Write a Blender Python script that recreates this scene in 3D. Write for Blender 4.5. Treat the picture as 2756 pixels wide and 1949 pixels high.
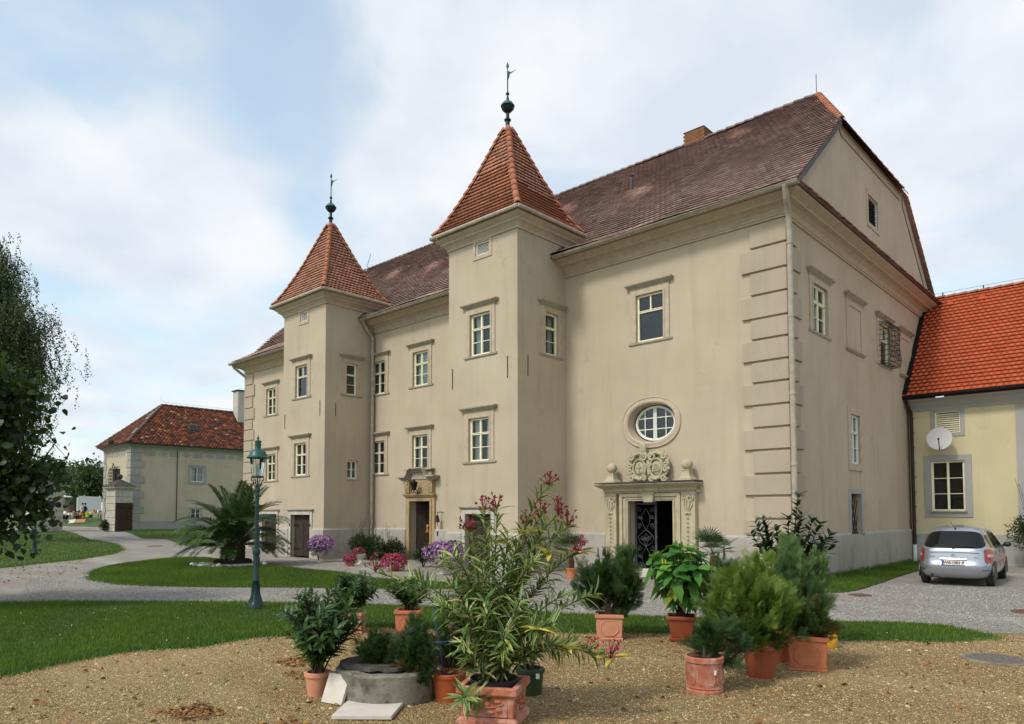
import bpy, bmesh, math, random
import numpy as np
from mathutils import Vector, Matrix

for _o in list(bpy.data.objects): bpy.data.objects.remove(_o)
scene = bpy.context.scene
col = scene.collection
R = random.Random(11)
rng = np.random.default_rng(11)
rad = math.radians

# ------------------------------------------------------------------ camera
CAM = Vector((6.9315, -17.3491, 1.75))
yaw, pitch, roll = 0.7491, 0.0478, -0.0019
fw = Vector((-math.sin(yaw)*math.cos(pitch), math.cos(yaw)*math.cos(pitch), math.sin(pitch)))
rt = Vector((math.cos(yaw), math.sin(yaw), 0))
up = rt.cross(fw)
rt2 = rt*math.cos(roll)+up*math.sin(roll)
up2 = -rt*math.sin(roll)+up*math.cos(roll)
cd = bpy.data.cameras.new('camera')
cam = bpy.data.objects.new('camera', cd); col.objects.link(cam)
mw = Matrix((rt2, up2, -fw)).transposed().to_4x4(); mw.translation = CAM
cam.matrix_world = mw
cd.sensor_fit = 'HORIZONTAL'; cd.sensor_width = 36; cd.lens = 25.216
cd.shift_y = 0.1136
cd.clip_start = 0.1; cd.clip_end = 3000
scene.camera = cam

# ------------------------------------------------------------------ world, sun, exposure
SUN = Vector((-0.13, -1.0, 1.15)).normalized()          # direction to the sun
sun_el = math.asin(SUN.z); sun_az = math.atan2(SUN.x, SUN.y)
w = bpy.data.worlds.new('World'); scene.world = w; w.use_nodes = True
nt = w.node_tree; nt.nodes.clear()
def wn(t, **k):
    n = nt.nodes.new(t)
    for a, b in k.items(): setattr(n, a, b)
    return n
sky = wn('ShaderNodeTexSky', sky_type='NISHITA', sun_disc=False)
sky.sun_elevation = sun_el; sky.sun_rotation = sun_az
sky.air_density = 1.0; sky.dust_density = 2.2; sky.ozone_density = 1.4
tc = wn('ShaderNodeTexCoord')
sep = wn('ShaderNodeSeparateXYZ'); nt.links.new(tc.outputs['Generated'], sep.inputs[0])
def wmath(op, a, b=None, c=None, clamp=False):
    n = wn('ShaderNodeMath', operation=op, use_clamp=clamp)
    for i, x in enumerate((a, b, c)):
        if x is None: continue
        if isinstance(x, (int, float)): n.inputs[i].default_value = x
        else: nt.links.new(x, n.inputs[i])
    return n.outputs[0]
zz = wmath('ADD', wmath('MAXIMUM', sep.outputs[2], 0.0), 0.22)
comb = wn('ShaderNodeCombineXYZ')
nt.links.new(wmath('DIVIDE', sep.outputs[0], zz), comb.inputs[0])
nt.links.new(wmath('DIVIDE', sep.outputs[1], zz), comb.inputs[1])
comb.inputs[2].default_value = 3.7
nz = wn('ShaderNodeTexNoise'); nz.inputs['Scale'].default_value = 1.7; nz.inputs['Detail'].default_value = 9; nz.inputs['Roughness'].default_value = 0.56
nz.inputs['Distortion'].default_value = 0.6
nt.links.new(comb.outputs[0], nz.inputs['Vector'])
# broad cloud masses and gaps of this sky, by direction
def lobe(u, v, wid):
    d = (fw + rt2*((u-1378)/1930.4) + up2*((1287.5-v)/1930.4)).normalized()
    vm = wn('ShaderNodeVectorMath', operation='DOT_PRODUCT'); vm.inputs[1].default_value = d
    nt.links.new(tc.outputs['Generated'], vm.inputs[0])
    m = wn('ShaderNodeMapRange', interpolation_type='SMOOTHERSTEP')
    m.inputs['From Min'].default_value = math.cos(wid); m.inputs['From Max'].default_value = 1.0
    nt.links.new(vm.outputs['Value'], m.inputs['Value'])
    return m.outputs[0]
cover = nz.outputs['Fac']
for (u, v, wd, k) in [(380, 400, .22, .18), (560, 470, .12, .08), (1500, 200, .34, .20), (2400, 150, .30, .20), (1150, 560, .16, .12), (300, 950, .30, .14), (2650, 600, .18, .08), (60, 320, .2, .14), (2050, 330, .2, .12),
                      (480, 90, .20, -.12), (840, 350, .17, -.14), (800, 150, .15, -.08), (60, 60, .20, -.12), (250, 60, .16, -.06), (1560, 480, .12, -.10), (2560, 640, .13, -.12), (980, 720, .13, -.10), (120, 130, .12, -.10), (250, 640, .14, -.06)]:
    cover = wmath('MULTIPLY_ADD', lobe(u, v, wd), k, cover)
ramp = wn('ShaderNodeMapRange', interpolation_type='SMOOTHSTEP')
ramp.inputs['From Min'].default_value = 0.36; ramp.inputs['From Max'].default_value = 0.68
nt.links.new(cover, ramp.inputs['Value'])
hz = wmath('SUBTRACT', 1.0, wmath('MULTIPLY', sep.outputs[2], 4.2, clamp=True), clamp=True)     # veil towards the horizon
fac = wmath('MAXIMUM', wmath('MULTIPLY_ADD', ramp.outputs[0], 0.60, 0.38), wmath('MULTIPLY', hz, 0.62), clamp=True)
n2 = wn('ShaderNodeTexNoise'); n2.inputs['Scale'].default_value = 3.0; n2.inputs['Detail'].default_value = 8
nt.links.new(comb.outputs[0], n2.inputs['Vector'])
cc = wn('ShaderNodeMix', data_type='RGBA')
cc.inputs[6].default_value = (4.9, 5.35, 6.0, 1); cc.inputs[7].default_value = (6.25, 6.4, 6.6, 1)
n2r = wn('ShaderNodeMapRange'); n2r.inputs[1].default_value = .36; n2r.inputs[2].default_value = .64; nt.links.new(n2.outputs['Fac'], n2r.inputs[0]); nt.links.new(n2r.outputs[0], cc.inputs[0])
sg = wn('ShaderNodeMix', data_type='RGBA', blend_type='MULTIPLY'); sg.inputs[0].default_value = 1
nt.links.new(sky.outputs[0], sg.inputs[6]); sg.inputs[7].default_value = (1.78, 2.0, 1.72, 1)
mx = wn('ShaderNodeMix', data_type='RGBA'); nt.links.new(fac, mx.inputs[0])
nt.links.new(sg.outputs[2], mx.inputs[6]); nt.links.new(cc.outputs[2], mx.inputs[7])
bg = wn('ShaderNodeBackground'); bg.inputs['Strength'].default_value = 0.15
nt.links.new(mx.outputs[2], bg.inputs['Color'])
wo = wn('ShaderNodeOutputWorld'); nt.links.new(bg.outputs[0], wo.inputs[0])

sd = bpy.data.lights.new('sun', 'SUN'); sd.energy = 2.2; sd.angle = rad(9); sd.color = (1.0, 0.96, 0.90)
so = bpy.data.objects.new('sun', sd); col.objects.link(so)
so.rotation_euler = (-SUN).to_track_quat('-Z', 'Y').to_euler(); so.location = (-10, -40, 40)
vs = scene.view_settings
vs.view_transform = 'Standard'; vs.look = 'None'; vs.gamma = 1; vs.exposure = 0.0
scene.render.engine = 'CYCLES'
scene.cycles.max_bounces = 6; scene.cycles.transparent_max_bounces = 12
scene.cycles.use_adaptive_sampling = True

# ------------------------------------------------------------------ materials
def lin(*c):                                   # sRGB 0..255 to linear
    return tuple(((x/255+.055)/1.055)**2.4 if x > 10 else x/255/12.92 for x in c)
MATS = {}
class NT:
    def __init__(s, name):
        s.m = bpy.data.materials.new(name); s.m.use_nodes = True
        s.t = s.m.node_tree; s.b = s.t.nodes['Principled BSDF']; s.out = s.t.nodes['Material Output']; MATS[name] = s.m
    def n(s, t, **k):
        x = s.t.nodes.new(t)
        for a, b in k.items():
            if a in ('inp',):
                for i, v in b.items(): x.inputs[i].default_value = v
            else: setattr(x, a, b)
        return x
    def l(s, a, b): s.t.links.new(a, b)
    def pos(s):
        return s.n('ShaderNodeNewGeometry').outputs['Position']
    def noise(s, scale, detail=4, rough=.55, vec=None, dist=0):
        x = s.n('ShaderNodeTexNoise'); x.inputs['Scale'].default_value = scale; x.inputs['Detail'].default_value = detail; x.inputs['Roughness'].default_value = rough; x.inputs['Distortion'].default_value = dist
        s.l(vec if vec is not None else s.pos(), x.inputs['Vector']); return x.outputs['Fac']
    def ramp(s, fac, stops):
        x = s.n('ShaderNodeValToRGB'); e = x.color_ramp.elements
        while len(e) < len(stops): e.new(.5)
        for i, (p, c) in enumerate(stops): e[i].position = p; e[i].color = (*c, 1) if len(c) == 3 else c
        s.l(fac, x.inputs[0]); return x.outputs[0]
    def mix(s, fac, a, b, mode='MIX'):
        x = s.n('ShaderNodeMix', data_type='RGBA', blend_type=mode)
        for i, v in ((0, fac), (6, a), (7, b)):
            if isinstance(v, (int, float)): x.inputs[i].default_value = v
            elif isinstance(v, tuple): x.inputs[i].default_value = (*v, 1)
            else: s.l(v, x.inputs[i])
        return x.outputs[2]
    def rng(s, fac, a, b, c=0, d=1):
        x = s.n('ShaderNodeMapRange'); x.inputs[1].default_value = a; x.inputs[2].default_value = b; x.inputs[3].default_value = c; x.inputs[4].default_value = d
        s.l(fac, x.inputs[0]); return x.outputs[0]
    def math(s, op, a, b):
        x = s.n('ShaderNodeMath', operation=op)
        for i, v in enumerate((a, b)):
            if isinstance(v, (int, float)): x.inputs[i].default_value = v
            else: s.l(v, x.inputs[i])
        return x.outputs[0]
    def color(s, c):
        if isinstance(c, tuple): s.b.inputs['Base Color'].default_value = (*c, 1)
        else: s.l(c, s.b.inputs['Base Color'])
    def bump(s, h, strength=.3, dist=.01):
        x = s.n('ShaderNodeBump'); x.inputs['Strength'].default_value = strength; x.inputs['Distance'].default_value = dist
        s.l(h, x.inputs['Height']); s.l(x.outputs[0], s.b.inputs['Normal'])
    def rough(s, v):
        if isinstance(v, (int, float)): s.b.inputs['Roughness'].default_value = v
        else: s.l(v, s.b.inputs['Roughness'])
    def spec(s, v): s.b.inputs['Specular IOR Level'].default_value = v
    def attr(s, a='rnd'):
        x = s.n('ShaderNodeAttribute', attribute_name=a); return x.outputs['Fac']
    def orand(s): return s.n('ShaderNodeObjectInfo').outputs['Random']
    def vec(s, sx, sy, sz):
        x = s.n('ShaderNodeMapping'); x.inputs['Scale'].default_value = (sx, sy, sz); s.l(s.pos(), x.inputs[0]); return x.outputs[0]

def two(name, a, b, scale=3, rough=.85, bump=0, bscale=60, spec=.3, detail=5, lo=.3, hi=.7, bdist=.005, metal=0):
    t = NT(name); t.color(t.mix(t.rng(t.noise(scale, detail), lo, hi), a, b)); t.rough(rough); t.spec(spec)
    if bump: t.bump(t.noise(bscale, 4), bump, bdist)
    t.b.inputs['Metallic'].default_value = metal
    return t

def plaster(name, base, dark, light, stain):
    t = NT(name)
    c = t.mix(t.rng(t.noise(.55, 6, .6), .3, .7), dark, light)
    c = t.mix(t.rng(t.noise(2.6, 7, .65), .38, .72, 0, .55), c, base)
    st = t.noise(1.0, 6, .6, t.vec(2.2, 2.2, .16))                                  # rain streaks
    c = t.mix(t.rng(st, .53, .76, 0, .36), c, stain); c = t.mix(t.rng(t.noise(1.0, 5, .6, t.vec(7, 7, .5)), .58, .74, 0, .22), c, stain)
    z = t.n('ShaderNodeSeparateXYZ'); t.l(t.pos(), z.inputs[0])
    low = t.rng(z.outputs[2], 0.2, 2.6, 1, 0)                                        # rising damp blotches
    bl = t.math('MULTIPLY', t.rng(t.noise(1.5, 6, .7), .5, .66), low)
    c = t.mix(t.math('MULTIPLY', bl, .42), c, stain)
    cr = t.n('ShaderNodeTexVoronoi', feature='DISTANCE_TO_EDGE'); cr.inputs['Scale'].default_value = .55
    wv = t.n('ShaderNodeVectorMath', operation='ADD'); t.l(t.pos(), wv.inputs[0]); ns = t.n('ShaderNodeTexNoise'); ns.inputs['Scale'].default_value = 1.6; ns.inputs['Detail'].default_value = 6; t.l(t.pos(), ns.inputs['Vector']); t.l(ns.outputs['Color'], wv.inputs[1]); t.l(wv.outputs[0], cr.inputs['Vector'])
    ck = t.math('MULTIPLY', t.rng(cr.outputs['Distance'], 0, .012, 1, 0), t.rng(t.noise(.7, 3), .55, .65))
    c = t.mix(t.math('MULTIPLY', ck, .45), c, stain)
    t.color(c); t.rough(.93); t.spec(.15)
    t.bump(t.noise(38, 6, .7), .35, .006)
    return t
plaster('plaster', lin(184,168,147), lin(174,158,138), lin(191,176,154), lin(148,135,118))
plaster('quoin_plaster', lin(174,158,139), lin(164,149,131), lin(181,165,146), lin(134,123,108))
plaster('plinth_plaster', lin(172,165,155), lin(160,153,144), lin(180,173,163), lin(124,115,104))
plaster('gable_plaster', lin(186,168,145), lin(175,157,135), lin(193,175,152), lin(140,128,111))
plaster('yellow_plaster', lin(203,190,154), lin(195,182,147), lin(209,196,160), lin(177,165,135))
plaster('grey_band', lin(164,161,158), lin(154,151,148), lin(173,170,167), lin(138,134,130))
plaster('house_plaster', lin(190,178,154), lin(179,167,144), lin(197,185,161), lin(154,144,125))
plaster('house_quoin', lin(160,158,152), lin(148,146,140), lin(172,169,162), lin(125,122,116))
two('trim', lin(174,157,136), lin(190,174,152), 5, .9, .3, 50)
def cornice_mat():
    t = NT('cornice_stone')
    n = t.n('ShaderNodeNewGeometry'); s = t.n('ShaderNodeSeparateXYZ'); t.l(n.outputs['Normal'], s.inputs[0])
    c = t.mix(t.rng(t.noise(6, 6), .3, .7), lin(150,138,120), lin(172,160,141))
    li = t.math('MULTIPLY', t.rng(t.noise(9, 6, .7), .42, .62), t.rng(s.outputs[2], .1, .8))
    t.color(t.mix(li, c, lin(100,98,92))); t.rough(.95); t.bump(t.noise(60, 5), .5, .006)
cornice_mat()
def sandstone(name, a, b, st):
    t = NT(name); c = t.mix(t.rng(t.noise(4, 6), .3, .7), a, b)
    c = t.mix(t.rng(t.noise(1, 7, .65, t.vec(5, 5, .7)), .52, .7, 0, .75), c, st); t.color(c); t.rough(.95); t.bump(t.noise(70, 5, .7), .6, .008)
sandstone('portal_stone', lin(186,174,146), lin(168,156,128), lin(138,127,104))
sandstone('door_stone', lin(176,150,108), lin(150,128,94), lin(196,180,150))
sandstone('carved_stone', lin(184,174,146), lin(166,157,130), lin(132,124,102))
sandstone('pale_stone', lin(196,190,176), lin(178,170,156), lin(140,132,118))
two('cream_paint', lin(244,237,210), lin(236,228,198), 8, .5, 0, spec=.4)
two('white_paint', lin(232,230,224), lin(220,217,210), 8, .5, 0, spec=.4)
t = NT('glass')
t.b.inputs['Base Color'].default_value = (.02, .022, .025, 1)
tr = t.n('ShaderNodeBsdfTransparent'); tr.inputs[0].default_value = (.82, .86, .84, 1)
gl = t.n('ShaderNodeBsdfGlossy'); gl.inputs['Roughness'].default_value = .03; gl.inputs[0].default_value = (.9, .93, .96, 1)
bn = t.n('ShaderNodeBump'); bn.inputs['Strength'].default_value = .12; bn.inputs['Distance'].default_value = .02
t.l(t.noise(2.2, 2), bn.inputs['Height']); t.l(bn.outputs[0], gl.inputs['Normal'])
fr = t.n('ShaderNodeFresnel'); fr.inputs[0].default_value = 1.45
ms = t.n('ShaderNodeMixShader'); t.l(t.math('ADD', fr.outputs[0], .02), ms.inputs[0]); t.l(tr.outputs[0], ms.inputs[1]); t.l(gl.outputs[0], ms.inputs[2])
t.l(ms.outputs[0], t.out.inputs[0])
two('curtain', lin(228,228,226), lin(205,206,206), 3, .9)
two('curtain_brown', lin(120,92,78), lin(92,70,60), 3, .9)
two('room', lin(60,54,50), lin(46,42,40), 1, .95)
two('shutter_dark', lin(58,50,46), lin(44,38,36), 20, .8)
def tiles(name, stops, lichen, ls=.5, bumpk=.4, lscale=.8):
    t = NT(name)
    r = t.math('ADD', t.attr('rnd'), 0) if name != 'tile_single' else t.orand()
    c = t.ramp(r, stops)
    m = t.math('MULTIPLY', t.rng(t.noise(lscale, 6, .65), .42, .66), ls)
    c = t.mix(m, c, lichen)
    sp = t.rng(t.noise(24, 4, .7), .6, .72, 0, .4); c = t.mix(sp, c, lichen)
    t.color(c); t.rough(.9); t.spec(.2); t.bump(t.noise(60, 4), bumpk, .005)
tiles('roof_tile_old', [(0, lin(118,90,84)), (.3, lin(146,114,106)), (.6, lin(172,142,133)), (.86, lin(192,165,156)), (1, lin(176,112,90))], lin(112,88,84), .5)
tiles('roof_tile_tower', [(0, lin(162,112,92)), (.4, lin(180,128,106)), (.75, lin(194,144,122)), (1, lin(196,128,96))], lin(150,112,96), .45)
tiles('tile_single', [(0, lin(162,112,92)), (.4, lin(180,128,106)), (.75, lin(194,144,122)), (1, lin(196,128,96))], lin(136,100,84), .45)
tiles('roof_tile_new', [(0, lin(188,88,56)), (.5, lin(196,95,61)), (1, lin(204,102,67))], lin(176,82,54), .35, .2)
tiles('roof_tile_house', [(0, lin(76,54,46)), (.3, lin(104,66,54)), (.6, lin(134,80,60)), (.88, lin(160,90,62)), (.97, lin(196,100,60)), (1, lin(200,180,160))], lin(70,52,46), .6, .4, 2.2)
def hiptile(name, a, b, li):
    t = NT(name); c = t.mix(t.orand(), a, b); c = t.mix(t.rng(t.noise(9, 5, .7), .48, .66, 0, .7), c, li); t.color(c); t.rough(.85); t.bump(t.noise(60, 4), .4, .005)
hiptile('hip_tile', lin(184,112,78), lin(166,96,66), lin(146,118,102))
hiptile('ridge_tile', lin(112,88,80), lin(92,74,68), lin(136,128,120))
two('mortar', lin(190,184,176), lin(150,144,136), 8, .95, .4)
two('copper', lin(38,58,58), lin(22,30,34), 7, .45, .2, 30, .5, metal=.5)
two('verdigris', lin(70,118,108), lin(44,78,76), 9, .6, .2, 30)
two('gutter_paint', lin(178,166,148), lin(152,141,125), 5, .6, .1)
two('lead', lin(90,88,88), lin(62,60,62), 5, .65, .2, metal=.1)
two('black_gutter', lin(40,36,36), lin(26,24,24), 5, .85, spec=.1)
two('brown_pipe', lin(62,38,34), lin(44,28,26), 5, .4)
two('door_wood', lin(66,52,44), lin(48,38,33), 6, .7, .3, 40)
two('gate_wood', lin(74,54,42), lin(52,38,30), 6, .8, .3, 40)
two('iron', lin(46,44,46), lin(30,29,31), 12, .55, .2, 40, metal=.4)
two('grey_iron', lin(92,92,98), lin(62,62,68), 12, .5, .2, 40, metal=.4)
two('lamp_green', lin(20,84,72), lin(14,62,54), 9, .38, .1, 40, .5)
two('lamp_dark_green', lin(16,58,54), lin(10,38,38), 9, .42, .15, 40, .5)
two('bulb', lin(225,228,226), lin(210,214,212), 9, .25, spec=.5)
two('brick', lin(150,98,68), lin(116,78,58), 4, .9, .4)
two('terracotta', lin(196,122,88), lin(176,104,74), 7, .85, .3, 60, .25)
def weathered_terra():
    t = NT('terracotta_limed'); c = t.mix(t.rng(t.noise(6, 6), .3, .7), lin(184,110,82), lin(160,90,68))
    c = t.mix(t.rng(t.noise(7, 7, .7), .46, .68, 0, .7), c, lin(206,176,160)); t.color(c); t.rough(.92); t.bump(t.noise(70, 5), .5, .006)
weathered_terra()
two('terracotta_pale', lin(208,148,118), lin(194,132,102), 5, .85, .3, 60, .25)
two('plastic_orange', lin(188,98,54), lin(176,90,50), 3, .45, 0, spec=.4)
two('plastic_brown', lin(150,76,52), lin(138,68,46), 3, .42, 0, spec=.4)
two('plastic_green', lin(60,76,50), lin(50,66,44), 3, .5)
two('plastic_yellow', lin(206,150,40), lin(190,136,36), 3, .5)
two('soil', lin(48,38,30), lin(30,24,20), 20, 1, .8, 80)
two('concrete', lin(150,142,128), lin(96,88,78), 4, .95, .7, 40, bdist=.01)
def wellmat():
    t = NT('well_stone'); c = t.mix(t.rng(t.noise(5, 7, .65), .3, .7), lin(146,140,126), lin(112,106,94))
    c = t.mix(t.rng(t.noise(3.2, 7, .7), .48, .62, 0, .85), c, lin(58,54,46)); t.color(c); t.rough(.95); t.bump(t.noise(55, 6, .7), .9, .012)
wellmat()
two('slate', lin(92,88,83), lin(60,57,54), 6, .97, .8, 30, .1, bdist=.01)
two('pale_slab', lin(206,196,184), lin(192,182,170), 9, .9, .2, 90)
two('white_rock', lin(220,218,214), lin(176,172,168), 14, .9, .4)
two('grey_stone', lin(120,116,108), lin(90,86,80), 9, .95, .5)
def bark(name, a, b): two(name, a, b, 14, .95, .8, 40, bdist=.01)
bark('bark', lin(86,72,58), lin(54,44,36)); bark('dark_bark', lin(58,48,42), lin(36,30,27)); bark('palm_bark', lin(92,74,54), lin(50,38,28))
t = NT('birch_bark'); t.color(t.mix(t.rng(t.noise(5, 4, .6, t.vec(1, 1, 5)), .5, .6), lin(172,166,160), lin(50,46,44))); t.rough(.9)
def leafm(name, stops, attr=True, rough=.5, trans=.25, spec=.35):
    t = NT(name)
    c = t.ramp(t.attr('rnd') if attr else t.orand(), stops)
    t.color(c); t.rough(rough); t.spec(spec)
    if trans:
        tl = t.n('ShaderNodeBsdfTranslucent'); t.l(t.mix(.5, c, lin(120,150,40)), tl.inputs[0])
        m = t.n('ShaderNodeMixShader'); m.inputs[0].default_value = trans
        t.l(t.b.outputs[0], m.inputs[1]); t.l(tl.outputs[0], m.inputs[2]); t.l(m.outputs[0], t.out.inputs[0])
G = lambda *a: [(i/(len(a)-1), lin(*c)) for i, c in enumerate(a)]
leafm('laurel_leaf', G((26,46,22),(40,66,30),(56,86,42),(78,108,56)), rough=.35)
leafm('thuja_dark', G((26,44,22),(40,64,30),(56,82,40),(76,100,50)), trans=.2)
leafm('thuja_light', G((56,80,32),(84,110,44),(116,138,58),(158,172,84)), trans=.35)
leafm('thuja_mid', G((62,88,50),(88,116,68),(112,138,86),(136,158,104)), trans=.3)
leafm('thuja_brown', G((46,56,26),(62,70,32),(84,70,36),(112,80,42)), trans=.15)
leafm('oleander_leaf', G((50,84,36),(78,112,54),(104,134,72),(136,158,98)), attr=False, rough=.42)
leafm('oleander_leaf_mass', [(0, lin(58,90,38)), (.35, lin(90,122,56)), (.7, lin(124,148,76)), (.8, lin(150,166,96)), (.84, lin(206,200,140)), (1, lin(222,212,158))], rough=.42)
leafm('oleander_pale', G((150,160,84),(182,180,112),(206,198,136)), attr=False, rough=.45)
leafm('oleander_yellow', G((206,186,82),(222,202,104),(196,170,62)), attr=False, rough=.5)
leafm('brug_leaf', G((52,104,40),(72,124,50),(94,142,58),(118,158,66)), attr=False, rough=.45, trans=.3)
leafm('brug_yellow', G((120,148,54),(150,162,56),(184,170,56)), attr=False, rough=.5, trans=.3)
leafm('magnolia_leaf', G((24,42,26),(36,58,34),(52,76,44)), rough=.3, trans=.1)
leafm('palm_leaf', G((30,48,26),(44,66,34),(60,82,44),(84,102,58)), rough=.4, trans=.12)
leafm('bush_leaf', G((20,34,16),(32,48,22),(46,64,30),(66,82,40)), trans=.15)
leafm('tree_leaf', G((24,38,20),(34,52,24),(48,66,30),(66,80,36)), trans=.25)
leafm('near_leaf', G((16,28,14),(24,40,18),(36,54,22),(60,76,30)), trans=.2, rough=.5)
leafm('birch_leaf', G((40,54,38),(54,68,48),(72,86,58),(104,104,60)), trans=.25)
leafm('far_leaf', G((52,68,44),(68,84,54),(88,102,66)), trans=.2)
leafm('grass', G((56,78,22),(74,100,28),(96,122,38),(130,148,62)), rough=.6, trans=.35)
leafm('grass_weed', G((58,92,34),(78,112,44),(96,126,54)), rough=.6, trans=.25)
leafm('petunia', G((120,62,132),(156,88,164),(182,114,186),(222,186,226)), trans=.35)
leafm('magenta_flower', G((140,20,66),(176,28,88),(196,50,110),(150,16,50)), trans=.2)
leafm('red_flower', G((120,24,40),(150,30,50),(110,18,30)), trans=.15)
leafm('pink_flower', G((206,60,106),(220,80,130),(200,50,90)), trans=.2)
leafm('dry_leaf', G((108,66,36),(136,84,44),(164,120,60),(90,54,34)), trans=.1)
def turf():
    t = NT('turf'); c = t.mix(t.rng(t.noise(1.2, 6), .3, .7), lin(64,84,30), lin(88,110,42))
    c = t.mix(t.rng(t.noise(40, 5, .7), .4, .65), c, lin(44,60,24)); c = t.mix(t.rng(t.noise(.45, 6, .7), .56, .74, 0, .6), c, lin(104,106,56)); t.color(c); t.rough(.95); t.bump(t.noise(90, 4), .8, .03)
turf()
def gravel(name, cols, vs, patch, pk):
    t = NT(name)
    v = t.n('ShaderNodeTexVoronoi'); v.inputs['Scale'].default_value = vs; t.l(t.pos(), v.inputs['Vector'])
    sp = t.n('ShaderNodeSeparateColor'); t.l(v.outputs['Color'], sp.inputs[0])
    c = t.ramp(sp.outputs[0], cols)
    c = t.mix(t.rng(v.outputs['Distance'], .35, .75, 0, .6), c, cols[0][1])
    c = t.mix(t.math('MULTIPLY', t.rng(t.noise(.5, 7, .62), .44, .68), pk), c, patch)
    c = t.mix(t.rng(t.noise(4, 6, .7), .5, .75, 0, .4), c, patch)
    tk = t.noise(.9, 4, .5, t.vec(.25, .9, 1)); c = t.mix(t.rng(tk, .5, .72, 0, .5), c, cols[-1][1])
    t.color(c); t.rough(.95); t.spec(.2)
    h = t.math('ADD', t.math('MULTIPLY', v.outputs['Distance'], -1.0), t.noise(vs*.35, 5))
    t.bump(h, .9, .02)
gravel('gravel_grey', [(0, lin(112,106,100)), (.5, lin(148,142,136)), (1, lin(182,177,171))], 42, lin(140,126,104), .5)
gravel('gravel_tan', [(0, lin(104,82,52)), (.45, lin(154,127,86)), (1, lin(192,168,124))], 75, lin(130,103,66), .5)
def chipm():
    t = NT('gravel_chip'); c = t.ramp(t.attr('rnd'), [(0, lin(108,84,52)), (.35, lin(150,122,80)), (.68, lin(174,148,104)), (.95, lin(204,184,144)), (1, lin(124,84,58))]); t.color(c); t.rough(.95)
chipm()
def chipg():
    t = NT('gravel_chip_grey'); c = t.ramp(t.attr('rnd'), [(0, lin(112,106,100)), (.5, lin(142,136,130)), (1, lin(176,171,165))]); t.color(c); t.rough(.95)
chipg()
two('field', lin(70,92,40), lin(96,112,56), .05, .95)
two('haze_hill', lin(96,112,90), lin(84,100,84), .02, .95)
two('manhole', lin(120,112,104), lin(92,84,78), 30, .7, .4, 60)
two('manhole_rust', lin(112,84,68), lin(90,64,54), 30, .8, .4, 60)
t = NT('car_paint'); t.color(lin(176,178,186)); t.rough(.28); t.b.inputs['Metallic'].default_value = .75; t.b.inputs['Coat Weight'].default_value = .6; t.b.inputs['Coat Roughness'].default_value = .05
t.bump(t.noise(900, 1), .02, .001)
t = NT('car_glass'); t.color((.008, .009, .010)); t.rough(.05); t.spec(.35)
t = NT('tyre'); t.color((.018, .018, .018)); t.rough(.85)
two('rim', lin(168,168,172), lin(150,150,154), 9, .35, metal=.7)
t = NT('tail_red'); t.color(lin(150,14,18)); t.rough(.15); t.spec(.6); t.b.inputs['Coat Weight'].default_value = .6
t = NT('tail_clear'); t.color(lin(206,170,168)); t.rough(.15); t.spec(.6)
t = NT('plate_white'); t.color(lin(226,226,222)); t.rough(.5)
t = NT('plate_blue'); t.color(lin(30,70,160)); t.rough(.5)
t = NT('print_black'); t.color((.015, .015, .015)); t.rough(.5)
t = NT('print_red'); t.color(lin(190,30,36)); t.rough(.5)
t = NT('chrome'); t.color((.75, .76, .78)); t.rough(.15); t.b.inputs['Metallic'].default_value = 1
t = NT('black_plastic'); t.color((.015, .015, .016)); t.rough(.5)
two('dish_white', lin(214,208,208), lin(204,198,198), 4, .45)
two('cloth_white', lin(214,212,204), lin(190,188,180), 9, .9); two('cloth_red', lin(130,34,34), lin(110,28,28), 9, .9); two('cloth_navy', lin(34,36,52), lin(26,28,40), 9, .9)
two('skin', lin(196,150,124), lin(184,138,112), 9, .6); two('hair', lin(70,48,36), lin(50,34,26), 30, .7)
two('hi_vis', lin(196,230,40), lin(180,214,30), 5, .6); two('plank', lin(186,140,104), lin(160,116,84), 6, .8)
two('blue_cord', lin(50,90,150), lin(40,76,130), 6, .6); two('paper', lin(232,232,228), lin(220,220,216), 6, .7)
two('gold', lin(206,150,70), lin(176,110,56), 8, .6)
# ------------------------------------------------------------------ mesh helpers
def V(*a): return np.array(a, float)
def tag(o, label=None, cat=None, group=None, kind=None):
    if label: o['label'] = label
    if cat: o['category'] = cat
    if group: o['group'] = group
    if kind: o['kind'] = kind
    return o
def thing(name, label, cat, loc=(0, 0, 0), rz=0, group=None):
    o = bpy.data.objects.new(name, None); col.objects.link(o)
    o.empty_display_size = .2; o.location = loc; o.rotation_euler = (0, 0, rz)
    return tag(o, label, cat, group)
def mesh_np(name, v, f, rnd=None, smooth=False):
    """v (N,3); f (M,k) uniform polygons; rnd per-face value"""
    v = np.asarray(v, np.float32); f = np.asarray(f, np.int32); M, k = f.shape
    me = bpy.data.meshes.new(name)
    me.vertices.add(len(v)); me.vertices.foreach_set('co', v.ravel())
    me.loops.add(M*k); me.loops.foreach_set('vertex_index', f.ravel())
    me.polygons.add(M); me.polygons.foreach_set('loop_start', np.arange(0, M*k, k, dtype=np.int32))
    try: me.polygons.foreach_set('loop_total', np.full(M, k, np.int32))
    except Exception: pass
    if smooth: me.polygons.foreach_set('use_smooth', np.ones(M, bool))
    me.update(calc_edges=True)
    if rnd is not None:
        a = me.attributes.new('rnd', 'FLOAT', 'FACE'); a.data.foreach_set('value', np.asarray(rnd, np.float32))
    me.validate()
    return me
def link(name, me, mat, parent=None, loc=None, mtx=None, kind=None):
    o = bpy.data.objects.new(name, me); col.objects.link(o)
    if mat is not None and len(me.materials) == 0: me.materials.append(MATS[mat])
    if parent is not None: o.parent = parent
    if mtx is not None: o.matrix_basis = mtx
    elif loc is not None: o.location = loc
    if kind: o['kind'] = kind
    return o
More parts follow.
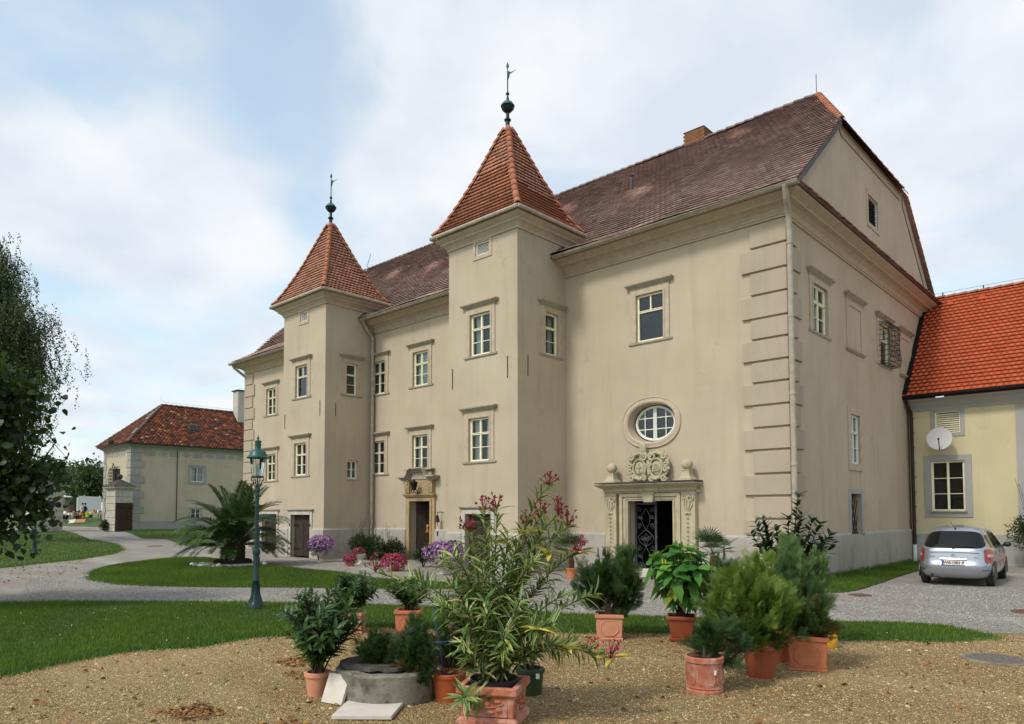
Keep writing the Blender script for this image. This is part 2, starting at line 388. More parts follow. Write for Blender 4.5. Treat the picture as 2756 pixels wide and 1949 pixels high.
class MB:
    def __init__(s): s.v = []; s.f = []; s.r = []
    def add(s, vs, fs, r=0.5):
        n = len(s.v); s.v += [tuple(float(x) for x in p) for p in vs]; s.f += [tuple(i+n for i in f) for f in fs]; s.r += [r]*len(fs); return s
    def box(s, x0, x1, y0, y1, z0, z1, r=.5):
        return s.add([(x0,y0,z0),(x1,y0,z0),(x1,y1,z0),(x0,y1,z0),(x0,y0,z1),(x1,y0,z1),(x1,y1,z1),(x0,y1,z1)],
                     [(0,3,2,1),(4,5,6,7),(0,1,5,4),(1,2,6,5),(2,3,7,6),(3,0,4,7)], r)
    def frus(s, c, w0, d0, w1, d1, z0, z1, r=.5):
        x, y = c
        return s.add([(x-w0/2,y-d0/2,z0),(x+w0/2,y-d0/2,z0),(x+w0/2,y+d0/2,z0),(x-w0/2,y+d0/2,z0),(x-w1/2,y-d1/2,z1),(x+w1/2,y-d1/2,z1),(x+w1/2,y+d1/2,z1),(x-w1/2,y+d1/2,z1)],
                     [(0,3,2,1),(4,5,6,7),(0,1,5,4),(1,2,6,5),(2,3,7,6),(3,0,4,7)], r)
    def obox(s, c, ax, ay, az):                     # oriented box: centre and three half-axes
        c, ax, ay, az = map(np.array, (c, ax, ay, az))
        vs = [c+i*ax+j*ay+k*az for k in (-1, 1) for (i, j) in ((-1,-1),(1,-1),(1,1),(-1,1))]
        return s.add(vs, [(0,3,2,1),(4,5,6,7),(0,1,5,4),(1,2,6,5),(2,3,7,6),(3,0,4,7)])
    def quad(s, a, b, c, d, r=.5): return s.add([a, b, c, d], [(0, 1, 2, 3)], r)
    def tube(s, pts, r, n=8, cap=True, rv=.5, flat=1.0):
        pts = [np.array(p, float) for p in pts]; m = len(pts)
        rs = [r]*m if isinstance(r, (int, float)) else r
        vs = []; prev = None
        for i, p in enumerate(pts):
            t = pts[min(i+1, m-1)]-pts[max(i-1, 0)]; t = t/(np.linalg.norm(t)+1e-9)
            if prev is None:
                a = np.array((0, 0, 1.)) if abs(t[2]) < .9 else np.array((1., 0, 0))
            else: a = prev
            a = a-t*(a@t); a /= np.linalg.norm(a)+1e-9; prev = a; b = np.cross(t, a)
            for j in range(n):
                th = 2*math.pi*j/n; vs.append(p+rs[i]*(math.cos(th)*a*flat+math.sin(th)*b))
        fs = [(i*n+j, i*n+(j+1) % n, (i+1)*n+(j+1) % n, (i+1)*n+j) for i in range(m-1) for j in range(n)]
        if cap: fs += [tuple(range(n-1, -1, -1)), tuple((m-1)*n+j for j in range(n))]
        return s.add(vs, fs, rv)
    def lathe(s, prof, n=20, c=(0, 0, 0), cap=True, sx=1, sy=1, ph=0):
        vs = [(c[0]+r*sx*math.cos(2*math.pi*j/n+ph), c[1]+r*sy*math.sin(2*math.pi*j/n+ph), c[2]+z) for r, z in prof for j in range(n)]
        m = len(prof); fs = [(i*n+j, i*n+(j+1) % n, (i+1)*n+(j+1) % n, (i+1)*n+j) for i in range(m-1) for j in range(n)]
        if cap: fs += [tuple(range(n-1, -1, -1)), tuple((m-1)*n+j for j in range(n))]
        return s.add(vs, fs)
    def ell(s, c, rx, ry, rz, nu=12, nv=8, ax=None):
        M = np.eye(3) if ax is None else np.array(ax, float)
        vs = []
        for i in range(1, nv):
            a = math.pi*i/nv
            for j in range(nu):
                b = 2*math.pi*j/nu; vs.append(np.array(c)+M.T@np.array((rx*math.sin(a)*math.cos(b), ry*math.sin(a)*math.sin(b), rz*math.cos(a))))
        fs = [((i)*nu+j, (i+1)*nu+j, (i+1)*nu+(j+1) % nu, i*nu+(j+1) % nu) for i in range(nv-2) for j in range(nu)]
        vs += [np.array(c)+M.T@np.array((0, 0, rz)), np.array(c)+M.T@np.array((0, 0, -rz))]
        T = (nv-1)*nu
        fs += [(T, j, (j+1) % nu) for j in range(nu)] + [(T+1, (nv-2)*nu+(j+1) % nu, (nv-2)*nu+j) for j in range(nu)]
        return s.add(vs, fs)
    def mould(s, x0, x1, prof, y=0, k=1.0):
        """moulding along local x with mitred returns; prof (out, z); out goes to -y"""
        vs = []
        for o, z in prof: vs += [(x0-o*k, y-o, z), (x1+o*k, y-o, z)]
        n = len(prof); fs = [(2*i, 2*i+1, 2*i+3, 2*i+2) for i in range(n-1)]
        base = len(vs)
        for o, z in prof: vs += [(x0-o*k, y+.0, z), (x1+o*k, y+.0, z)]
        for i in range(n-1):
            fs += [(base+2*i, 2*i, 2*i+2, base+2*i+2), (2*i+1, base+2*i+1, base+2*i+3, 2*i+3)]
        fs += [(0, base, base+1, 1), (2*n-2, 2*n-1, base+2*n-1, base+2*n-2)]
        return s.add(vs, fs)
    def run(s, p0, p1, out, prof, m0=0, m1=0):
        """extrude profile (o,z) from p0 to p1 (xy), out = outward unit dir; m0/m1 = mitre extension along the run per unit of o"""
        p0 = np.array(p0, float); p1 = np.array(p1, float); e = (p1-p0)/np.linalg.norm(p1-p0); out = np.array(out, float)
        vs = []
        for o, z in prof:
            a = p0+out*o-e*o*m0; b = p1+out*o+e*o*m1; vs += [(*a, z), (*b, z)]
        n = len(prof)
        return s.add(vs, [(2*i, 2*i+1, 2*i+3, 2*i+2) for i in range(n-1)] + [tuple(2*i for i in range(n-1, -1, -1)), tuple(2*i+1 for i in range(n))])
    def build(s, name, mat, parent=None, smooth=False, bevel=0, loc=None, rz=None, kind=None, rnd=False, fixn=True):
        me = bpy.data.meshes.new(name); me.from_pydata(s.v, [], s.f)
        if fixn:
            bm = bmesh.new(); bm.from_mesh(me); bmesh.ops.recalc_face_normals(bm, faces=bm.faces); bm.to_mesh(me); bm.free()
        if rnd:
            a = me.attributes.new('rnd', 'FLOAT', 'FACE'); a.data.foreach_set('value', np.asarray(s.r, np.float32))
        if smooth:
            me.polygons.foreach_set('use_smooth', np.ones(len(me.polygons), bool))
            try: me.set_sharp_from_angle(angle=rad(38))
            except Exception: pass
        o = link(name, me, mat, parent, loc=loc, kind=kind)
        if rz is not None: o.rotation_euler = (0, 0, rz)
        if bevel:
            b = o.modifiers.new('bevel', 'BEVEL'); b.width = bevel; b.segments = 2; b.limit_method = 'ANGLE'; b.angle_limit = rad(40)
        return o
def wall_grid(mb, P, a0, a1, z0, z1, holes, depth=.2):
    """P(a,z,d) -> point (d inward); rectangular holes (a0,a1,z0,z1) with reveals"""
    A = sorted({a0, a1, *[h[0] for h in holes], *[h[1] for h in holes]}); Zs = sorted({z0, z1, *[h[2] for h in holes], *[h[3] for h in holes]})
    A = [a for a in A if a0-1e-6 <= a <= a1+1e-6]; Zs = [z for z in Zs if z0-1e-6 <= z <= z1+1e-6]
    for i in range(len(A)-1):
        for j in range(len(Zs)-1):
            ca, cz = (A[i]+A[i+1])/2, (Zs[j]+Zs[j+1])/2
            if any(h[0] < ca < h[1] and h[2] < cz < h[3] for h in holes): continue
            mb.quad(P(A[i],Zs[j],0), P(A[i+1],Zs[j],0), P(A[i+1],Zs[j+1],0), P(A[i],Zs[j+1],0))
    for h in holes:
        if len(h) > 4 and h[4] == 'plain': continue
        x0, x1, b0, b1 = h[:4]
        c = [(x0,b0),(x1,b0),(x1,b1),(x0,b1)]
        for k in range(4):
            p, q = c[k], c[(k+1) % 4]
            mb.quad(P(*p,0), P(*q,0), P(*q,depth), P(*p,depth))

# foliage: many copies of one leaf shape joined in one mesh
def frames(D, U):
    D = D/(np.linalg.norm(D, axis=1, keepdims=True)+1e-9)
    X = np.cross(D, U); X /= (np.linalg.norm(X, axis=1, keepdims=True)+1e-9)
    N = np.cross(X, D)
    return np.stack([X, D, N], 2)            # columns: x=side, y=along, z=normal
def leafshape(L, W, kind='lance', fold=.25, droop=.25, seg=4):
    """leaf along +y; two quads strips folded at the midrib"""
    vs = []; ts = np.linspace(0, 1, seg+1)
    for t in ts:
        if kind == 'lance': w = math.sin(math.pi*min(1, t*.93+.04))**.8
        elif kind == 'ovate': w = math.sin(math.pi*(t*.96+.02)**.75)**.9
        elif kind == 'blade': w = (1-t)**.6
        elif kind == 'heart': w = (math.sin(math.pi*(t*.97+.03)**.55))**.7
        else: w = 1
        z = -droop*L*t*t
        vs += [(-W/2*w, L*t, z+fold*W/2*w), (0, L*t, z), (W/2*w, L*t, z+fold*W/2*w)]
    fs = []
    for i in range(seg):
        b = 3*i; fs += [(b, b+1, b+4, b+3), (b+1, b+2, b+5, b+4)]
    return np.array(vs), np.array(fs)
def scatter(name, shape, Pp, D, U, S, mat, parent=None, kind='stuff', rnd=None, smooth=False):
    sv, sf = shape; n = len(Pp)
    Pp = np.asarray(Pp, float); D = np.asarray(D, float); U = np.asarray(U, float); S = np.asarray(S, float)
    M = frames(D, U)
    v = np.einsum('nij,kj->nki', M, sv)*S[:, None, None]+Pp[:, None, :]
    f = sf[None]+(np.arange(n)*len(sv))[:, None, None]
    r = rng.random(n) if rnd is None else np.asarray(rnd)
    me = mesh_np(name, v.reshape(-1, 3), f.reshape(-1, sf.shape[1]), np.repeat(r, len(sf)), smooth)
    return link(name, me, mat, parent, kind=kind)
def leaf_objects(name, meshes, Pp, D, U, S, parent):
    """each leaf an object of its own; meshes = list of prepared meshes"""
    M = frames(np.asarray(D, float), np.asarray(U, float))
    for i in range(len(Pp)):
        m = Matrix(M[i].tolist()).to_4x4()@Matrix.Scale(float(S[i]), 4); m.translation = Vector(Pp[i])
        link(name, meshes[i % len(meshes)] if not isinstance(meshes, dict) else meshes[i], None, parent, mtx=m)
def leaf_me(name, shape, mat, smooth=True):
    me = mesh_np(name, shape[0], shape[1], np.full(len(shape[1]), .5), smooth); me.materials.append(MATS[mat]); return me
def rdir(n, up=0.0):
    d = rng.normal(size=(n, 3)); d[:, 2] += up; return d/np.linalg.norm(d, axis=1, keepdims=True)
def in_poly(poly, x, y):
    c = np.zeros(len(x), bool); n = len(poly); j = n-1
    for i in range(n):
        xi, yi = poly[i]; xj, yj = poly[j]
        m = ((yi > y) != (yj > y)) & (x < (xj-xi)*(y-yi)/((yj-yi) or 1e-12)+xi); c ^= m; j = i
    return c
def pts_in(poly, n):
    p = np.array(poly); lo, hi = p.min(0), p.max(0); out = np.zeros((0, 2))
    while len(out) < n:
        q = lo+rng.random((n*2, 2))*(hi-lo); out = np.vstack([out, q[in_poly(poly, q[:, 0], q[:, 1])]])
    return out[:n]

# ground height: flat court, rising gently towards the gate
def gz(x, y):
    dp = (x-CAM.x)*-.681+(y-CAM.y)*.732
    t = np.clip((dp-36)/20, 0, 1); t2 = np.clip((dp-56)/18, 0, 1); return .45*t*t*(3-2*t)+.62*t2*t2*(3-2*t2)
def sheet(name, poly, off, mat, kind='structure', thick=0, label=None):
    bm = bmesh.new(); bm.faces.new([bm.verts.new((x, y, 0)) for x, y in poly])
    for dd in range(36, 76, 2):
        bmesh.ops.bisect_plane(bm, geom=bm.verts[:]+bm.edges[:]+bm.faces[:], plane_co=(CAM.x-.681*dd, CAM.y+.732*dd, 0), plane_no=(-.681, .732, 0))
    bmesh.ops.triangulate(bm, faces=bm.faces[:])
    if thick:
        ret = bmesh.ops.extrude_face_region(bm, geom=bm.faces[:])
        for v in [g for g in ret['geom'] if isinstance(g, bmesh.types.BMVert)]: v.co.z += thick
    for v in bm.verts: v.co.z += float(gz(v.co.x, v.co.y))+off
    bmesh.ops.recalc_face_normals(bm, faces=bm.faces[:])
    me = bpy.data.meshes.new(name); bm.to_mesh(me); bm.free()
    o = link(name, me, mat); o['kind'] = kind
    if label: o['label'] = label
    return o
def smoothpoly(pts, it=2):
    p = [np.array(q, float) for q in pts]
    for _ in range(it):
        q = []
        for i in range(len(p)):
            a, b = p[i], p[(i+1) % len(p)]; q += [a*.75+b*.25, a*.25+b*.75]
        p = q
    return [tuple(x) for x in p]
def tile_rows(rows, tw, gap=.003, lift=.022, jit=.006):
    """rows: list of (Ob, ab0, ab1, Ot, at0, at1, e, n). Returns list of tiles as 8-vertex arrays"""
    out = []
    for ri, (Ob, b0, b1, Ot, t0, t1, e, n) in enumerate(rows):
        off = (.5 if ri % 2 else 0)*tw
        k0 = math.floor((b0-off)/tw); k1 = math.ceil((b1-off)/tw)
        for k in range(k0, k1):
            x0, x1 = max(b0, k*tw+off+gap), min(b1, (k+1)*tw+off-gap)
            if x1-x0 < .02: continue
            y0, y1 = min(max(x0, t0), t1), min(max(x1, t0), t1)
            j = R.uniform(-jit, jit)
            lf = lift+R.uniform(-jit, jit)*.9
            up_ = (Ot-Ob)/np.linalg.norm(Ot-Ob)*j
            p = [Ob+e*x0+up_, Ob+e*x1+up_, Ot+e*y1, Ot+e*y0]
            out.append((np.array([p[0]+n*lf*.5, p[1]+n*lf*.5, p[0]+n*lf, p[1]+n*lf, p[2]+n*.006, p[3]+n*.006]), ri, x1-x0))
    return out
TF = np.array([(2, 3, 4, 5), (0, 1, 3, 2), (0, 2, 5, 5), (1, 4, 4, 3)])
def tile_mesh(name, tl, mat, parent, kind='stuff', rnd=None):
    v = np.concatenate([t[0] for t in tl]); n = len(tl)
    F = np.array([(2, 3, 4, 5), (0, 1, 3, 2), (0, 5, 4, 1)]); T = np.array([(0, 2, 5), (1, 4, 3)])
    q = (F[None]+(np.arange(n)*6)[:, None, None]).reshape(-1, 4); tr = (T[None]+(np.arange(n)*6)[:, None, None]).reshape(-1, 3)
    me = bpy.data.meshes.new(name)
    me.vertices.add(len(v)); me.vertices.foreach_set('co', v.astype(np.float32).ravel())
    nl = q.size+tr.size
    me.loops.add(nl); me.loops.foreach_set('vertex_index', np.concatenate([q.ravel(), tr.ravel()]).astype(np.int32))
    me.polygons.add(len(q)+len(tr))
    me.polygons.foreach_set('loop_start', np.concatenate([np.arange(0, q.size, 4), q.size+np.arange(0, tr.size, 3)]).astype(np.int32))
    me.update(calc_edges=True)
    r = rng.random(n) if rnd is None else np.asarray(rnd)
    a = me.attributes.new('rnd', 'FLOAT', 'FACE'); a.data.foreach_set('value', np.concatenate([np.repeat(r, 3), np.repeat(r, 2)]).astype(np.float32))
    me.validate()
    return link(name, me, mat, parent, kind=kind)
_rt = {}
def ridge_tile_mesh(rad_, L, mat):
    key = (rad_, L, mat)
    if key not in _rt:
        n = 7; vs = []; 
        for y, r in ((0, rad_), (L*1.08, rad_*.82)):
            for j in range(n):
                a = math.pi*(j/(n-1))*1.0
                vs.append((r*math.cos(a), y, r*math.sin(a)*.95+(.012 if y == 0 else 0)))
        fs = [(j, j+1, n+j+1, n+j) for j in range(n-1)]
        vs += [(x*.82, y, z*.78) for x, y, z in vs[:n]]
        fs += [(j, 2*n+j, 2*n+j+1, j+1) for j in range(n-1)]
        me = bpy.data.meshes.new('ridge_tile'); me.from_pydata(vs, [], fs); me.polygons.foreach_set('use_smooth', np.ones(len(me.polygons), bool)); me.materials.append(MATS[mat]); _rt[key] = me
    return _rt[key]
def ridge_tiles(name, pts, L, r, mat, parent, upv=(0, 0, 1), sink=.04):
    """tiles laid from pts[0] up/along to pts[-1], each an object"""
    pts = [np.array(p, float) for p in pts]
    for a, b in zip(pts[:-1], pts[1:]):
        ln = np.linalg.norm(b-a); n = max(1, round(ln/L)); d = (b-a)/ln; l = ln/n
        for i in range(n):
            dd = d+np.array([R.uniform(-.02, .02), R.uniform(-.02, .02), R.uniform(-.02, .02)])
            M = frames(dd[None], np.array(upv, float)[None])[0]
            m = Matrix(M.tolist()).to_4x4(); m.translation = Vector(a+d*l*i-np.array((0, 0, sink)))
            link(name, ridge_tile_mesh(r, round(l, 3), mat), None, parent, mtx=m)
# ------------------------------------------------------------------ the manor house
X1, X2, YT = -16.92, -6.91, -2.22
X1L, X2L = -20.03, -9.86
YB = 14.75
manor = thing('manor_house', 'large beige manor house with two pointed towers and brown tiled roof', 'house', (0, 0, 0))

WIN_CORN = [(.02, 0), (.05, 0), (.05, .035), (.085, .055), (.13, .10), (.155, .115), (.165, .13), (.165, .165), (.0, .195)]
WIN_SILL = [(.0, -.10), (.05, -.10), (.06, -.07), (.085, -.055), (.09, -.02), (.09, 0), (.0, .015)]
def ring(mb, w, h, t0, t1, tb, y0, y1):
    """rectangular frame round opening w x h (origin bottom centre): side t0, head t1, bottom tb"""
    mb.box(-w/2-t0, -w/2, y0, y1, -tb, h+t1); mb.box(w/2, w/2+t0, y0, y1, -tb, h+t1)
    mb.box(-w/2, w/2, y0, y1, h, h+t1)
    if tb: mb.box(-w/2, w/2, y0, y1, -tb, 0)
def curtain_mesh(mb, x0, x1, z0, z1, y):
    n = 14; vs = []
    for i in range(n+1):
        x = x0+(x1-x0)*i/n; d = .02*math.sin(i*2.1)
        vs += [(x, y+d, z0), (x, y+d, z1)]
    mb.add(vs, [(2*i, 2*i+2, 2*i+3, 2*i+1) for i in range(n)])
def window(loc, rz, w=.88, h=1.3, sw=.19, head=.17, cornice=True, sill=True, panes='full', curtain='white', paint='cream_paint', parent=None, label=None, tr=.64, back=.075):
    parent = parent or manor
    m = MB(); ring(m, w, h, sw, head, .0 if sill else sw, -.035, .012)
    if cornice: ring(m, w+.0, h, .055, .055, 0, -.05, -.0345)
    o = m.build('window', 'trim', parent, bevel=.006, loc=loc, rz=rz)
    if label: o['label'] = label
    if cornice:
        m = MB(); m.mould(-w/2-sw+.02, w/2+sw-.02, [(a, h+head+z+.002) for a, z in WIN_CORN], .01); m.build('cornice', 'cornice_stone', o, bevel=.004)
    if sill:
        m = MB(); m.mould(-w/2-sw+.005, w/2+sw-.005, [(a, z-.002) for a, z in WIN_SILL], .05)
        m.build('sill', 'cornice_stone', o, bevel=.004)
    y0 = back-.03; f = .055
    m = MB(); ring(m, w-2*f, h-2*f, f, f, f, y0, back+.05); m.v = [(x, y, z+f) for x, y, z in m.v]
    zt = h*tr
    if panes in ('full', 'open', 'dark', 'narrow'):
        m.box(-w/2+f, w/2-f, y0-.012, back+.05, zt-.03, zt+.03)
        m.box(-w/2+f, w/2-f, y0-.03, y0-.012, zt+.01, zt+.03)
        if panes != 'narrow':
            m.box(-.018, .018, y0-.006, back+.04, zt+.03, h-f)
            if panes != 'dark': m.box(-.022, .022, y0-.006, back+.04, f, zt-.035)
    else:
        m.box(-.024, .024, y0-.006, back+.04, f, h-f)
    xs = [(-w/2+f, -.024), (.024, w/2-f)] if panes != 'narrow' else [(-w/2+f, w/2-f)]
    cells = []
    if panes in ('full', 'open', 'narrow', 'dark'):
        for a, b in xs: cells.append((a, b, zt+.035, h-f))
        lows = xs if panes != 'dark' else [(-w/2+f, w/2-f)]
        zm = (f+zt-.035)/2
        for a, b in lows:
            if panes == 'dark': cells.append((a, b, f, zt-.035))
            else: cells += [(a, b, f, zm-.01), (a, b, zm+.01, zt-.035)]
        if panes != 'dark':
            for a, b in lows: m.box(a, b, y0+.01, back+.03, zm-.01, zm+.01)
    elif panes == 'six':
        z1, z2 = f+(h-2*f)/3, f+2*(h-2*f)/3
        for a, b in xs:
            m.box(a, b, y0+.01, back+.03, z1-.012, z1+.012); m.box(a, b, y0+.01, back+.03, z2-.012, z2+.012)
            cells += [(a, b, f, z1-.012), (a, b, z1+.012, z2-.012), (a, b, z2+.012, h-f)]
    elif panes == 'four':
        z1 = h/2
        for a, b in xs:
            m.box(a, b, y0+.01, back+.03, z1-.012, z1+.012); cells += [(a, b, f, z1-.012), (a, b, z1+.012, h-f)]
    if panes in ('full', 'narrow', 'open', 'six', 'four'):       # casement stiles
        for a, b, z0, z1 in cells:
            m.box(a, a+.012, y0+.006, back+.035, z0, z1); m.box(b-.012, b, y0+.006, back+.035, z0, z1)
    m.build('frame', paint, o, bevel=.004)
    for a, b, z0, z1 in cells:
        g = MB(); g.quad((a, back+.015, z0), (b, back+.015, z0), (b, back+.015, z1), (a, back+.015, z1)); g.build('pane', 'glass', o, fixn=False)
    if curtain:
        c = MB(); k = R.uniform(.26, .36)*w
        curtain_mesh(c, -w/2+.03, -w/2+.03+k, .02, h-.03, back+.16); curtain_mesh(c, w/2-.03-k*R.uniform(.7, 1), w/2-.03, .02, h-.03, back+.16)
        c.build('curtain', 'curtain' if curtain == 'white' else 'curtain_brown', o)
        if curtain == 'sheer':
            c = MB(); curtain_mesh(c, -w/2+.03, w/2-.03, .02, h-.03, back+.14); c.build('curtain', 'curtain', o)
    elif panes == 'dark':
        c = MB(); c.box(-w/2+.02, w/2-.02, back+.06, back+.075, .04, zt); c.build('dark_panel', 'shutter_dark', o)  # dark sheet: room darkness put in colour; a real screen on the farther tower
    return o
def vent(loc, rz, w, h, parent=None, sw=.12, mat='trim', slat='white_paint', n=8, sill=False, label=None):
    parent = parent or manor
    m = MB(); ring(m, w, h, sw, sw, sw, -.025, .012); o = m.build('vent_window', mat, parent, bevel=.006, loc=loc, rz=rz)
    if label: o['label'] = label
    m = MB(); ring(m, w-.06, h-.06, .03, .03, .03, .02, .09); m.v = [(x, y, z+.03) for x, y, z in m.v]; m.build('frame', slat, o)
    for i in range(n):
        z = .05+(h-.1)*(i+.5)/n; s = MB(); s.obox((0, .075, z), (w/2-.03, 0, 0), (0, .03, .022), (0, -.004, .006)); s.build('slat', slat, o)
    b = MB(); b.quad((-w/2, .13, 0), (w/2, .13, 0), (w/2, .13, h), (-w/2, .13, h)); b.build('backing', 'shutter_dark', o)
    return o

# window openings: (centre, bottom, width, height)
std = lambda c, zs, zc: (c, zs+.10, .88, zc-.195-.17-zs-.10)
FW = {'right hall': std(-3.86, 6.5, 8.32), 'mlu': std(-16.52, 6.42, 8.21), 'mll': std(-16.53, 3.20, 4.99), 'mru': std(-13.89, 6.45, 8.22), 'mrl': std(-13.9, 3.28, 5.04), 'lu': std(-25.1, 6.4, 8.15), 'll': std(-25.05, 3.21, 4.95)}
T1W = {'up': std(-18.6, 6.27, 8.02), 'lo': std(-18.62, 3.14, 4.9)}
T2W = {'up': std(-8.43, 6.43, 8.17), 'lo': std(-8.48, 3.2, 4.98)}
hole = lambda q: (q[0]-q[2]/2, q[0]+q[2]/2, q[1], q[1]+q[3])
OV = (-3.86, 4.27, .77, .55)                                    # oval window: centre x, z, inner radii
ovh = (OV[0]-.95, OV[0]+.95, OV[1]-.75, OV[1]+.75, 'plain')
PD = (-4.58, -3.14, 0.0, 2.07); MDr = (-14.43, -13.25, 0.0, 2.18); LD = (-25.8, -24.4, 0.0, 1.70)
fh = [hole(q) for q in FW.values()]+[ovh, PD, MDr, LD]
PF = lambda a, z, d: (a, d, z)
m = MB(); wall_grid(m, PF, -27.7, 0, -.1, 9.45, fh, .24)
ovang = sorted(set(list(np.linspace(0, 2*math.pi, 41)[:-1])+[math.atan2(sz*.75, sx*.95) % (2*math.pi) for sx in (-1, 1) for sz in (-1, 1)])); n = len(ovang)
for i in range(n):                                              # plaster between the oval and its rectangle
    a, b = ovang[i], ovang[(i+1) % n]
    def sup(t, k):  # point on rectangle
        c, s = math.cos(t), math.sin(t); q = min(.95/max(abs(c), 1e-6), .75/max(abs(s), 1e-6)); return (OV[0]+c*q, 0, OV[1]+s*q)
    def el(t, f, y): return (OV[0]+f*(abs(math.cos(t))**.9)*math.copysign(1, math.cos(t))*OV[2], y, OV[1]+f*(abs(math.sin(t))**.9)*math.copysign(1, math.sin(t))*OV[3])
    m.quad(el(a, 1, 0), el(b, 1, 0), sup(b, 1), sup(a, 1))
    m.quad(el(a, 1, 0), el(b, 1, 0), el(b, .93, .30), el(a, .93, .30))
for c in ((-1, -1), (1, -1), (1, 1), (-1, 1)): pass
m.build('front_wall', 'plaster', manor, fixn=False)
m = MB()                                                        # end and rear walls, attic floor
m.quad((-27.7, 0, -.1), (-31.4, YB, -.1), (-31.4, YB, 9.6), (-27.7, 0, 9.6)); m.quad((-31.4, YB, -.1), (0, YB, -.1), (0, YB, 9.6), (-31.4, YB, 9.6))
m.add([(-28.9, 4.0, 13.2), (-30.6, 10.7, 13.2), (-31.4, YB, 9.6), (-27.7, 0, 9.6)], [(0, 1, 2, 3)])
m.quad((-27.7, .02, 9.4), (0, .02, 9.4), (0, YB, 9.4), (-31.4, YB, 9.4))
m.build('rear_wall', 'plaster', manor)
GW = [(2.3, 6.55, 1.05, 1.28), (8.05, 6.55, 1.05, 1.28), (4.93, 3.16, .84, 1.44), (4.86, 1.10, .9, 1.18)]
PG = lambda a, z, d: (-d, a, z)
m = MB(); wall_grid(m, PG, 0, YB, -.1, 9.45, [hole(q) for q in GW], .26)
def gtop(y): return 9.6+(13.14-9.6)*min(1, max(0, y/4.02)) if y < 4.02 else (13.14 if y < 10.66 else 13.14-(13.14-9.6)*(y-10.66)/(YB-10.66))
ys = [0, 4.02, 6.72, 7.72, 10.66, YB]
for a, b in zip(ys[:-1], ys[1:]):
    segs = [(9.45, None)] if a != 6.72 else [(9.45, 10.95), (11.86, None)]
    for z0, z1 in segs: m.quad((0, a, z0), (0, b, z0), (0, b, z1 or gtop(b)), (0, a, z1 or gtop(a)))
m.build('gable_wall', 'gable_plaster', manor, fixn=False)
m = MB()                                                        # raised plaster band along the gable verge
for (ya, za), (yb, zb) in (((.05, 9.75), (4.02, 13.14)), ((4.02, 13.14), (10.66, 13.14)), ((10.66, 13.14), (YB-.05, 9.75))):
    d = np.array((yb-ya, zb-za)); d /= np.linalg.norm(d); nn = np.array((d[1], -d[0]))*.34
    m.add([(.025, ya, za), (.025, yb, zb), (.025, yb+nn[0]+(-.3*d[0] if yb < 4.1 or yb < 10.7 else 0), zb+nn[1]-(.3*d[1] if yb < 4.1 else 0)), (.025, ya+nn[0]+(.3*d[0]), za+nn[1]+(.3*d[1] if ya > 10 else 0))], [(0, 1, 2, 3)])
m.build('gable_band', 'quoin_plaster', manor)

# facade windows
kinds = {'right hall': ('dark', None), 'mlu': ('full', 'white'), 'mll': ('full', 'white'), 'mru': ('full', 'sheer'), 'mrl': ('full', 'white'), 'lu': ('full', 'white'), 'll': ('full', 'white')}
for k, q in FW.items():
    window((q[0], 0, q[1]), 0, q[2], q[3], panes=kinds[k][0], curtain=kinds[k][1], sill=(k != 'mrl'), label={'right hall': 'window with dark lower half above the oval window', 'mrl': 'window above the carved door'}.get(k))
for k, q in T1W.items(): window((q[0], YT, q[1]), 0, q[2], q[3], panes='dark' if k == 'up' else 'full', curtain=None if k == 'up' else 'white')
for k, q in T2W.items(): window((q[0], YT, q[1]), 0, q[2], q[3], panes='full', curtain='white')
window((X1, -1.03, 6.41), math.pi/2, .5, 1.24, sw=.17, panes='narrow', curtain=None)
window((X2, -.70, 6.53), math.pi/2, .62, 1.28, sw=.17, panes='narrow', curtain='white')
window((X1, -.95, 3.1), math.pi/2, .5, .72, sw=.05, head=.04, cornice=False, sill=False, panes='four', curtain=None, paint='white_paint', back=.10)
# gable windows
window((0, 2.3, 6.55), math.pi/2, 1.05, 1.28, sw=.22, panes='full', curtain='white')
wb = window((0, 8.05, 6.55), math.pi/2, 1.05, 1.28, sw=.22, panes='dark', curtain=None, label='gable window behind a bulging iron grille')
for c in (5.15, 10.55):                                          # two walled-up windows
    m = MB(); ring(m, 1.05, 1.28, .22, .17, 0, -.03, .012); m.box(-.525, .525, -.006, .012, 0, 1.28)
    o = m.build('blind_window', 'gable_plaster', manor, bevel=.005, loc=(0, c, 6.55), rz=math.pi/2); o['label'] = 'walled-up window with plaster infill'
    m = MB(); m.mould(-.725, .725, [(a, 1.28+.17+z+.002) for a, z in WIN_CORN], .01); m.build('cornice', 'cornice_stone', o, bevel=.004)
    m = MB(); m.mould(-.74, .74, [(a, z-.002) for a, z in WIN_SILL], .01); m.build('sill', 'cornice_stone', o, bevel=.004)
window((0, 4.93, 3.16), math.pi/2, .84, 1.44, sw=.2, head=.2, cornice=False, sill=False, panes='full', curtain='sheer', paint='white_paint')
m = MB(); ring(m, .9, 1.18, .16, .14, 0, -.03, .012); o = m.build('cellar_window', 'grey_band', manor, bevel=.006, loc=(0, 4.86, 1.10), rz=math.pi/2)
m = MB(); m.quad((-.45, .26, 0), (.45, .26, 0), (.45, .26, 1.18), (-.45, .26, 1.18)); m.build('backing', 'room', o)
m = MB()
for i in range(5):
    a = -.45+.22*i; m.tube([(a, .10, .0), (a+.55 if a+.55 < .45 else .45, .10, min(1.18, 1.18*(.45-a)/.55 if a+.55 > .45 else 1.18))], .012, 6); m.tube([(-a, .115, .0), (-a-.55 if -a-.55 > -.45 else -.45, .115, min(1.18, 1.18*(.45-a)/.55 if -a-.55 < -.45 else 1.18))], .012, 6)
m.build('grille', 'iron', o)
m = MB()                                                        # basket grille
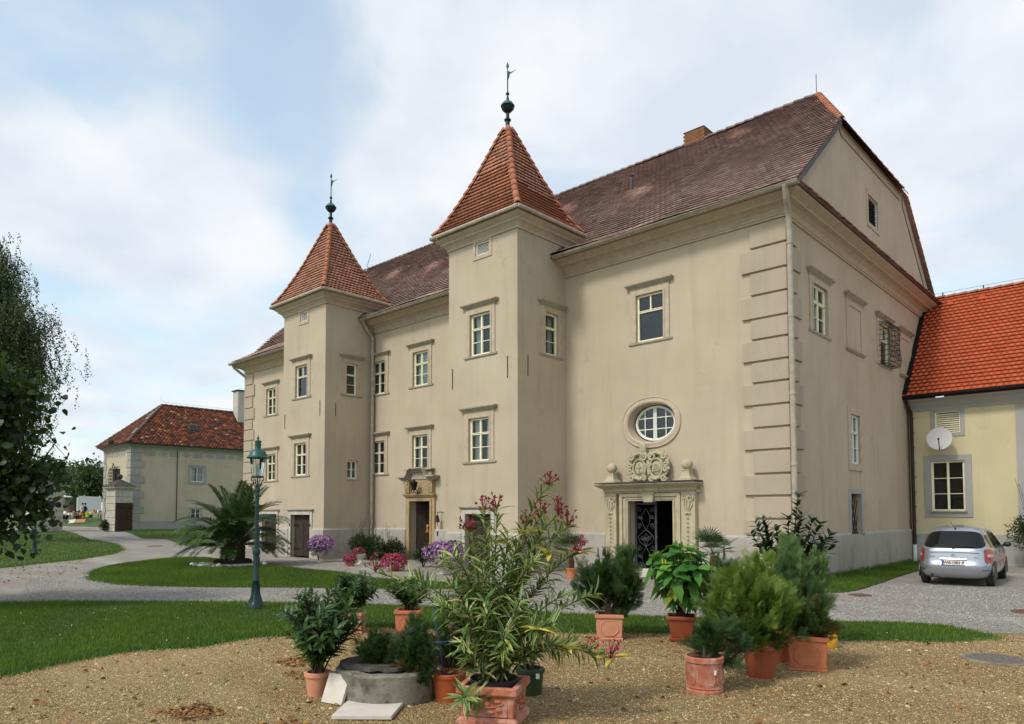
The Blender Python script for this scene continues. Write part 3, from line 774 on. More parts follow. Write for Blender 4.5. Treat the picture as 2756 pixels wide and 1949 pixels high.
for i in range(9):
    y = -.62+1.24*i/8; p = [(y, -.04, 1.32), (y, -.30, 1.30), (y, -.34, 1.2), (y, -.30, .7), (y, -.36, .15), (y, -.30, -.02), (y, -.04, -.04)]
    m.tube(p, .011, 5)
for j in range(8):
    z = 1.24-1.2*j/7; o_ = .33+.02*math.sin(j*1.3); m.tube([(-.62, -.03, z), (-.62, -o_, z), (.62, -o_, z), (.62, -.03, z)], .011, 5)
m.build('grille', 'iron', wb)
vent((-18.5, YT, 9.42), 0, .52, .40, n=7); vent((-8.345, YT, 9.6), 0, .58, .40, n=7)
gv = vent((0, 7.22, 10.95), math.pi/2, 1.0, .91, sw=.14, n=9, slat='white_paint')
for ch_ in gv.children:
    if ch_.name.startswith('slat'): ch_.data.materials[0] = MATS['shutter_dark']
# oval window
m = MB(); n = 48; prof = [(1.0, .0), (1.0, -.02), (1.06, -.045), (1.12, -.03), (1.20, -.03), (1.215, -.045), (1.24, -.03), (1.24, .01)]
rr = lambda t, f: (OV[0]+(OV[2]+(f-1)*.72)*(abs(math.cos(t))**.9)*math.copysign(1, math.cos(t)), OV[1]+(OV[3]+(f-1)*.72)*(abs(math.sin(t))**.9)*math.copysign(1, math.sin(t)))
vs = []
for f_, y in prof:
    for i in range(n): x, z = rr(2*math.pi*i/n, f_); vs.append((x, y, z))
m.add(vs, [(k*n+i, k*n+(i+1) % n, (k+1)*n+(i+1) % n, (k+1)*n+i) for k in range(len(prof)-1) for i in range(n)])
ovw = m.build('oval_window', 'trim', manor, smooth=True); ovw['label'] = 'oval window with white glazing bars over the portal'
m = MB(); pts = [(OV[0]+.62*math.cos(2*math.pi*i/36), .24, OV[1]+.47*math.sin(2*math.pi*i/36)) for i in range(37)]
m.tube(pts, .04, 6, cap=False)
for dx in (-.03, .03): m.box(OV[0]+dx-.022, OV[0]+dx+.022, .2, .27, OV[1]-.46, OV[1]+.46)
for dx in (-.34, .34): zz_ = .47*math.sqrt(1-(.34/.62)**2); m.box(OV[0]+dx-.012, OV[0]+dx+.012, .225, .255, OV[1]-zz_, OV[1]+zz_)
for dz in (-.16, .16): xx_ = .62*math.sqrt(1-(.16/.47)**2); m.box(OV[0]-xx_, OV[0]+xx_, .227, .253, OV[1]+dz-.012, OV[1]+dz+.012)
m.build('frame', 'white_paint', ovw)
xsplit = [-.62, -.34, 0, .34, .62]; zsplit = [-.47, -.16, .16, .47]
for i in range(4):
    for j in range(3):
        poly = []
        for (x, z) in [(xsplit[i], zsplit[j]), (xsplit[i+1], zsplit[j]), (xsplit[i+1], zsplit[j+1]), (xsplit[i], zsplit[j+1])]:
            r_ = math.hypot(x/.6, z/.45)
            if r_ > 1: x, z = x/r_, z/r_
            poly.append((OV[0]+x, .245, OV[1]+z))
        g = MB(); g.add(poly, [(0, 1, 2, 3)]); g.build('pane', 'glass', ovw, fixn=False)
m = MB(); vs = [(OV[0]+x_, .30, OV[1]+z_) for x_, z_ in ((-.95, -.75), (.95, -.75), (.95, .75), (-.95, .75))]; ns = [(rr(2*math.pi*i/32, .93)) for i in range(32)]
m.add([(x, .298, z) for x, z in ns]+[(OV[0]+(x-OV[0])*1.7, .298, OV[1]+(z-OV[1])*1.7) for x, z in ns], [(i, (i+1) % 32, 32+(i+1) % 32, 32+i) for i in range(32)])
m.build('reveal', 'plaster', ovw)

# quoins on both corners
for i, zb in enumerate([8.42, 7.8, 7.21, 6.61, 6.08, 5.52, 4.98, 4.41, 3.85, 3.29, 2.7, 2.15, 1.58, 1.16]):
    zt = ([9.02]+[8.42, 7.8, 7.21, 6.61, 6.08, 5.52, 4.98, 4.41, 3.85, 3.29, 2.7, 2.15, 1.58])[i]
    L, L2 = (1.11, .9) if i % 2 else (.87, .65)
    m = MB(); m.box(-L, .07, -.07, .01, zb+.028, zt-.028); m.box(-.01, .07, .01, L2, zb+.028, zt-.028); m.build('quoin', 'quoin_plaster', manor, bevel=.012)
    z0, z1 = zb*.975+.0, zt*.975
    L = .95 if i % 2 else .78
    m = MB(); m.box(-27.755, -27.7+L, -.055, .01, z0+.022, z1-.022); m.box(-27.755, -27.69, .01, .5, z0+.022, z1-.022); m.build('quoin', 'quoin_plaster', manor, bevel=.012)
# plinth
PL = [(0, 0), (.07, 0), (.07, 1.10), (.055, 1.13), (.0, 1.16)]
m = MB()
for a, b in ((-27.7, -26.05), (-24.15, X1L), (X1, -14.72), (-13.02, X2L), (X2, -5.42)):
    m = MB(); m.run((a, 0), (b, 0), (0, -1), PL); m.build('plinth', 'plinth_plaster', manor)
m = MB(); m.run((-2.40, 0), (0, 0), (0, -1), PL, 0, 1); m.run((0, 0), (0, 4.25), (1, 0), PL, 1, 0); m.box(.0, .07, 4.25, 5.47, 0, 1.06); m.run((0, 5.47), (0, 10.6), (1, 0), PL); m.build('plinth', 'plinth_plaster', manor)
m = MB(); m.box(-1.25, .10, -.10, .0, 0, 1.09); m.box(.0, .10, .0, 1.0, 0, 1.09); m.build('corner_plinth', 'plinth_plaster', manor, bevel=.015)
# eaves cornice
def corn(ze): return [(0, ze-.44), (.05, ze-.44), (.05, ze-.40), (.085, ze-.375), (.085, ze-.345), (.05, ze-.33), (.10, ze-.245), (.20, ze-.17), (.33, ze-.135), (.33, ze-.10), (.47, ze-.03), (.53, ze), (.53, ze+.035), (0, ze+.035)]
for nm, a, b, ze, m1 in (('cornice', X2, 0, 9.50, 1), ('cornice', X1, X2L, 9.44, 0), ('cornice', -27.7, X1L, 9.24, 0)):
    m = MB(); m.run((a, 0), (b, 0), (0, -1), corn(ze), 1 if a == -27.7 else 0, m1); m.build(nm, 'trim', manor)
    # half-round gutter
    g = MB(); n = 8; vs = []
    a2, b2 = a-(.5 if a == -27.7 else -.05), b+(.62 if b == 0 else -.02)
    for x in (a2, b2):
        for i in range(n): t_ = math.pi+math.pi*i/(n-1); vs.append((x, -.64+.085*math.cos(t_), ze+.075+.085*math.sin(t_)))
        for i in range(n): t_ = math.pi+math.pi*(n-1-i)/(n-1); vs.append((x, -.64+.075*math.cos(t_), ze+.08+.075*math.sin(t_)))
    g.add(vs, [(i, (i+1) % (2*n), 2*n+(i+1) % (2*n), 2*n+i) for i in range(2*n)]+[tuple(range(2*n)), tuple(range(2*n, 4*n))])
    g.tube([(a2, -.725, ze+.078), (b2, -.725, ze+.078)], .013, 6)
    for x in np.arange(a2+.6, b2, 1.1): g.box(x-.012, x+.012, -.735, -.55, ze-.02, ze+.0)
    g.build('gutter', 'gutter_paint', manor)
m = MB(); m.run((0, 0), (0, YB), (1, 0), corn(9.50), 1, 0); m.build('cornice', 'trim', manor)
# downpipes
def pipe(pts, r, mat, parent, collars=(), name='downpipe'):
    m = MB(); m.tube(pts, r, 12)
    for (x, y, z) in collars: m.lathe([(r, -.03), (r+.012, -.03), (r+.012, .03), (r, .03)], 12, (x, y, z))
    return m.build(name, mat, parent, smooth=True)
pipe([(.30, -.66, 9.55), (.30, -.60, 9.35), (.26, -.45, 9.20), (.22, -.28, 9.05), (.20, -.20, 8.85), (.20, -.17, 8.6), (.20, -.17, .15)], .07, 'gutter_paint', manor, [(.20, -.17, z) for z in (8.3, 6.5, 4.6, 2.9, 1.4)])
pipe([(-16.75, -.62, 9.46), (-16.78, -.55, 9.3), (-16.78, -.3, 9.0), (-16.76, -.13, 8.8), (-16.76, -.13, .1)], .065, 'gutter_paint', manor, [(-16.76, -.13, z) for z in (8.2, 6.2, 4.4, 2.6)])
pipe([(-27.95, -.62, 9.26), (-27.97, -.5, 9.1), (-27.93, -.2, 8.9), (-27.90, .06, 8.72), (-27.88, .12, 8.5), (-27.88, .12, .1)], .065, 'gutter_paint', manor)

# main roof -------------------------------------------------------------
YR, ZR = 7.35, 16.04
def dz(x): return 0.0 if x > -9 else (-.06 if x > -18 else -.06-.2*min(1, (-18-x)/3))
roof_prof = [(-.74, 9.60), (.6, 10.18), (YR, ZR)]
def prof_at(s):                                                 # distance along slope
    for (y0, z0), (y1, z1) in zip(roof_prof[:-1], roof_prof[1:]):
        l = math.hypot(y1-y0, z1-z0)
        if s <= l+1e-9 or (y1, z1) == roof_prof[-1]: t_ = s/l; return np.array((0, y0+(y1-y0)*t_, z0+(z1-z0)*t_)), np.array((0, -(z1-z0)/l, (y1-y0)/l))
        s -= l
tot = sum(math.hypot(b[0]-a[0], b[1]-a[1]) for a, b in zip(roof_prof[:-1], roof_prof[1:]))
def xr(z): return .14 if z < 13.14 else .14+(-1.67-.14)*(z-13.14)/(ZR-13.14)
def xl(y, z): return -27.95-.25*y if z < 13.14 else (-27.95-.25*4.02)+(-27.8+27.95+.25*4.02)*(z-13.14)/(ZR-13.14)
rows = []; ex = .215; nr = int(tot/ex); e = V(1, 0, 0)
roof = MB(); rp = []
for i in range(nr):
    p0, n0 = prof_at(i*ex); p1, n1 = prof_at(min(tot, (i+1)*ex+.03))
    rows.append((p0, xl(p0[1], p0[2]), xr(p0[2]), p1, xl(p1[1], p1[2]), xr(p1[2]), e, n0))
for y, z in [(-.74, 9.60), (.6, 10.18), (4.0, 13.14), (YR, ZR)]: rp.append(((xl(y, z), y, z-.015), (xr(z), y, z-.015)))
xs_ = [-18, -19.5, -21]
for k_, ((a, b), (c, d)) in enumerate(zip(rp[:-1], rp[1:])):
    L4 = lambda p, q: [p]+[(x, p[1], p[2]) for x in (-21, -18, -9)]+[q]
    A4, C4 = L4(a, b), L4(c, d)
    if k_ == 0: A4 = [(x, y, z+dz(x)-.02) for x, y, z in A4]; C4 = [(x, y, z+dz(x)*.45-.02) for x, y, z in C4]
    if k_ == 1: A4 = [(x, y, z+dz(x)*.45-.02) for x, y, z in A4]
    for q in range(4): roof.quad(A4[q], A4[q+1], C4[q+1], C4[q])
roof.quad((-27.8, YR, ZR-.02), (-1.67, YR, ZR-.02), (.14, 10.7, 13.1), (-30.6, 10.7, 13.1)); roof.quad((-30.6, 10.7, 13.1), (.14, 10.7, 13.1), (.14, YB+.7, 9.5), (-31.6, YB+.7, 9.5))
roof.add([(.20, 4.0, 13.05), (.20, 10.65, 13.05), (-1.67, YR, ZR-.02)], [(0, 1, 2)]); roof.add([(-28.9, 4.0, 13.05), (-30.6, 10.8, 13.05), (-27.8, YR, ZR-.02)], [(0, 1, 2)])
roof_o = roof.build('roof', 'roof_tile_old', manor, rnd=True)
tl = tile_rows(rows, .19, .001, lift=.054, jit=.006)
tl2 = []
for v, ri, w_ in tl:
    f_ = max(0, 1-ri/12); xm = v[:, 0].mean(); v = v.copy(); v[:, 2] += dz(xm)*f_
    wob = .02*math.sin(xm*1.7+ri*.13)+.02*math.sin(xm*.53+ri*.31); v[:, 2] += wob
    tl2.append((v, ri, w_))
# tile tone runs darker towards the ridge, paler lower down
rv = np.clip(.48+.2*np.array([(-t_[1]+23)/23 for t_ in tl2])+rng.normal(0, .12, len(tl2)), 0, .93); rv[rng.random(len(rv)) > .985] = 1
tile_mesh('roof_tiles', tl2, 'roof_tile_old', roof_o, rnd=rv)
# half-hip tiles and back-slope edge
rows = []; hp0 = V(.22, 0, 13.05); hp1 = V(-1.67, 0, ZR); hl = np.linalg.norm(hp1-hp0); n = int(hl/.145); nn = V(ZR-13.03, 0, 1.99); nn /= np.linalg.norm(nn)
for i in range(n):
    a, b = i/n, min(1, (i+1.2)/n); rows.append((hp0+(hp1-hp0)*a, 4.0+(YR-4.0)*a, 10.65-(10.65-YR)*a, hp0+(hp1-hp0)*b, 4.0+(YR-4.0)*b, 10.65-(10.65-YR)*b, V(0, 1, 0), nn))
tile_mesh('hip_tiles', tile_rows(rows, .18, lift=.03), 'roof_tile_old', roof_o)
rows = []; bt = math.hypot(YB+.7-YR, ZR-9.5)
for i in range(int(bt/.3)):                                      # back slope, coarse, only its verge shows
    f0, f1 = i*.3/bt, min(1, (i+1.1)*.3/bt); A_ = V(0, YB+.7, 9.52); B_ = V(0, YR, ZR)
    p0, p1 = A_+(B_-A_)*f0, A_+(B_-A_)*f1
    rows.append((p0, -29, xr(p0[2]), p1, -29, xr(p1[2]), e, V(0, .66, .75)))
tile_mesh('rear_tiles', tile_rows(rows, .36, lift=.03), 'roof_tile_old', roof_o)
# little pent of tiles over the gable cornice
rows = [(V(.66, 0, 9.56), -.6, YB, V(.28, 0, 9.70), -.6, YB, V(0, 1, 0), V(.35, 0, .94)), (V(.36, 0, 9.69), -.25, YB, V(.02, 0, 9.82), -.1, YB, V(0, 1, 0), V(.35, 0, .94))]
tile_mesh('pent_tiles', tile_rows(rows, .18, lift=.03), 'roof_tile_old', roof_o)
m = MB(); m.quad((.62, -.62, 9.545), (.62, YB, 9.545), (0, YB, 9.77), (0, .0, 9.77)); m.build('pent_deck', 'roof_tile_old', roof_o, rnd=True)
ridge_tiles('ridge_tile', [(-27.8, YR, ZR+.02), (-1.75, YR, ZR+.02)], .36, .13, 'ridge_tile', roof_o)
ridge_tiles('hip_tile', [(.06, 4.2, 13.27), (-1.67, YR, ZR+.05)], .30, .11, 'hip_tile', roof_o)
ridge_tiles('hip_tile', [(.06, 10.5, 13.27), (-1.67, YR, ZR+.05)], .30, .11, 'hip_tile', roof_o)
ridge_tiles('hip_tile', [(-28.9, 4.0, 13.16), (-27.8, YR, ZR+.05)], .34, .13, 'ridge_tile', roof_o)
m = MB()                                                        # lead flashing up the verge
p, q = np.array((.15, -.70, 9.60)), np.array((.15, .6, 10.16)); m.add([p, q, q+(-.0, 0, -.14), p+(0, 0, -.1)], [(0, 1, 2, 3)]); s_ = np.array((.15, 4.02, 13.13)); m.add([q, s_, s_+(0, 0, -.16), q+(0, 0, -.14)], [(0, 1, 2, 3)])
m.build('verge_flashing', 'lead', roof_o)
m = MB(); m.tube([(-1.72, YR, ZR), (-1.72, YR, ZR+.75)], .012, 5); m.build('lightning_rod', 'lead', roof_o)
m = MB(); m.tube([(-27.6, YR, ZR), (-27.6, YR-.02, ZR+.3), (-27.3, YR, ZR+.9)], .014, 5); m.build('lightning_rod', 'lead', roof_o)
m = MB(); m.tube([(-7.35, 4.45, 13.4), (-7.35, 4.45, 14.05)], .05, 10); m.lathe([(.07, 0), (.085, .02), (.02, .07)], 10, (-7.35, 4.45, 14.03)); m.build('vent_pipe', 'lead', roof_o, smooth=True)
m = MB(); m.tube([(-21.9, 1.2, 10.6), (-21.9, 1.15, 11.15)], .05, 8); m.lathe([(.07, 0), (.085, .02), (.02, .07)], 8, (-21.9, 1.15, 11.12)); m.build('vent_pipe', 'lead', roof_o, smooth=True)
m = MB(); cx0, cx1, cy0, cy1, cz0, cz1 = -6.75, -5.9, 7.25, 8.1, 15.3, 16.5
m.box(cx0+.02, cx1-.02, cy0+.02, cy1-.02, cz0, cz1-.02); ch = m.build('chimney', 'mortar', manor)
bme = {}
def brick_mesh(l):
    if l not in bme:
        b = MB(); b.box(-l/2, l/2, -.055, .055, -.031, .031); me = bpy.data.meshes.new('brick'); me.from_pydata(b.v, [], b.f); me.materials.append(MATS['brick']); bme[l] = me
    return bme[l]
for c in range(16):
    z = 15.66+c*.072
    if z > cz1-.03: break
    for side in range(2):
        L_, nb = (cx1-cx0, 5) if side == 0 else (cy1-cy0, 5)
        for k in range(nb):
            l = L_/nb-.012; u = (k+.5)*L_/nb+(.035 if c % 2 else -.035)
            mt = Matrix.Translation((cx0+u, cy0+.045, z)) if side == 0 else Matrix.Translation((cx1-.045, cy0+u, z))@Matrix.Rotation(math.pi/2, 4, 'Z')
            link('brick', brick_mesh(round(l*(.96 if (k+c) % 2 else .9), 3)), None, ch, mtx=mt)
m = MB(); m.box(cx0-.02, cx1+.02, cy0-.02, cy1+.02, cz1, cz1+.035); m.build('chimney_cap', 'slate', ch, bevel=.01)

# towers ---------------------------------------------------------------
def tower(xa, xb, ztop, front, side, zg, apex, tip, big):
    yb = .9
    m = MB(); wall_grid(m, lambda a, z, d: (a, YT+d, z), xa, xb, -.1, ztop, front, .24)
    wall_grid(m, lambda a, z, d: (xb-d, a, z), YT, yb, -.1, ztop, side, .2)
    m.quad((xa, YT, -.1), (xa, yb, -.1), (xa, yb, ztop), (xa, YT, ztop))
    m.build('tower_wall', 'plaster', manor, fixn=False)
    doors = [h for h in front if h[2] <= 0][0]
    m = MB(); m.run((xa, 0), (xa, YT), (-1, 0), PL, 0, 1); m.run((xa, YT), (doors[0]-.16, YT), (0, -1), PL, 1, 0); m.build('plinth', 'plinth_plaster', manor)
    m = MB(); m.run((doors[1]+.16, YT), (xb, YT), (0, -1), PL, 0, 1); m.run((xb, YT), (xb, .0), (1, 0), PL, 1, 0); m.build('plinth', 'plinth_plaster', manor)
    prof = [(0, zg-.36), (.04, zg-.36), (.05, zg-.30), (.12, zg-.22), (.20, zg-.17), (.20, zg-.13), (.30, zg-.06), (.34, zg-.0), (.34, zg+.02), (0, zg+.02)]
    m = MB(); m.run((xa, YT), (xb, YT), (0, -1), prof, 1, 1); m.run((xb, YT), (xb, yb), (1, 0), prof, 1, 0); m.run((xa, yb), (xa, YT), (-1, 0), prof, 0, 1); m.build('cornice', 'trim', manor)
    c = np.array(((xa+xb)/2, -1.05)); hx, hy = (xb-xa)/2+.36, YT-.36-(-1.05); hy = -hy
    ring_ = lambda f, z, o=0: [(c[0]-hx*f-o, c[1]-hy*f-o, z), (c[0]+hx*f+o, c[1]-hy*f-o, z), (c[0]+hx*f+o, c[1]+hy*f+o, z), (c[0]-hx*f-o, c[1]+hy*f+o, z)]
    m = MB()
    for i in range(4):                                          # gutters
        a, b = np.array(ring_(1, zg+.06, .06)[i]), np.array(ring_(1, zg+.06, .06)[(i+1) % 4]); m.tube([a, b], .06, 8)
    m.build('gutter', 'gutter_paint', manor, smooth=True)
    H = apex-zg; knots = [(0, 1.0), (.07, .885), (.16, .775), (.3, .625), (.5, .435), (1.0, .02)]
    def fr_(t_):
        for (a, fa), (b, fb) in zip(knots[:-1], knots[1:]):
            if t_ <= b: return fa+(fb-fa)*(t_-a)/(b-a)
        return .02
    ts = np.linspace(0, 1, 33)
    m = MB()
    for i in range(32): 
        A_, B_ = ring_(fr_(ts[i]), zg+.10+H*ts[i], -.02), ring_(fr_(ts[i+1]), zg+.10+H*ts[i+1], -.02)
        for k in range(4): m.quad(A_[k], A_[(k+1) % 4], B_[(k+1) % 4], B_[k])
    ro = m.build('tower_roof', 'roof_tile_tower', manor, rnd=True)
    ro['label'] = 'steep pyramid roof of red tiles on the nearer tower' if big else 'steep pyramid roof of red tiles on the farther tower'
    # slope distance table
    alltiles = []
    dirs = [(V(1, 0, 0), V(0, -1, 0), hx, hy), (V(0, 1, 0), V(1, 0, 0), hy, hx), (V(-1, 0, 0), V(0, 1, 0), hx, hy), (V(0, -1, 0), V(-1, 0, 0), hy, hx)]
    for k, (e_, o_, he, ho) in enumerate(dirs):
        rows = []; t_ = 0.0
        while t_ < .985:
            f0 = fr_(t_); 
            dtt = .155/math.hypot(H, ho*(fr_(t_)-fr_(min(1, t_+.02)))/.02)
            t2 = min(1, t_+dtt); t3 = min(1, t_+dtt*1.25); f3 = fr_(t3)
            Pb = V(c[0], c[1], zg+.10+H*t_)+o_*ho*f0; Pt = V(c[0], c[1], zg+.10+H*t3)+o_*ho*f3
            u = (Pt-Pb)/np.linalg.norm(Pt-Pb); nn_ = np.cross(e_, u)
            rows.append((Pb, -he*f0, he*f0, Pt, -he*f3, he*f3, e_, nn_)); t_ = t2
        alltiles += [(k, x) for x in tile_rows(rows, .165, .003, lift=.058, jit=.005)]
    rest = []
    singles = 0
    if big:
        me0 = None
        for k, (v, ri, w_) in alltiles:
            if k in (0, 1) and ri < 14 and w_ > .15 and singles < 300 and (abs(np.linalg.norm(v[4]-v[5])-w_) < .01):
                if me0 is None:
                    me0 = bpy.data.meshes.new('roof_tile'); me0.from_pydata([(0, 0, .027), (.157, 0, .027), (0, 0, .055), (.157, 0, .055), (.157, 1, .006), (0, 1, .006)], [], [(2, 3, 4, 5), (0, 1, 3, 2), (0, 5, 4, 1), (0, 2, 5), (1, 4, 3)]); me0.materials.append(MATS['tile_single'])
                ex_ = (v[1]-v[0])/np.linalg.norm(v[1]-v[0]); uy = v[5]-v[2]; L_ = np.linalg.norm(v[5]-v[0]); uy = uy-ex_*(uy@ex_); uy /= np.linalg.norm(uy); nz_ = np.cross(ex_, uy)
                mt = Matrix(np.stack([ex_*(w_/.157), uy*L_, nz_], 1).tolist()).to_4x4(); mt.translation = Vector(v[0]-nz_*.027)
                link('roof_tile', me0, None, ro, mtx=mt); singles += 1
            else: rest.append((v, ri, w_))
    else: rest = [x for k, x in alltiles]
    tile_mesh('roof_tiles', rest, 'roof_tile_tower', ro)
    for k in range(4):
        pts = [np.array(ring_(fr_(t_), zg+.13+H*t_)[k]) for t_ in (0, .07, .16, .3, .5, .97)]
        ridge_tiles('hip_tile', pts, .29, .105, 'hip_tile', ro, upv=(pts[0][0]-c[0], pts[0][1]-c[1], 1.2), sink=.0)
    # copper finial
    cx, cy = c[0], c[1]; z0 = apex
    fo = MB(); sc = (tip-apex)/2.24
    fo.lathe([(.19, -.10), (.10, .02), (.075, .08), (.07, .2), (.07, .26), (.11, .30), (.115, .33), (.07, .36), (.055, .40), (.055, .58)], 12, (cx, cy, z0))
    fin = fo.build('finial', 'copper', manor, smooth=True)
    fo = MB(); n = 20; prof = [(.06, .56), (.12, .60), (.185, .68), (.205, .75), (.225, .77)]; vs = []
    for r_, z in prof:
        for j in range(n): k_ = 1+(.07 if j % 2 else -.05)*(1 if .1 < r_ < .21 else 0); vs.append((cx+r_*k_*math.cos(2*math.pi*j/n), cy+r_*k_*math.sin(2*math.pi*j/n), z0+z))
    fo.add(vs, [(i*n+j, i*n+(j+1) % n, (i+1)*n+(j+1) % n, (i+1)*n+j) for i in range(4) for j in range(n)]); fo.build('finial_bowl', 'copper', fin, smooth=True)
    fo = MB(); fo.lathe([(.225, .77), (.225, .79), (.19, .80), (.17, .87), (.11, .925), (.05, .94)], 20, (cx, cy, z0)); fo.build('finial_cap', 'verdigris', fin, smooth=True)
    fo = MB(); fo.lathe([(.05, .93), (.045, 1.02), (.03, 1.1), (.025, 1.13), (.06, 1.17), (.06, 1.2), (.02, 1.24), (.018, 1.9), (.012, 2.0)], 10, (cx, cy, z0)); fo.build('finial_rod', 'copper', fin, smooth=True)
    fo = MB(); fo.add([(cx, cy, z0+1.97), (cx+.055*.74, cy+.055*.68, z0+2.1), (cx, cy, z0+2.24), (cx-.055*.74, cy-.055*.68, z0+2.1), (cx+.012, cy-.012, z0+2.1), (cx-.012, cy+.012, z0+2.1)], [(0, 1, 4), (1, 2, 4), (2, 3, 4), (3, 0, 4), (1, 0, 5), (2, 1, 5), (3, 2, 5), (0, 3, 5)])
    e2 = np.array((.74, .68, 0)); b0 = np.array((cx, cy, z0))
    pr = [(0.0, 1.60), (.05, 1.72), (.075, 1.83), (.10, 1.86), (.28, 1.98), (.10, 1.90), (.05, 1.93), (0, 1.93)]
    q = [b0+e2*a+np.array((0, 0, z)) for a, z in pr]; w_ = np.array((-.68, .74, 0))*.006
    fo.add([p+w_ for p in q]+[p-w_ for p in q], [tuple(range(8)), tuple(range(15, 7, -1))]+[(i, (i+1) % 8, 8+(i+1) % 8, 8+i) for i in range(8)])
    fo.build('weather_vane', 'verdigris', fin)
    # flashing where the tower meets the main roof
    m = MB(); m.add([(xb+.01, -.70, 9.62+dz(xb)), (xb+.30, -.70, 9.62+dz(xb)), (xb+.16, .6, 10.24), (xb+.01, .6, 10.24)], [(0, 1, 2, 3)])
    m.add([(xb+.01, -.72, 9.60), (xb+.01, .6, 10.3), (xb+.01, .6, 10.5), (xb+.012, -.3, 9.95)], [(0, 1, 2, 3)]); m.build('flashing', 'lead', manor)
T1D = (-19.27, -17.84, 0.0, 1.68); T2D = (-9.07, -7.97, 0.0, 1.71)
tower(X1L, X1, 10.1, [hole(q) for q in T1W.values()]+[T1D, (-18.76, -18.24, 9.42, 9.82)], [(-1.28, -.78, 6.41, 7.65), (-1.2, -.7, 3.1, 3.82)], 10.20, 13.66, 15.9, False)
tower(X2L, X2, 10.3, [hole(q) for q in T2W.values()]+[T2D, (-8.635, -8.055, 9.6, 10.0)], [(-1.01, -.39, 6.53, 7.81)], 10.40, 13.97, 16.23, True)
for p in ([(-9.68, YT-.014, 5.63), (-9.672, YT-.022, 5.95), (-9.68, YT-.014, 6.27)], [(-7.30, YT-.014, 5.68), (-7.292, YT-.022, 6.0), (-7.30, YT-.014, 6.32)], [(-19.86, YT-.014, 5.2), (-19.86, YT-.02, 5.8)], [(-17.25, YT-.014, 5.5), (-17.25, YT-.02, 6.1)], [(X2+.014, -1.78, 5.75), (X2+.02, -1.78, 6.35)], [(X1+.014, -1.75, 5.5), (X1+.02, -1.75, 6.0)]):
    m = MB(); m.tube(p, .011, 5); m.build('wall_anchor', 'brown_pipe', manor)

# doors ------------------------------------------------------------------
def clip(poly, x0, x1, z0, z1):
    for ax, lim, sg in ((0, x0, 1), (0, x1, -1), (1, z0, 1), (1, z1, -1)):
        out = []
        for i in range(len(poly)):
            p, q = poly[i-1], poly[i]; a, b = sg*(p[ax]-lim), sg*(q[ax]-lim)
            if (a >= 0) != (b >= 0): t_ = a/(a-b); out.append((p[0]+(q[0]-p[0])*t_, p[1]+(q[1]-p[1])*t_))
            if b >= 0: out.append(q)
        poly = out
        if not poly: return []
    return poly
def leaf_planks(mb, x0, x1, z0, z1, y, s, pitch=.115):
    k = -40
    mb.box(x0, x1, y+.02, y+.05, z0, z1)
    for k in range(-30, 40):
        b0, b1 = k*pitch*1.3, (k+.9)*pitch*1.3                     # lines z = s*x*1.2 + b
        q = [(x0-.1, s*1.25*(x0-.1)+b0), (x1+.1, s*1.25*(x1+.1)+b0), (x1+.1, s*1.25*(x1+.1)+b1), (x0-.1, s*1.25*(x0-.1)+b1)]
        q = clip([(x, z) for x, z in q], x0, x1, z0, z1)
        if len(q) < 3: continue
        n = len(q); cx_ = sum(a for a, b in q)/n; cz_ = sum(b for a, b in q)/n
        mb.add([(a, y+.021, b) for a, b in q]+[(cx_+(a-cx_)*.96, y, cz_+(b-cz_)*.96) for a, b in q], [tuple(range(n, 2*n))]+[(i, (i+1) % n, n+(i+1) % n, n+i) for i in range(n)])
def cellar_door(d, y, zlow=0.0):
    x0, x1, z1 = d[0], d[1], d[3]; w_ = x1-x0; c = (x0+x1)/2
    m = MB(); ring(m, w_, z1, .15, .13, 0, -.05, .03); o = m.build('cellar_door', 'pale_stone', manor, bevel=.01, loc=(c, y, 0))
    m = MB(); m.mould(-w_/2-.13, w_/2+.13, [(.05, z1+.132), (.07, z1+.16), (.11, z1+.19), (.11, z1+.22), (.0, z1+.24)], 0); m.build('cornice', 'cornice_stone', o, bevel=.005)
    for s, (a, b) in ((-1, (-w_/2, -.008)), (1, (.008, w_/2))):
        m = MB(); leaf_planks(m, a, b, .03, z1-.01, .14, s); m.build('door_leaf', 'door_wood', o)
        for zf in (.2, .76):
            xx = -w_/2-.05 if s < 0 else w_/2+.05; x_ = xx-s*.38; h = MB(); h.box(min(xx, x_), max(xx, x_), .105, .13, z1*zf-.02, z1*zf+.02); h.box(xx-.025, xx+.025, -.075, .11, z1*zf-.05, z1*zf+.05); h.build('hinge', 'iron', o)
    return o
cellar_door(T1D, YT); cellar_door(T2D, YT); cellar_door(LD, 0)
# carved door in the middle section
c = (MDr[0]+MDr[1])/2
m = MB(); ring(m, 1.18, 2.18, .24, .16, 0, -.08, .02); ring(m, 1.18, 2.18, .10, .09, 0, -.11, -.079); m.box(-.85, .85, -.13, .02, 2.34, 2.44); m.box(-.80, .80, -.09, .02, 2.44, 3.0)
md = m.build('carved_door', 'door_stone', manor, bevel=.012, loc=(c, 0, 0)); md['label'] = 'ochre stone door surround with curved pediment'
m = MB(); m.mould(-.78, .78, [(.08, 2.38), (.11, 2.40), (.13, 2.46), (.0, 2.48)], -.06); m.build('lintel_moulding', 'door_stone', md)
for s in (-1, 1):
    m = MB(); m.box(s*.66-.13, s*.66+.13, -.17, -.08, 2.49, 2.98)
    for k in (-.07, 0, .07): m.box(s*.66+k-.02, s*.66+k+.02, -.19, -.168, 2.52, 2.74)
    m.lathe([(.075, -.02), (.075, .02)], 12, (0, 0, 0))
    vv = m.v[-24:]; m.v = m.v[:-24]; m.v += [(s*.66+x, -.18+z, 2.87+y) for x, y, z in vv]
    m.build('console', 'door_stone', md, bevel=.006)
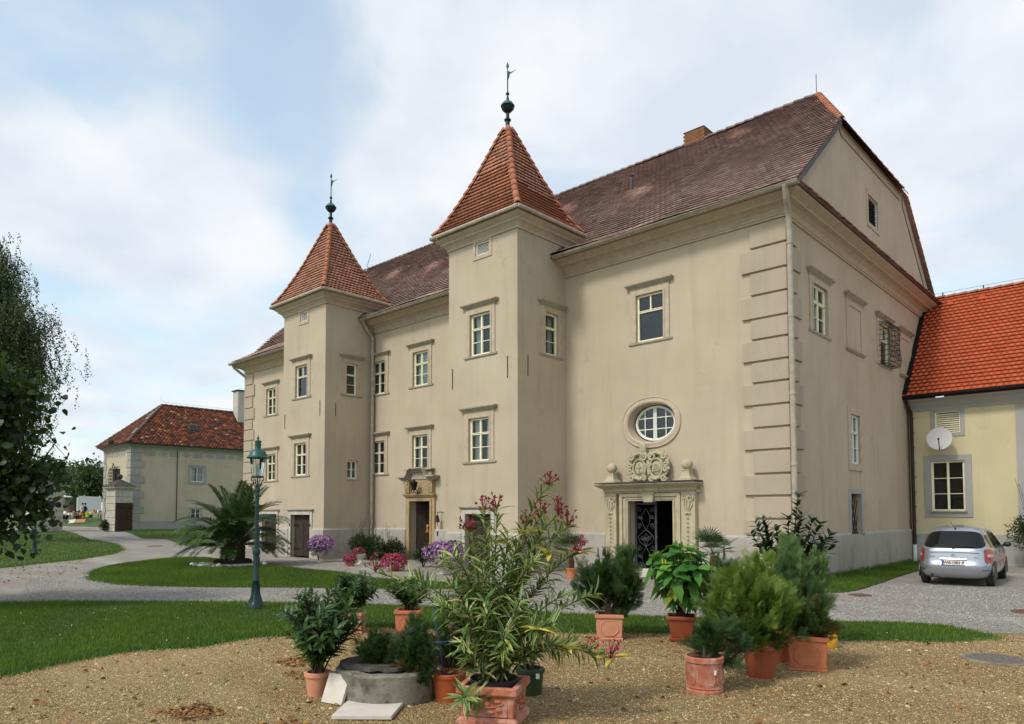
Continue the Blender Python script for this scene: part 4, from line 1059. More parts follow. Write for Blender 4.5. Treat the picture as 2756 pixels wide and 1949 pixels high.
m = MB(); prof = [(-1.06, 3.02), (-.62, 3.02), (-.52, 3.10), (-.44, 3.28), (-.34, 3.34), (.34, 3.34), (.44, 3.28), (.52, 3.10), (.62, 3.02), (1.06, 3.02)]
def strip(mb, pr, y0, y1, h0, h1):
    vs = []
    for x, z in pr: vs += [(x, y0, z+h0), (x, y1, z+h0), (x, y1, z+h1), (x, y0, z+h1)]
    n = len(pr); mb.add(vs, [(4*i+k, 4*i+(k+1) % 4, 4*i+4+(k+1) % 4, 4*i+4+k) for i in range(n-1) for k in range(4)]+[(0, 1, 2, 3), (4*n-4, 4*n-3, 4*n-2, 4*n-1)])
strip(m, prof, -.34, .0, .05, .10); strip(m, [(x*.97, z) for x, z in prof], -.27, .0, 0, .05); strip(m, [(x*.93, z) for x, z in prof], -.2, .0, -.06, .0)
m.box(-.80, .80, -.22, .0, 3.34, 3.40); m.box(-.70, .70, -.12, 0, 3.0, 3.3); m.build('pediment', 'cornice_stone', md, bevel=.006)
m = MB(); leaf_planks(m, -.56, .0, .0, 2.16, .0, 1, .13); o = m.build('door_leaf', 'door_wood', md, loc=(-.57, .22, 0)); o.rotation_euler = (0, 0, rad(50)); o.location = (-.57+.36, .22+.43, 0)
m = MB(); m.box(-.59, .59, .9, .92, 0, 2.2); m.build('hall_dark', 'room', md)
m = MB(); m.tube([(-.02, .3, 1.30), (.01, .3, 1.18)], .03, 6); m.tube([(0, .3, 1.16), (-.05, .3, 1.0)], .03, 6); m.tube([(.02, .3, 1.16), (.06, .3, 1.02)], .026, 6); m.ell((.05, .3, 1.26), .05, .04, .05, 8, 6); m.build('door_ornament', 'gold', md)
m = MB()                                                        # lantern over the door
m.frus((0, -.36), .12, .12, .20, .20, 2.58, 2.86); ln = m.build('door_lantern', 'iron', md)
m = MB(); m.frus((0, -.36), .25, .25, .05, .05, 2.86, 2.95); m.frus((0, -.36), .06, .06, .03, .03, 2.95, 3.0); m.tube([(0, -.08, 2.52), (0, -.2, 2.48), (0, -.36, 2.52), (0, -.36, 2.6)], .02, 6)
for s in (-1, 1): m.tube([(0, -.34, 2.52), (s*.1, -.34, 2.48), (s*.18, -.34, 2.52), (s*.18, -.34, 2.58), (s*.13, -.34, 2.58)], .016, 6)
m.build('lantern_bracket', 'iron', ln)
bl = thing('wall_bell', 'small dark bell on a bracket beside the carved door', 'bell', (-12.72, -.02, 1.42))
m = MB(); m.lathe([(.02, .24), (.05, .22), (.055, .14), (.075, .06), (.10, .0), (.085, .0)], 12, (0, -.16, 0)); m.build('bell_body', 'iron', bl, smooth=True)
m = MB(); m.tube([(.12, .01, .34), (.05, -.02, .36), (0, -.16, .34), (0, -.16, .23)], .014, 6); m.build('bracket', 'iron', bl)
m = MB(); m.tube([(0, -.16, .05), (0, -.16, -.16)], .01, 5); m.ell((0, -.16, -.02), .025, .025, .03, 8, 6); m.build('clapper', 'iron', bl)
m = MB(); m.box(-12.86, -12.79, -.085, -.07, .92, 1.08); db = m.build('doorbell_plate', 'iron', manor, bevel=.006)

# portal -------------------------------------------------------------------
pc = -3.86
m = MB(); ring(m, 1.44, 2.07, .16, .12, 0, -.14, .04); ring(m, 1.44+.32, 2.07+.12, .10, .09, 0, -.19, .02); ring(m, 1.44+.10, 2.07+.05, .03, .03, 0, -.165, -.139)
m.box(-1.55, 1.5, -.10, .02, 2.28, 2.36)
portal = m.build('portal', 'portal_stone', manor, bevel=.01, loc=(pc, 0, 0)); portal['label'] = 'carved stone portal with ball finials and coat of arms'
for s, a, b in ((-1, -1.49, -1.10), (1, .99, 1.41)):
    cxp = (a+b)/2
    m = MB(); m.box(a, b, -.16, .02, 0, 2.30); m.box(a-.03, b+.03, -.2, .02, 0, .4); p_ = m.build('pilaster', 'portal_stone', portal, bevel=.01)
    m = MB()                                                    # carved volute, drop of husks
    def spiral(x, z, r0, turns, dirn, rr0, y=-.17, n=22):
        pts = []; 
        for i in range(n): t_ = i/(n-1); th = dirn*turns*2*math.pi*t_+math.pi/2; r_ = r0*(1-t_*.85); pts.append((x+r_*math.cos(th), y-.012*t_*3, z+r_*math.sin(th)))
        m.tube(pts, [rr0*(1-.5*i/(n-1)) for i in range(n)], 6)
    spiral(cxp+.07, 2.13, .11, 1.5, -1, .026); spiral(cxp-.12, 2.13, .06, 1.3, 1, .018)
    for dx, d2 in ((-.1, -.02), (-.05, -.0), (.1, .02), (.04, .0)): m.tube([(cxp+dx, -.165, 2.08), (cxp+dx*1.1+d2, -.175, 1.95), (cxp+dx*.3, -.17, 1.78)], [.03, .024, .012], 6)
    m.ell((cxp, -.17, 1.74), .07, .03, .035); m.ell((cxp-.05, -.17, 1.72), .035, .03, .035); m.ell((cxp+.05, -.17, 1.72), .035, .03, .035)
    m.tube([(cxp, -.165, 1.7), (cxp, -.165, .75)], .007, 5)
    for k in range(8):
        z = 1.6-k*.115; q = 1-.06*k
        m.ell((cxp, -.17, z), .014*q, .02, .045*q, 6, 5); m.ell((cxp-.03*q, -.17, z-.01), .014, .018, .03*q, 6, 5); m.ell((cxp+.03*q, -.17, z-.01), .014, .018, .03*q, 6, 5)
    m.build('carving', 'carved_stone', p_, smooth=True)
m = MB(); m.add([(-.20, -.24, 2.30), (.20, -.24, 2.30), (.14, -.22, 2.03), (-.14, -.22, 2.03), (-.20, .0, 2.30), (.20, .0, 2.30), (.14, .0, 2.03), (-.14, .0, 2.03)], [(0, 3, 2, 1), (0, 1, 5, 4), (1, 2, 6, 5), (2, 3, 7, 6), (3, 0, 4, 7)]); m.build('keystone', 'portal_stone', portal, bevel=.008)
m = MB(); cp = [(.16, 2.30), (.17, 2.33), (.22, 2.35), (.24, 2.42), (.36, 2.47), (.46, 2.52), (.48, 2.55), (.0, 2.58)]
m.mould(-1.36, 1.28, cp, .0, .62); m.mould(-.30, .30, [(o_+.05, z) for o_, z in cp[:-1]], 0, .2); m.build('portal_cornice', 'portal_stone', portal, bevel=.006)
m = MB(); m.box(-1.64, 1.57, -.47, .0, 2.575, 2.60); m.build('lead_cover', 'lead', portal)
for s, x in ((-1, -1.15), (1, 1.26)):
    m = MB(); m.frus((x, -.27), .40, .36, .38, .34, 2.60, 2.64); m.lathe([(.25, 2.64), (.19, 2.70), (.155, 2.78), (.15, 2.84), (.165, 2.86), (.165, 2.88)], 4, (x, -.27, 0), ph=math.pi/4); bs = m.build('finial_base', 'portal_stone', portal, bevel=.006)
    m = MB(); m.ell((x, -.27, 3.02), .15, .15, .15, 24, 16); m.build('stone_ball', 'portal_stone', portal, smooth=True)
# coat of arms: two oval shields in scrollwork, bishop's head with mitre between
m = MB()
def blob(x, z, rx, rz, ry=.1, y=-.12): m.ell((x, y, z), rx, ry, rz, 16, 10)
for s, cx_ in ((-1, -.27), (1, .27)):
    blob(cx_, 3.0, .25, .32, .10, -.10)
    pts = [(cx_+.20*math.cos(t_), -.21, 2.98+.25*math.sin(t_)) for t_ in np.linspace(0, 2*math.pi, 26)]; m.tube(pts, .03, 6, cap=False)
    def scr(x, z, r0, turns, dirn, r1, y=-.2, n=20, ph=0):
        pts = []
        for i in range(n): t_ = i/(n-1); th = dirn*turns*2*math.pi*t_+ph; r_ = r0*(1-t_*.8); pts.append((x+r_*math.cos(th), y-.03*t_, z+r_*math.sin(th)))
        m.tube(pts, [r1*(1-.35*i/(n-1)) for i in range(n)], 6)
    scr(cx_-s*.12, 3.30, .13, 1.4, s, .045, ph=math.pi/2); scr(cx_+s*.26, 3.30, .10, 1.3, s, .045, ph=math.pi/2); scr(cx_+s*.30, 3.08, .09, 1.2, -s, .04, ph=math.pi/2); scr(cx_+s*.30, 2.92, .08, 1.2, s, .04)
    scr(cx_+s*.24, 2.70, .10, 1.3, -s, .045, ph=0); scr(cx_-s*.14, 2.70, .09, 1.3, s, .04, ph=math.pi); scr(cx_-s*.20, 3.05, .07, 1.2, s, .035)
    m.tube([(cx_-s*.2, -.2, 2.72), (cx_, -.22, 2.67), (cx_+s*.2, -.2, 2.74)], [.04, .05, .04], 8)
    m.tube([(cx_+s*.26, -.18, 3.3), (cx_+s*.36, -.18, 3.2), (cx_+s*.33, -.18, 3.05), (cx_+s*.38, -.18, 2.95), (cx_+s*.28, -.18, 2.78)], [.05, .04, .05, .04, .04], 7)
    m.tube([(cx_-s*.2, -.2, 3.36), (cx_, -.2, 3.40), (cx_+s*.2, -.2, 3.34)], [.05, .06, .05], 7)
blob(0, 3.0, .50, .36, .10, -.05); blob(-.3, 3.05, .34, .38, .09, -.07); blob(.3, 3.05, .34, .38, .09, -.07)
for i in range(70):
    a = R.uniform(0, 2*math.pi); q = R.uniform(.86, 1.05); m.ell((.54*q*math.cos(a), -.13+R.uniform(-.03, .03), 3.02+.37*q*math.sin(a)), R.uniform(.02, .05), .05, R.uniform(.02, .05), 7, 5)
for s in (-1, 1):
    m.ell((s*.27, -.16, 2.98), .175, .07, .22, 18, 12)
blob(0, 3.05, .12, .4, .10, -.08); m.tube([(0, -.14, 3.2), (0, -.16, 3.02), (.02, -.16, 2.8)], [.07, .06, .05], 8)
ca = m.build('coat_of_arms', 'carved_stone', portal, smooth=True)
m = MB(); m.box(-.29, -.26, -.255, -.19, 2.88, 3.12); m.box(-.35, -.20, -.253, -.19, 3.0, 3.03); m.tube([(-.36, -.21, 2.88), (-.27, -.225, 2.84), (-.18, -.21, 2.88)], .018, 5); m.build('cross_emblem', 'carved_stone', ca)
m = MB()
for i in range(4): m.tube([(.15+.02*i, -.22, 2.88+.05*i), (.27, -.24, 2.90+.06*i), (.39-.02*i, -.22, 2.92+.05*i)], .02, 5)
m.build('shield_relief', 'carved_stone', ca, smooth=True)
m = MB(); m.ell((-.16, -.20, 3.37), .075, .085, .10, 14, 10); m.ell((-.16, -.285, 3.37), .018, .025, .03, 8, 6); m.ell((-.19, -.27, 3.39), .018, .012, .01, 8, 6); m.ell((-.13, -.27, 3.39), .018, .012, .01, 8, 6); m.ell((-.16, -.27, 3.31), .03, .014, .01, 8, 6); m.tube([(-.16, -.17, 3.3), (-.14, -.14, 3.18)], [.05, .09], 8); m.tube([(-.26, -.18, 3.33), (-.16, -.24, 3.25), (-.06, -.18, 3.31)], .025, 6); m.build('bishop_head', 'carved_stone', ca, smooth=True)
m = MB(); m.lathe([(.095, 3.42), (.105, 3.46), (.115, 3.56), (.105, 3.63), (.07, 3.69), (.02, 3.715)], 16, (-.16, -.19, 0), sy=.75); m.box(-.175, -.145, -.285, -.19, 3.46, 3.66); m.tube([(-.265, -.19, 3.455), (-.16, -.275, 3.45), (-.055, -.19, 3.455)], .018, 6); m.build('mitre', 'carved_stone', ca, smooth=True)
# portal gate: one wrought-iron leaf shut, the other open on a dark hall
m = MB()
gx0, gx1 = -.70, .02
for a, b in ((gx0, gx0+.05), (gx1-.06, gx1)): m.box(a, b, .2, .25, 0, 2.05)
for z in (.05, 1.97): m.box(gx0+.05, gx1-.06, .2, .25, z, z+.06)
ig = m.build('iron_gate', 'grey_iron', portal)
m = MB(); gc = (gx0+gx1)/2-.005
def sp(x, z, r0, turns, dirn, ph, r1=.009, n=20):
    m.tube([(x+r0*(1-.8*i/(n-1))*math.cos(dirn*turns*2*math.pi*i/(n-1)+ph), .22, z+r0*(1-.8*i/(n-1))*math.sin(dirn*turns*2*math.pi*i/(n-1)+ph)) for i in range(n)], r1, 5)
for s in (-1, 1):
    for z0 in (.15, 1.25):
        m.tube([(gc, .22, z0), (gc+s*.12, .22, z0+.2), (gc+s*.15, .22, z0+.38), (gc, .22, z0+.62)], .009, 5)
        sp(gc+s*.20, z0+.12, .08, 1.4, s, -math.pi/2); sp(gc+s*.20, z0+.58, .08, 1.4, -s, math.pi/2); sp(gc+s*.17, z0+.36, .06, 1.4, s, 0); sp(gc+s*.24, z0+.36, .05, 1.2, -s, 0)
    m.tube([(gc, .22, .78), (gc+s*.2, .22, .9), (gc+s*.26, .22, 1.05), (gc+s*.1, .22, 1.2), (gc, .22, 1.25)], .009, 5); sp(gc+s*.12, 1.02, .07, 1.4, s, 0); m.tube([(gc, .22, 1.15), (gc+s*.10, .22, 1.02), (gc, .22, .78)], .009, 5)
for a in np.linspace(0, 2*math.pi, 8, endpoint=False): m.tube([(gc, .22, 1.0), (gc+.08*math.cos(a), .21, 1.0+.08*math.sin(a))], [.016, .006], 5)
m.build('scrollwork', 'grey_iron', ig)
m = MB(); m.box(.66, .70, .25, .95, 0, 2.05); m.build('open_leaf', 'grey_iron', portal)
m = MB(); 
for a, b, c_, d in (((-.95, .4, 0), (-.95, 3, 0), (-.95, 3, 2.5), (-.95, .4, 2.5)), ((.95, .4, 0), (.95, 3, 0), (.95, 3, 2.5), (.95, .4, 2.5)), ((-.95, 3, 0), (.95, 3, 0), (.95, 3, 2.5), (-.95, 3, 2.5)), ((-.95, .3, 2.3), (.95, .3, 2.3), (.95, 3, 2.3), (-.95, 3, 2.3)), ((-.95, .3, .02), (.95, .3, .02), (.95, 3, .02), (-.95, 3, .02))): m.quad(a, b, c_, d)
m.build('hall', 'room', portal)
m = MB(); m.box(-1.2, 1.2, -.75, -.15, 0, .10); m.box(-1.05, 1.05, -.45, -.15, .10, .2); m.build('step', 'pale_stone', portal, bevel=.012)
# ------------------------------------------------------------------ ground
big = [(-700, -300), (300, -300), (300, 700), (-700, 700)]
sheet('ground', big, -.02, 'field')
court = [(-66, -22), (20, -30), (30, 9), (26, 10.9), (-.0, 10.9), (-.5, 0), (-29, 1.5), (-47, 9), (-51, 3), (-66, 6)]
sheet('gravel_road', court, .0, 'gravel_grey')
lawn_n = [(-2.2, -18.5), (-2.44, -15.38), (-2.7, -14.96), (-2.86, -14.45), (-2.98, -13.89), (-2.6, -13.24), (-2.72, -12.83), (-2.77, -12.24), (-2.57, -11.98), (-2.56, -11.57), (-2.51, -11.16), (-2.37, -10.74), (-1.98, -10.4), (-1.25, -10.02), (0.21, -9.15), (0.94, -8.48), (1.88, -7.76), (3.41, -7.03), (4.15, -6.43), (4.59, -6.06), (4.95, -5.35)]
lawn_f = [(4.32, -4.96), (3.79, -5.01), (2.82, -5.64), (1.73, -6.31), (0.49, -7.0), (-.33, -7.51), (-2.88, -8.57), (-4.31, -9.23), (-5.89, -10.34), (-8.23, -12.09), (-9.92, -13.85), (-12.5, -18.5)]
lawn_front = lawn_n+lawn_f
yard = [(-2.0, -22)]+[(x+.0, y-.0) for x, y in lawn_n]+[(5.24, -4.75), (7.5, -2.6), (12, -1), (22, -22)]
yard = [(-2.0, -22)]+[(x-.25, y+.25) for x, y in lawn_n]+[(5.24, -4.75), (7.5, -2.6), (12, -1), (22, -22)]
sheet('gravel_yard', yard, .004, 'gravel_tan')
island = [(-15.56, -10.64), (-17.56, -9.81), (-19.7, -8.54), (-21.3, -6.57), (-21.6, -5.3), (-20.29, -4.86), (-15.69, -5.40), (-13.5, -5.43), (-11.1, -5.35), (-9.21, -5.89), (-8.23, -5.87), (-7.42, -5.77), (-6.34, -5.48), (-5.2, -5.24), (-4.9, -5.5), (-5.44, -6.28), (-6.53, -7.15), (-8.28, -8.39), (-9.72, -9.57), (-10.58, -10.11), (-11.5, -10.66), (-12.54, -10.95), (-14.2, -10.95)]
left_lawn = [(-58.6, 0.06), (-41.18, -2.87), (-36.36, -3.16), (-30.37, -4.84), (-26.56, -6.59), (-23.82, -8.54), (-22.43, -10.15), (-20.92, -11.59), (-21, -20), (-60, -20)]
house_lawn = [(-52.4, 2.5), (-40.15, -.3), (-38.77, .53), (-31.6, -1.2), (-30.2, -.6), (-30.0, 2), (-38, 9), (-46.5, 12.5), (-51.7, 12.5)]
right_lawn = [(.06, -1.5), (1.28, -1.32), (1.64, -.79), (1.55, 1.22), (1.3, 4.17), (1.19, 6.98), (1.1, 10.5), (.06, 10.5)]
far_lawn = [(-61, 3.5), (-75, -2), (-95, 10), (-85, 28), (-62, 16)]
LAWNS = {'front_lawn': (lawn_front, 110000, .055, 1), 'island_lawn': (smoothpoly(island, 1), 90000, .045, 1), 'left_lawn': (left_lawn, 50000, .06, 1), 'house_lawn': (house_lawn, 16000, .08, 1), 'side_lawn': (smoothpoly(right_lawn, 1), 16000, .045, 1), 'far_lawn': (far_lawn, 3000, .12, 0)}
for k, (poly, nb, hb, ed) in LAWNS.items():
    sheet(k, poly, .006, 'turf', thick=.022)
blade = (np.array([(-.5, 0, 0), (.5, 0, 0), (0.12, 1, -.25)]), np.array([(0, 1, 2)]))
def grass(name, poly, n, h, wb=.006, mat='grass', zoff=.026, keep=None):
    p = pts_in(poly, n)
    if keep is not None: p = p[keep(p)]
    n = len(p)
    z = gz(p[:, 0], p[:, 1])+zoff
    th = rng.random(n)*2*np.pi; lean = rng.random(n)*.7
    D = np.stack([np.cos(th)*lean, np.sin(th)*lean, np.ones(n)], 1); U = np.stack([np.cos(th), np.sin(th), -lean], 1)
    U += rng.normal(0, .3, (n, 3))
    S = h*(.5+.8*rng.random(n))
    patch = .5+.5*np.sin(p[:, 0]*1.3+np.sin(p[:, 1]*.9)*2)*np.sin(p[:, 1]*1.1+p[:, 0]*.4)
    r = np.clip(.45*patch+.12+rng.normal(0, .2, n), 0, 1); S = S*(.75+.5*patch)
    b = (blade[0]*np.array([wb/h*1.6, 1, 1]), blade[1])
    return scatter(name, b, np.stack([p[:, 0], p[:, 1], z], 1), D, U, S, mat, None, 'stuff', r)
o = grass('lawn_grass', lawn_front, 150000, .05, .0065); o['label'] = 'mown grass of the strip in front of the drive'
o = grass('lawn_grass', LAWNS['island_lawn'][0], 80000, .05, .012); o['label'] = 'mown grass of the oval bed round the palm'
o = grass('lawn_grass', left_lawn, 60000, .06, .02, keep=lambda p: (p[:, 0] > -50)); o['label'] = 'mown grass of the lawn at far left'
o = grass('lawn_grass', house_lawn, 14000, .07, .025); o['label'] = 'mown grass strip along the far house'
o = grass('lawn_grass', LAWNS['side_lawn'][0], 26000, .055, .01); o['label'] = 'mown grass strip along the gable wall'
# rough tufts along the front edge of the lawn and at the foot of the gable
def edge_tufts(name, line, n, spread, h, label, wb=.008):
    pts = np.array(line); seg = rng.integers(0, len(pts)-1, n); t_ = rng.random(n)[:, None]
    p = pts[seg]*(1-t_)+pts[seg+1]*t_+rng.normal(0, spread, (n, 2))
    th = rng.random(n)*2*np.pi; lean = rng.random(n)*1.0
    D = np.stack([np.cos(th)*lean, np.sin(th)*lean, np.ones(n)], 1); U = np.stack([np.cos(th), np.sin(th), -lean], 1)+rng.normal(0, .3, (n, 3))
    o = scatter(name, (blade[0]*np.array([wb/h*1.6, 1, 1]), blade[1]), np.stack([p[:, 0], p[:, 1], gz(p[:, 0], p[:, 1])+.004], 1), D, U, h*(.4+.8*rng.random(n)), 'grass_weed', None, 'stuff'); o['label'] = label
edge_tufts('edge_grass', lawn_n[1:], 20000, .10, .06, 'ragged grass along the edge of the tan gravel')
edge_tufts('edge_grass', lawn_f[:-1], 9000, .08, .05, 'ragged grass along the drive')
edge_tufts('edge_grass', [(.1, -1.0), (.1, 4.5), (.1, 10.3)], 3000, .05, .16, 'weeds at the foot of the gable wall', .012)
edge_tufts('edge_grass', [(.3, 10.45), (2.0, 10.45)], 900, .08, .2, 'weeds at the foot of the yellow wall', .014)
# gravel stones
def chips(name, poly, n, s0, s1, mat, label, keep=None, dens=None):
    p = pts_in(poly, n)
    if keep is not None: p = p[keep(p)]
    n = len(p)
    base = np.array([(-.5, -.35, 0), (.45, -.4, 0), (.5, .3, 0), (-.35, .45, 0), (-.28, -.2, .3), (.3, -.15, .34), (.12, .28, .28)], float)
    f3 = np.array([(0, 1, 5), (0, 5, 4), (1, 2, 5), (2, 6, 5), (2, 3, 6), (3, 4, 6), (3, 0, 4), (4, 5, 6)])
    th = rng.random(n)*2*np.pi; D = np.stack([np.cos(th), np.sin(th), rng.normal(0, .12, n)], 1); U = np.stack([rng.normal(0, .15, n), rng.normal(0, .15, n), np.ones(n)], 1)
    S = s0+(s1-s0)*rng.random(n)**3
    o = scatter(name, (base, f3), np.stack([p[:, 0], p[:, 1], np.full(n, .003)+gz(p[:, 0], p[:, 1])], 1), D, U, S, mat, None, 'stuff', np.clip(rng.random(n), 0, 1)); o['label'] = label
view = lambda p: (np.abs(((p[:, 0]-CAM.x)*rt.x+(p[:, 1]-CAM.y)*rt.y)) < .80*((p[:, 0]-CAM.x)*fw.x+(p[:, 1]-CAM.y)*fw.y)+.5) & (((p[:, 0]-CAM.x)*fw.x+(p[:, 1]-CAM.y)*fw.y) > 4.0)
near = lambda a, b: (lambda p: view(p) & (((p[:, 0]-CAM.x)*fw.x+(p[:, 1]-CAM.y)*fw.y) < b) & ~in_poly(lawn_front, p[:, 0], p[:, 1]))
tan_poly = [(-2.4, -15.6)]+lawn_n[2:]+[(5.24, -4.75), (7.0, -3), (9.5, -3.5), (11.5, -9), (6, -16), (2, -17.5), (-2.2, -17)]
chips('gravel_stones', tan_poly, 210000, .008, .021, 'gravel_chip', 'tan limestone chippings of the front yard', near(0, 14))
chips('gravel_stones', tan_poly, 2200, .024, .055, 'gravel_chip', 'larger flat limestone pieces in the front yard', near(0, 12))
edge_tufts('edge_grass', LAWNS['island_lawn'][0], 9000, .09, .05, 'ragged grass round the oval lawn', .012)
edge_tufts('edge_grass', left_lawn[1:-2], 6000, .12, .06, 'ragged grass along the left lawn', .016)
chips('gravel_stones', [(-10, -13.5), (-4, -9), (3, -5.3), (9, -3), (8, 2), (2, 2), (-.2, -2.4), (-8, -5), (-16, -12)], 45000, .016, .034, 'gravel_chip_grey', 'pale grey gravel of the drive', lambda p: view(p) & ~in_poly(lawn_front, p[:, 0], p[:, 1]) & ~in_poly(island, p[:, 0], p[:, 1]) & ~in_poly(right_lawn, p[:, 0], p[:, 1]))
# fallen leaves
fl = leafshape(.055, .04, 'ovate', .3, .2, 3)
def litter(poly, n, label, s=1.0, keep=None):
    p = pts_in(poly, n)
    if keep is not None: p = p[keep(p)]
    n = len(p); th = rng.random(n)*2*np.pi
    o = scatter('fallen_leaves', fl, np.stack([p[:, 0], p[:, 1], gz(p[:, 0], p[:, 1])+.012+.02*rng.random(n)], 1), np.stack([np.cos(th), np.sin(th), rng.normal(0, .3, n)], 1), np.stack([rng.normal(0, .5, n), rng.normal(0, .5, n), np.ones(n)], 1), s*(.6+.7*rng.random(n)), 'dry_leaf', None, 'stuff'); o['label'] = label
litter(tan_poly, 1300, 'brown leaves fallen on the tan gravel', 1.0, view)
litter([(-12, -14.5), (-17, -10.5), (-23, -8.5), (-21.5, -11.5), (-16, -17)], 480, 'brown leaves fallen on the bend of the drive', 1.0)
litter(lawn_front, 260, 'leaves and daisies lying on the front lawn', .9)
for (cx_, cy_, s_) in ((1.6, -14.35, .35), (.55, -14.6, .3), (.1, -13.1, .35), (-.7, -12.9, .25)):
    litter([(cx_-s_, cy_-s_*.7), (cx_+s_, cy_-s_*.5), (cx_+s_, cy_+s_*.6), (cx_-s_*.8, cy_+s_*.7)], 170, 'dark drift of dry leaves on the tan gravel', .8)
dz_p = pts_in(lawn_front, 260); n = len(dz_p)
o = scatter('daisies', (np.array([(-.5, -.5, 0), (.5, -.5, 0), (.5, .5, 0), (-.5, .5, 0)]), np.array([(0, 1, 2, 3)])), np.stack([dz_p[:, 0], dz_p[:, 1], np.full(n, .055)], 1), np.stack([np.ones(n), rng.normal(0, 1, n), rng.normal(0, .3, n)], 1), np.stack([rng.normal(0, .3, n), rng.normal(0, .3, n), np.ones(n)], 1), np.full(n, .014), 'white_paint', None, 'stuff'); o['label'] = 'tiny white daisies dotted over the front lawn'
# manhole covers
def manhole(x, y, r, label, mat='manhole', rim='concrete'):
    t_ = thing('manhole_cover', label, 'manhole cover', (x, y, float(gz(x, y))), 0, 'manhole covers set in the gravel')
    m = MB(); m.lathe([(r*1.14, .0), (r*1.14, .016), (r*1.0, .018)], 32, cap=False); m.build('rim', rim, t_)
    m = MB(); m.lathe([(r*1.0, .014), (r*.97, .022), (r*.93, .018), (r*.9, .022), (.01, .023)], 32); 
    m.build('cover', mat, t_)
    m = MB()
    for i in range(-4, 5):
        l = math.sqrt(max(0, (.85*r)**2-(i*r*.2)**2)); m.box(-l, l, i*r*.2-.012, i*r*.2+.012, .0225, .027)
    m.build('rib', mat, t_)
manhole(5.28, -7.18, .31, 'large round grey manhole cover in the tan gravel at right')
manhole(1.96, -1.31, .2, 'small rusty manhole cover by the grass strip of the gable', 'manhole_rust', 'manhole_rust')
manhole(5.02, -2.0, .3, 'rust-brown manhole cover in the grey gravel at the right edge', 'manhole_rust', 'manhole_rust')
manhole(-32.84, -2.32, .35, 'manhole cover in the drive near the far house', 'manhole_rust', 'manhole_rust')

# ------------------------------------------------------------------ yellow wing at right
YW = 10.6
wing = thing('yellow_wing', 'low yellow house with grey window surrounds and orange tiled roof', 'house', (0.05, YW, 0))
loc = lambda x, y, z: (x-.05, y-YW, z)
yh = [(.86, 1.60, 4.44, 5.17), (.69, 1.69, 1.78, 3.48)]
m = MB(); wall_grid(m, lambda a, z, d: loc(a, YW+d, z), .05, 12, -.1, 5.55, yh, .22)
m.quad(loc(12, YW, -.1), loc(12, 17, -.1), loc(12, 17, 5.55), loc(12, YW, 5.55)); m.quad(loc(.05, 17, -.1), loc(12, 17, -.1), loc(12, 17, 5.55), loc(.05, 17, 5.55)); m.quad(loc(.05, YW+.02, 5.5), loc(12, YW+.02, 5.5), loc(12, 17, 5.5), loc(.05, 17, 5.5)); m.build('wall', 'yellow_plaster', wing, fixn=False)
m = MB(); m.box(0, 12, -.04, .0, 0, 1.0); m.build('plinth', 'grey_band', wing)
m = MB(); m.box(3.1, 3.75, -.03, .0, 1.0, 5.3); m.build('wall_strip', 'grey_band', wing)
m = MB(); m.run((0, 0), (12, 0), (0, -1), [(0, 5.25), (.04, 5.25), (.05, 5.32), (.12, 5.40), (.25, 5.52), (.42, 5.58), (.46, 5.62), (0, 5.64)]); m.build('cornice', 'grey_band', wing)
m = MB(); m.tube([(-.1, -.53, 5.72), (12, -.53, 5.72)], .08, 10); m.build('gutter', 'black_gutter', wing, smooth=True)
p_ = pipe([(.06, -.50, 5.68), (.05, -.4, 5.5), (.10, -.12, 5.2), (.10, -.10, 5.0), (.10, -.10, .6)], .055, 'brown_pipe', wing)
m = MB(); m.tube([(.10, -.10, .62), (.10, -.10, .05)], .06, 10); m.build('pipe_foot', 'white_paint', p_, smooth=True)
m = MB()
for z in np.linspace(.9, 5.0, 9): m.box(.155, .20, -.11, -.09, z, z+.02)
m.build('pipe_hook', 'black_gutter', p_)
o = window((1.19-.05, 0, 1.78), 0, 1.0, 1.70, sw=.21, head=.20, cornice=False, sill=False, panes='six', curtain=None, paint='white_paint', parent=wing, label='tall six-pane window in a grey surround'); o.data.materials[0] = MATS['grey_band']
for ch_ in o.children:
    if ch_.name.startswith('frame'): ch_.data.materials[0] = MATS['cream_paint']
m = MB(); m.box(-.56, .56, -.09, .05, -.05, .0); m.build('sill', 'cornice_stone', o, bevel=.005)
m = MB(); m.box(-.5, .5, .3, .9, 0.02, .05); m.quad((-.6, .95, 0), (.6, .95, 0), (.6, .95, 1.8), (-.6, .95, 1.8)); m.build('room_back', 'room', o)
o = vent((1.23-.05, 0, 4.44), 0, .74, .73, wing, sw=.13, mat='grey_band', slat='cream_paint', n=9)
# roof
A0, B0 = V(0, -.58, 5.76), V(0, 2.75, 9.84)
m = MB(); m.quad((-.05, -.58, 5.74), (12.2, -.58, 5.74), (12.2, 2.75, 9.82), (-.05, 2.75, 9.82)); m.quad((-.05, 2.75, 9.82), (12.2, 2.75, 9.82), (12.2, 6.4, 5.5), (-.05, 6.4, 5.5)); rf = m.build('roof', 'roof_tile_new', wing, rnd=True)
rows = []; L_ = np.linalg.norm(B0-A0); n = int(L_/.185); nn = np.cross(V(1, 0, 0), (B0-A0)/L_)
sagf = lambda t_: nn*(-.10*math.sin(math.pi*min(1, t_*1.0)))*0
for i in range(n):
    f0, f1 = i/n, min(1, (i+1.2)/n); rows.append((A0+(B0-A0)*f0+sagf(f0), -.05, 4.6, A0+(B0-A0)*f1, -.05, 4.6, V(1, 0, 0), nn))
tile_mesh('roof_tiles', tile_rows(rows, .18, .0008, lift=.042, jit=.0015), 'roof_tile_new', rf)
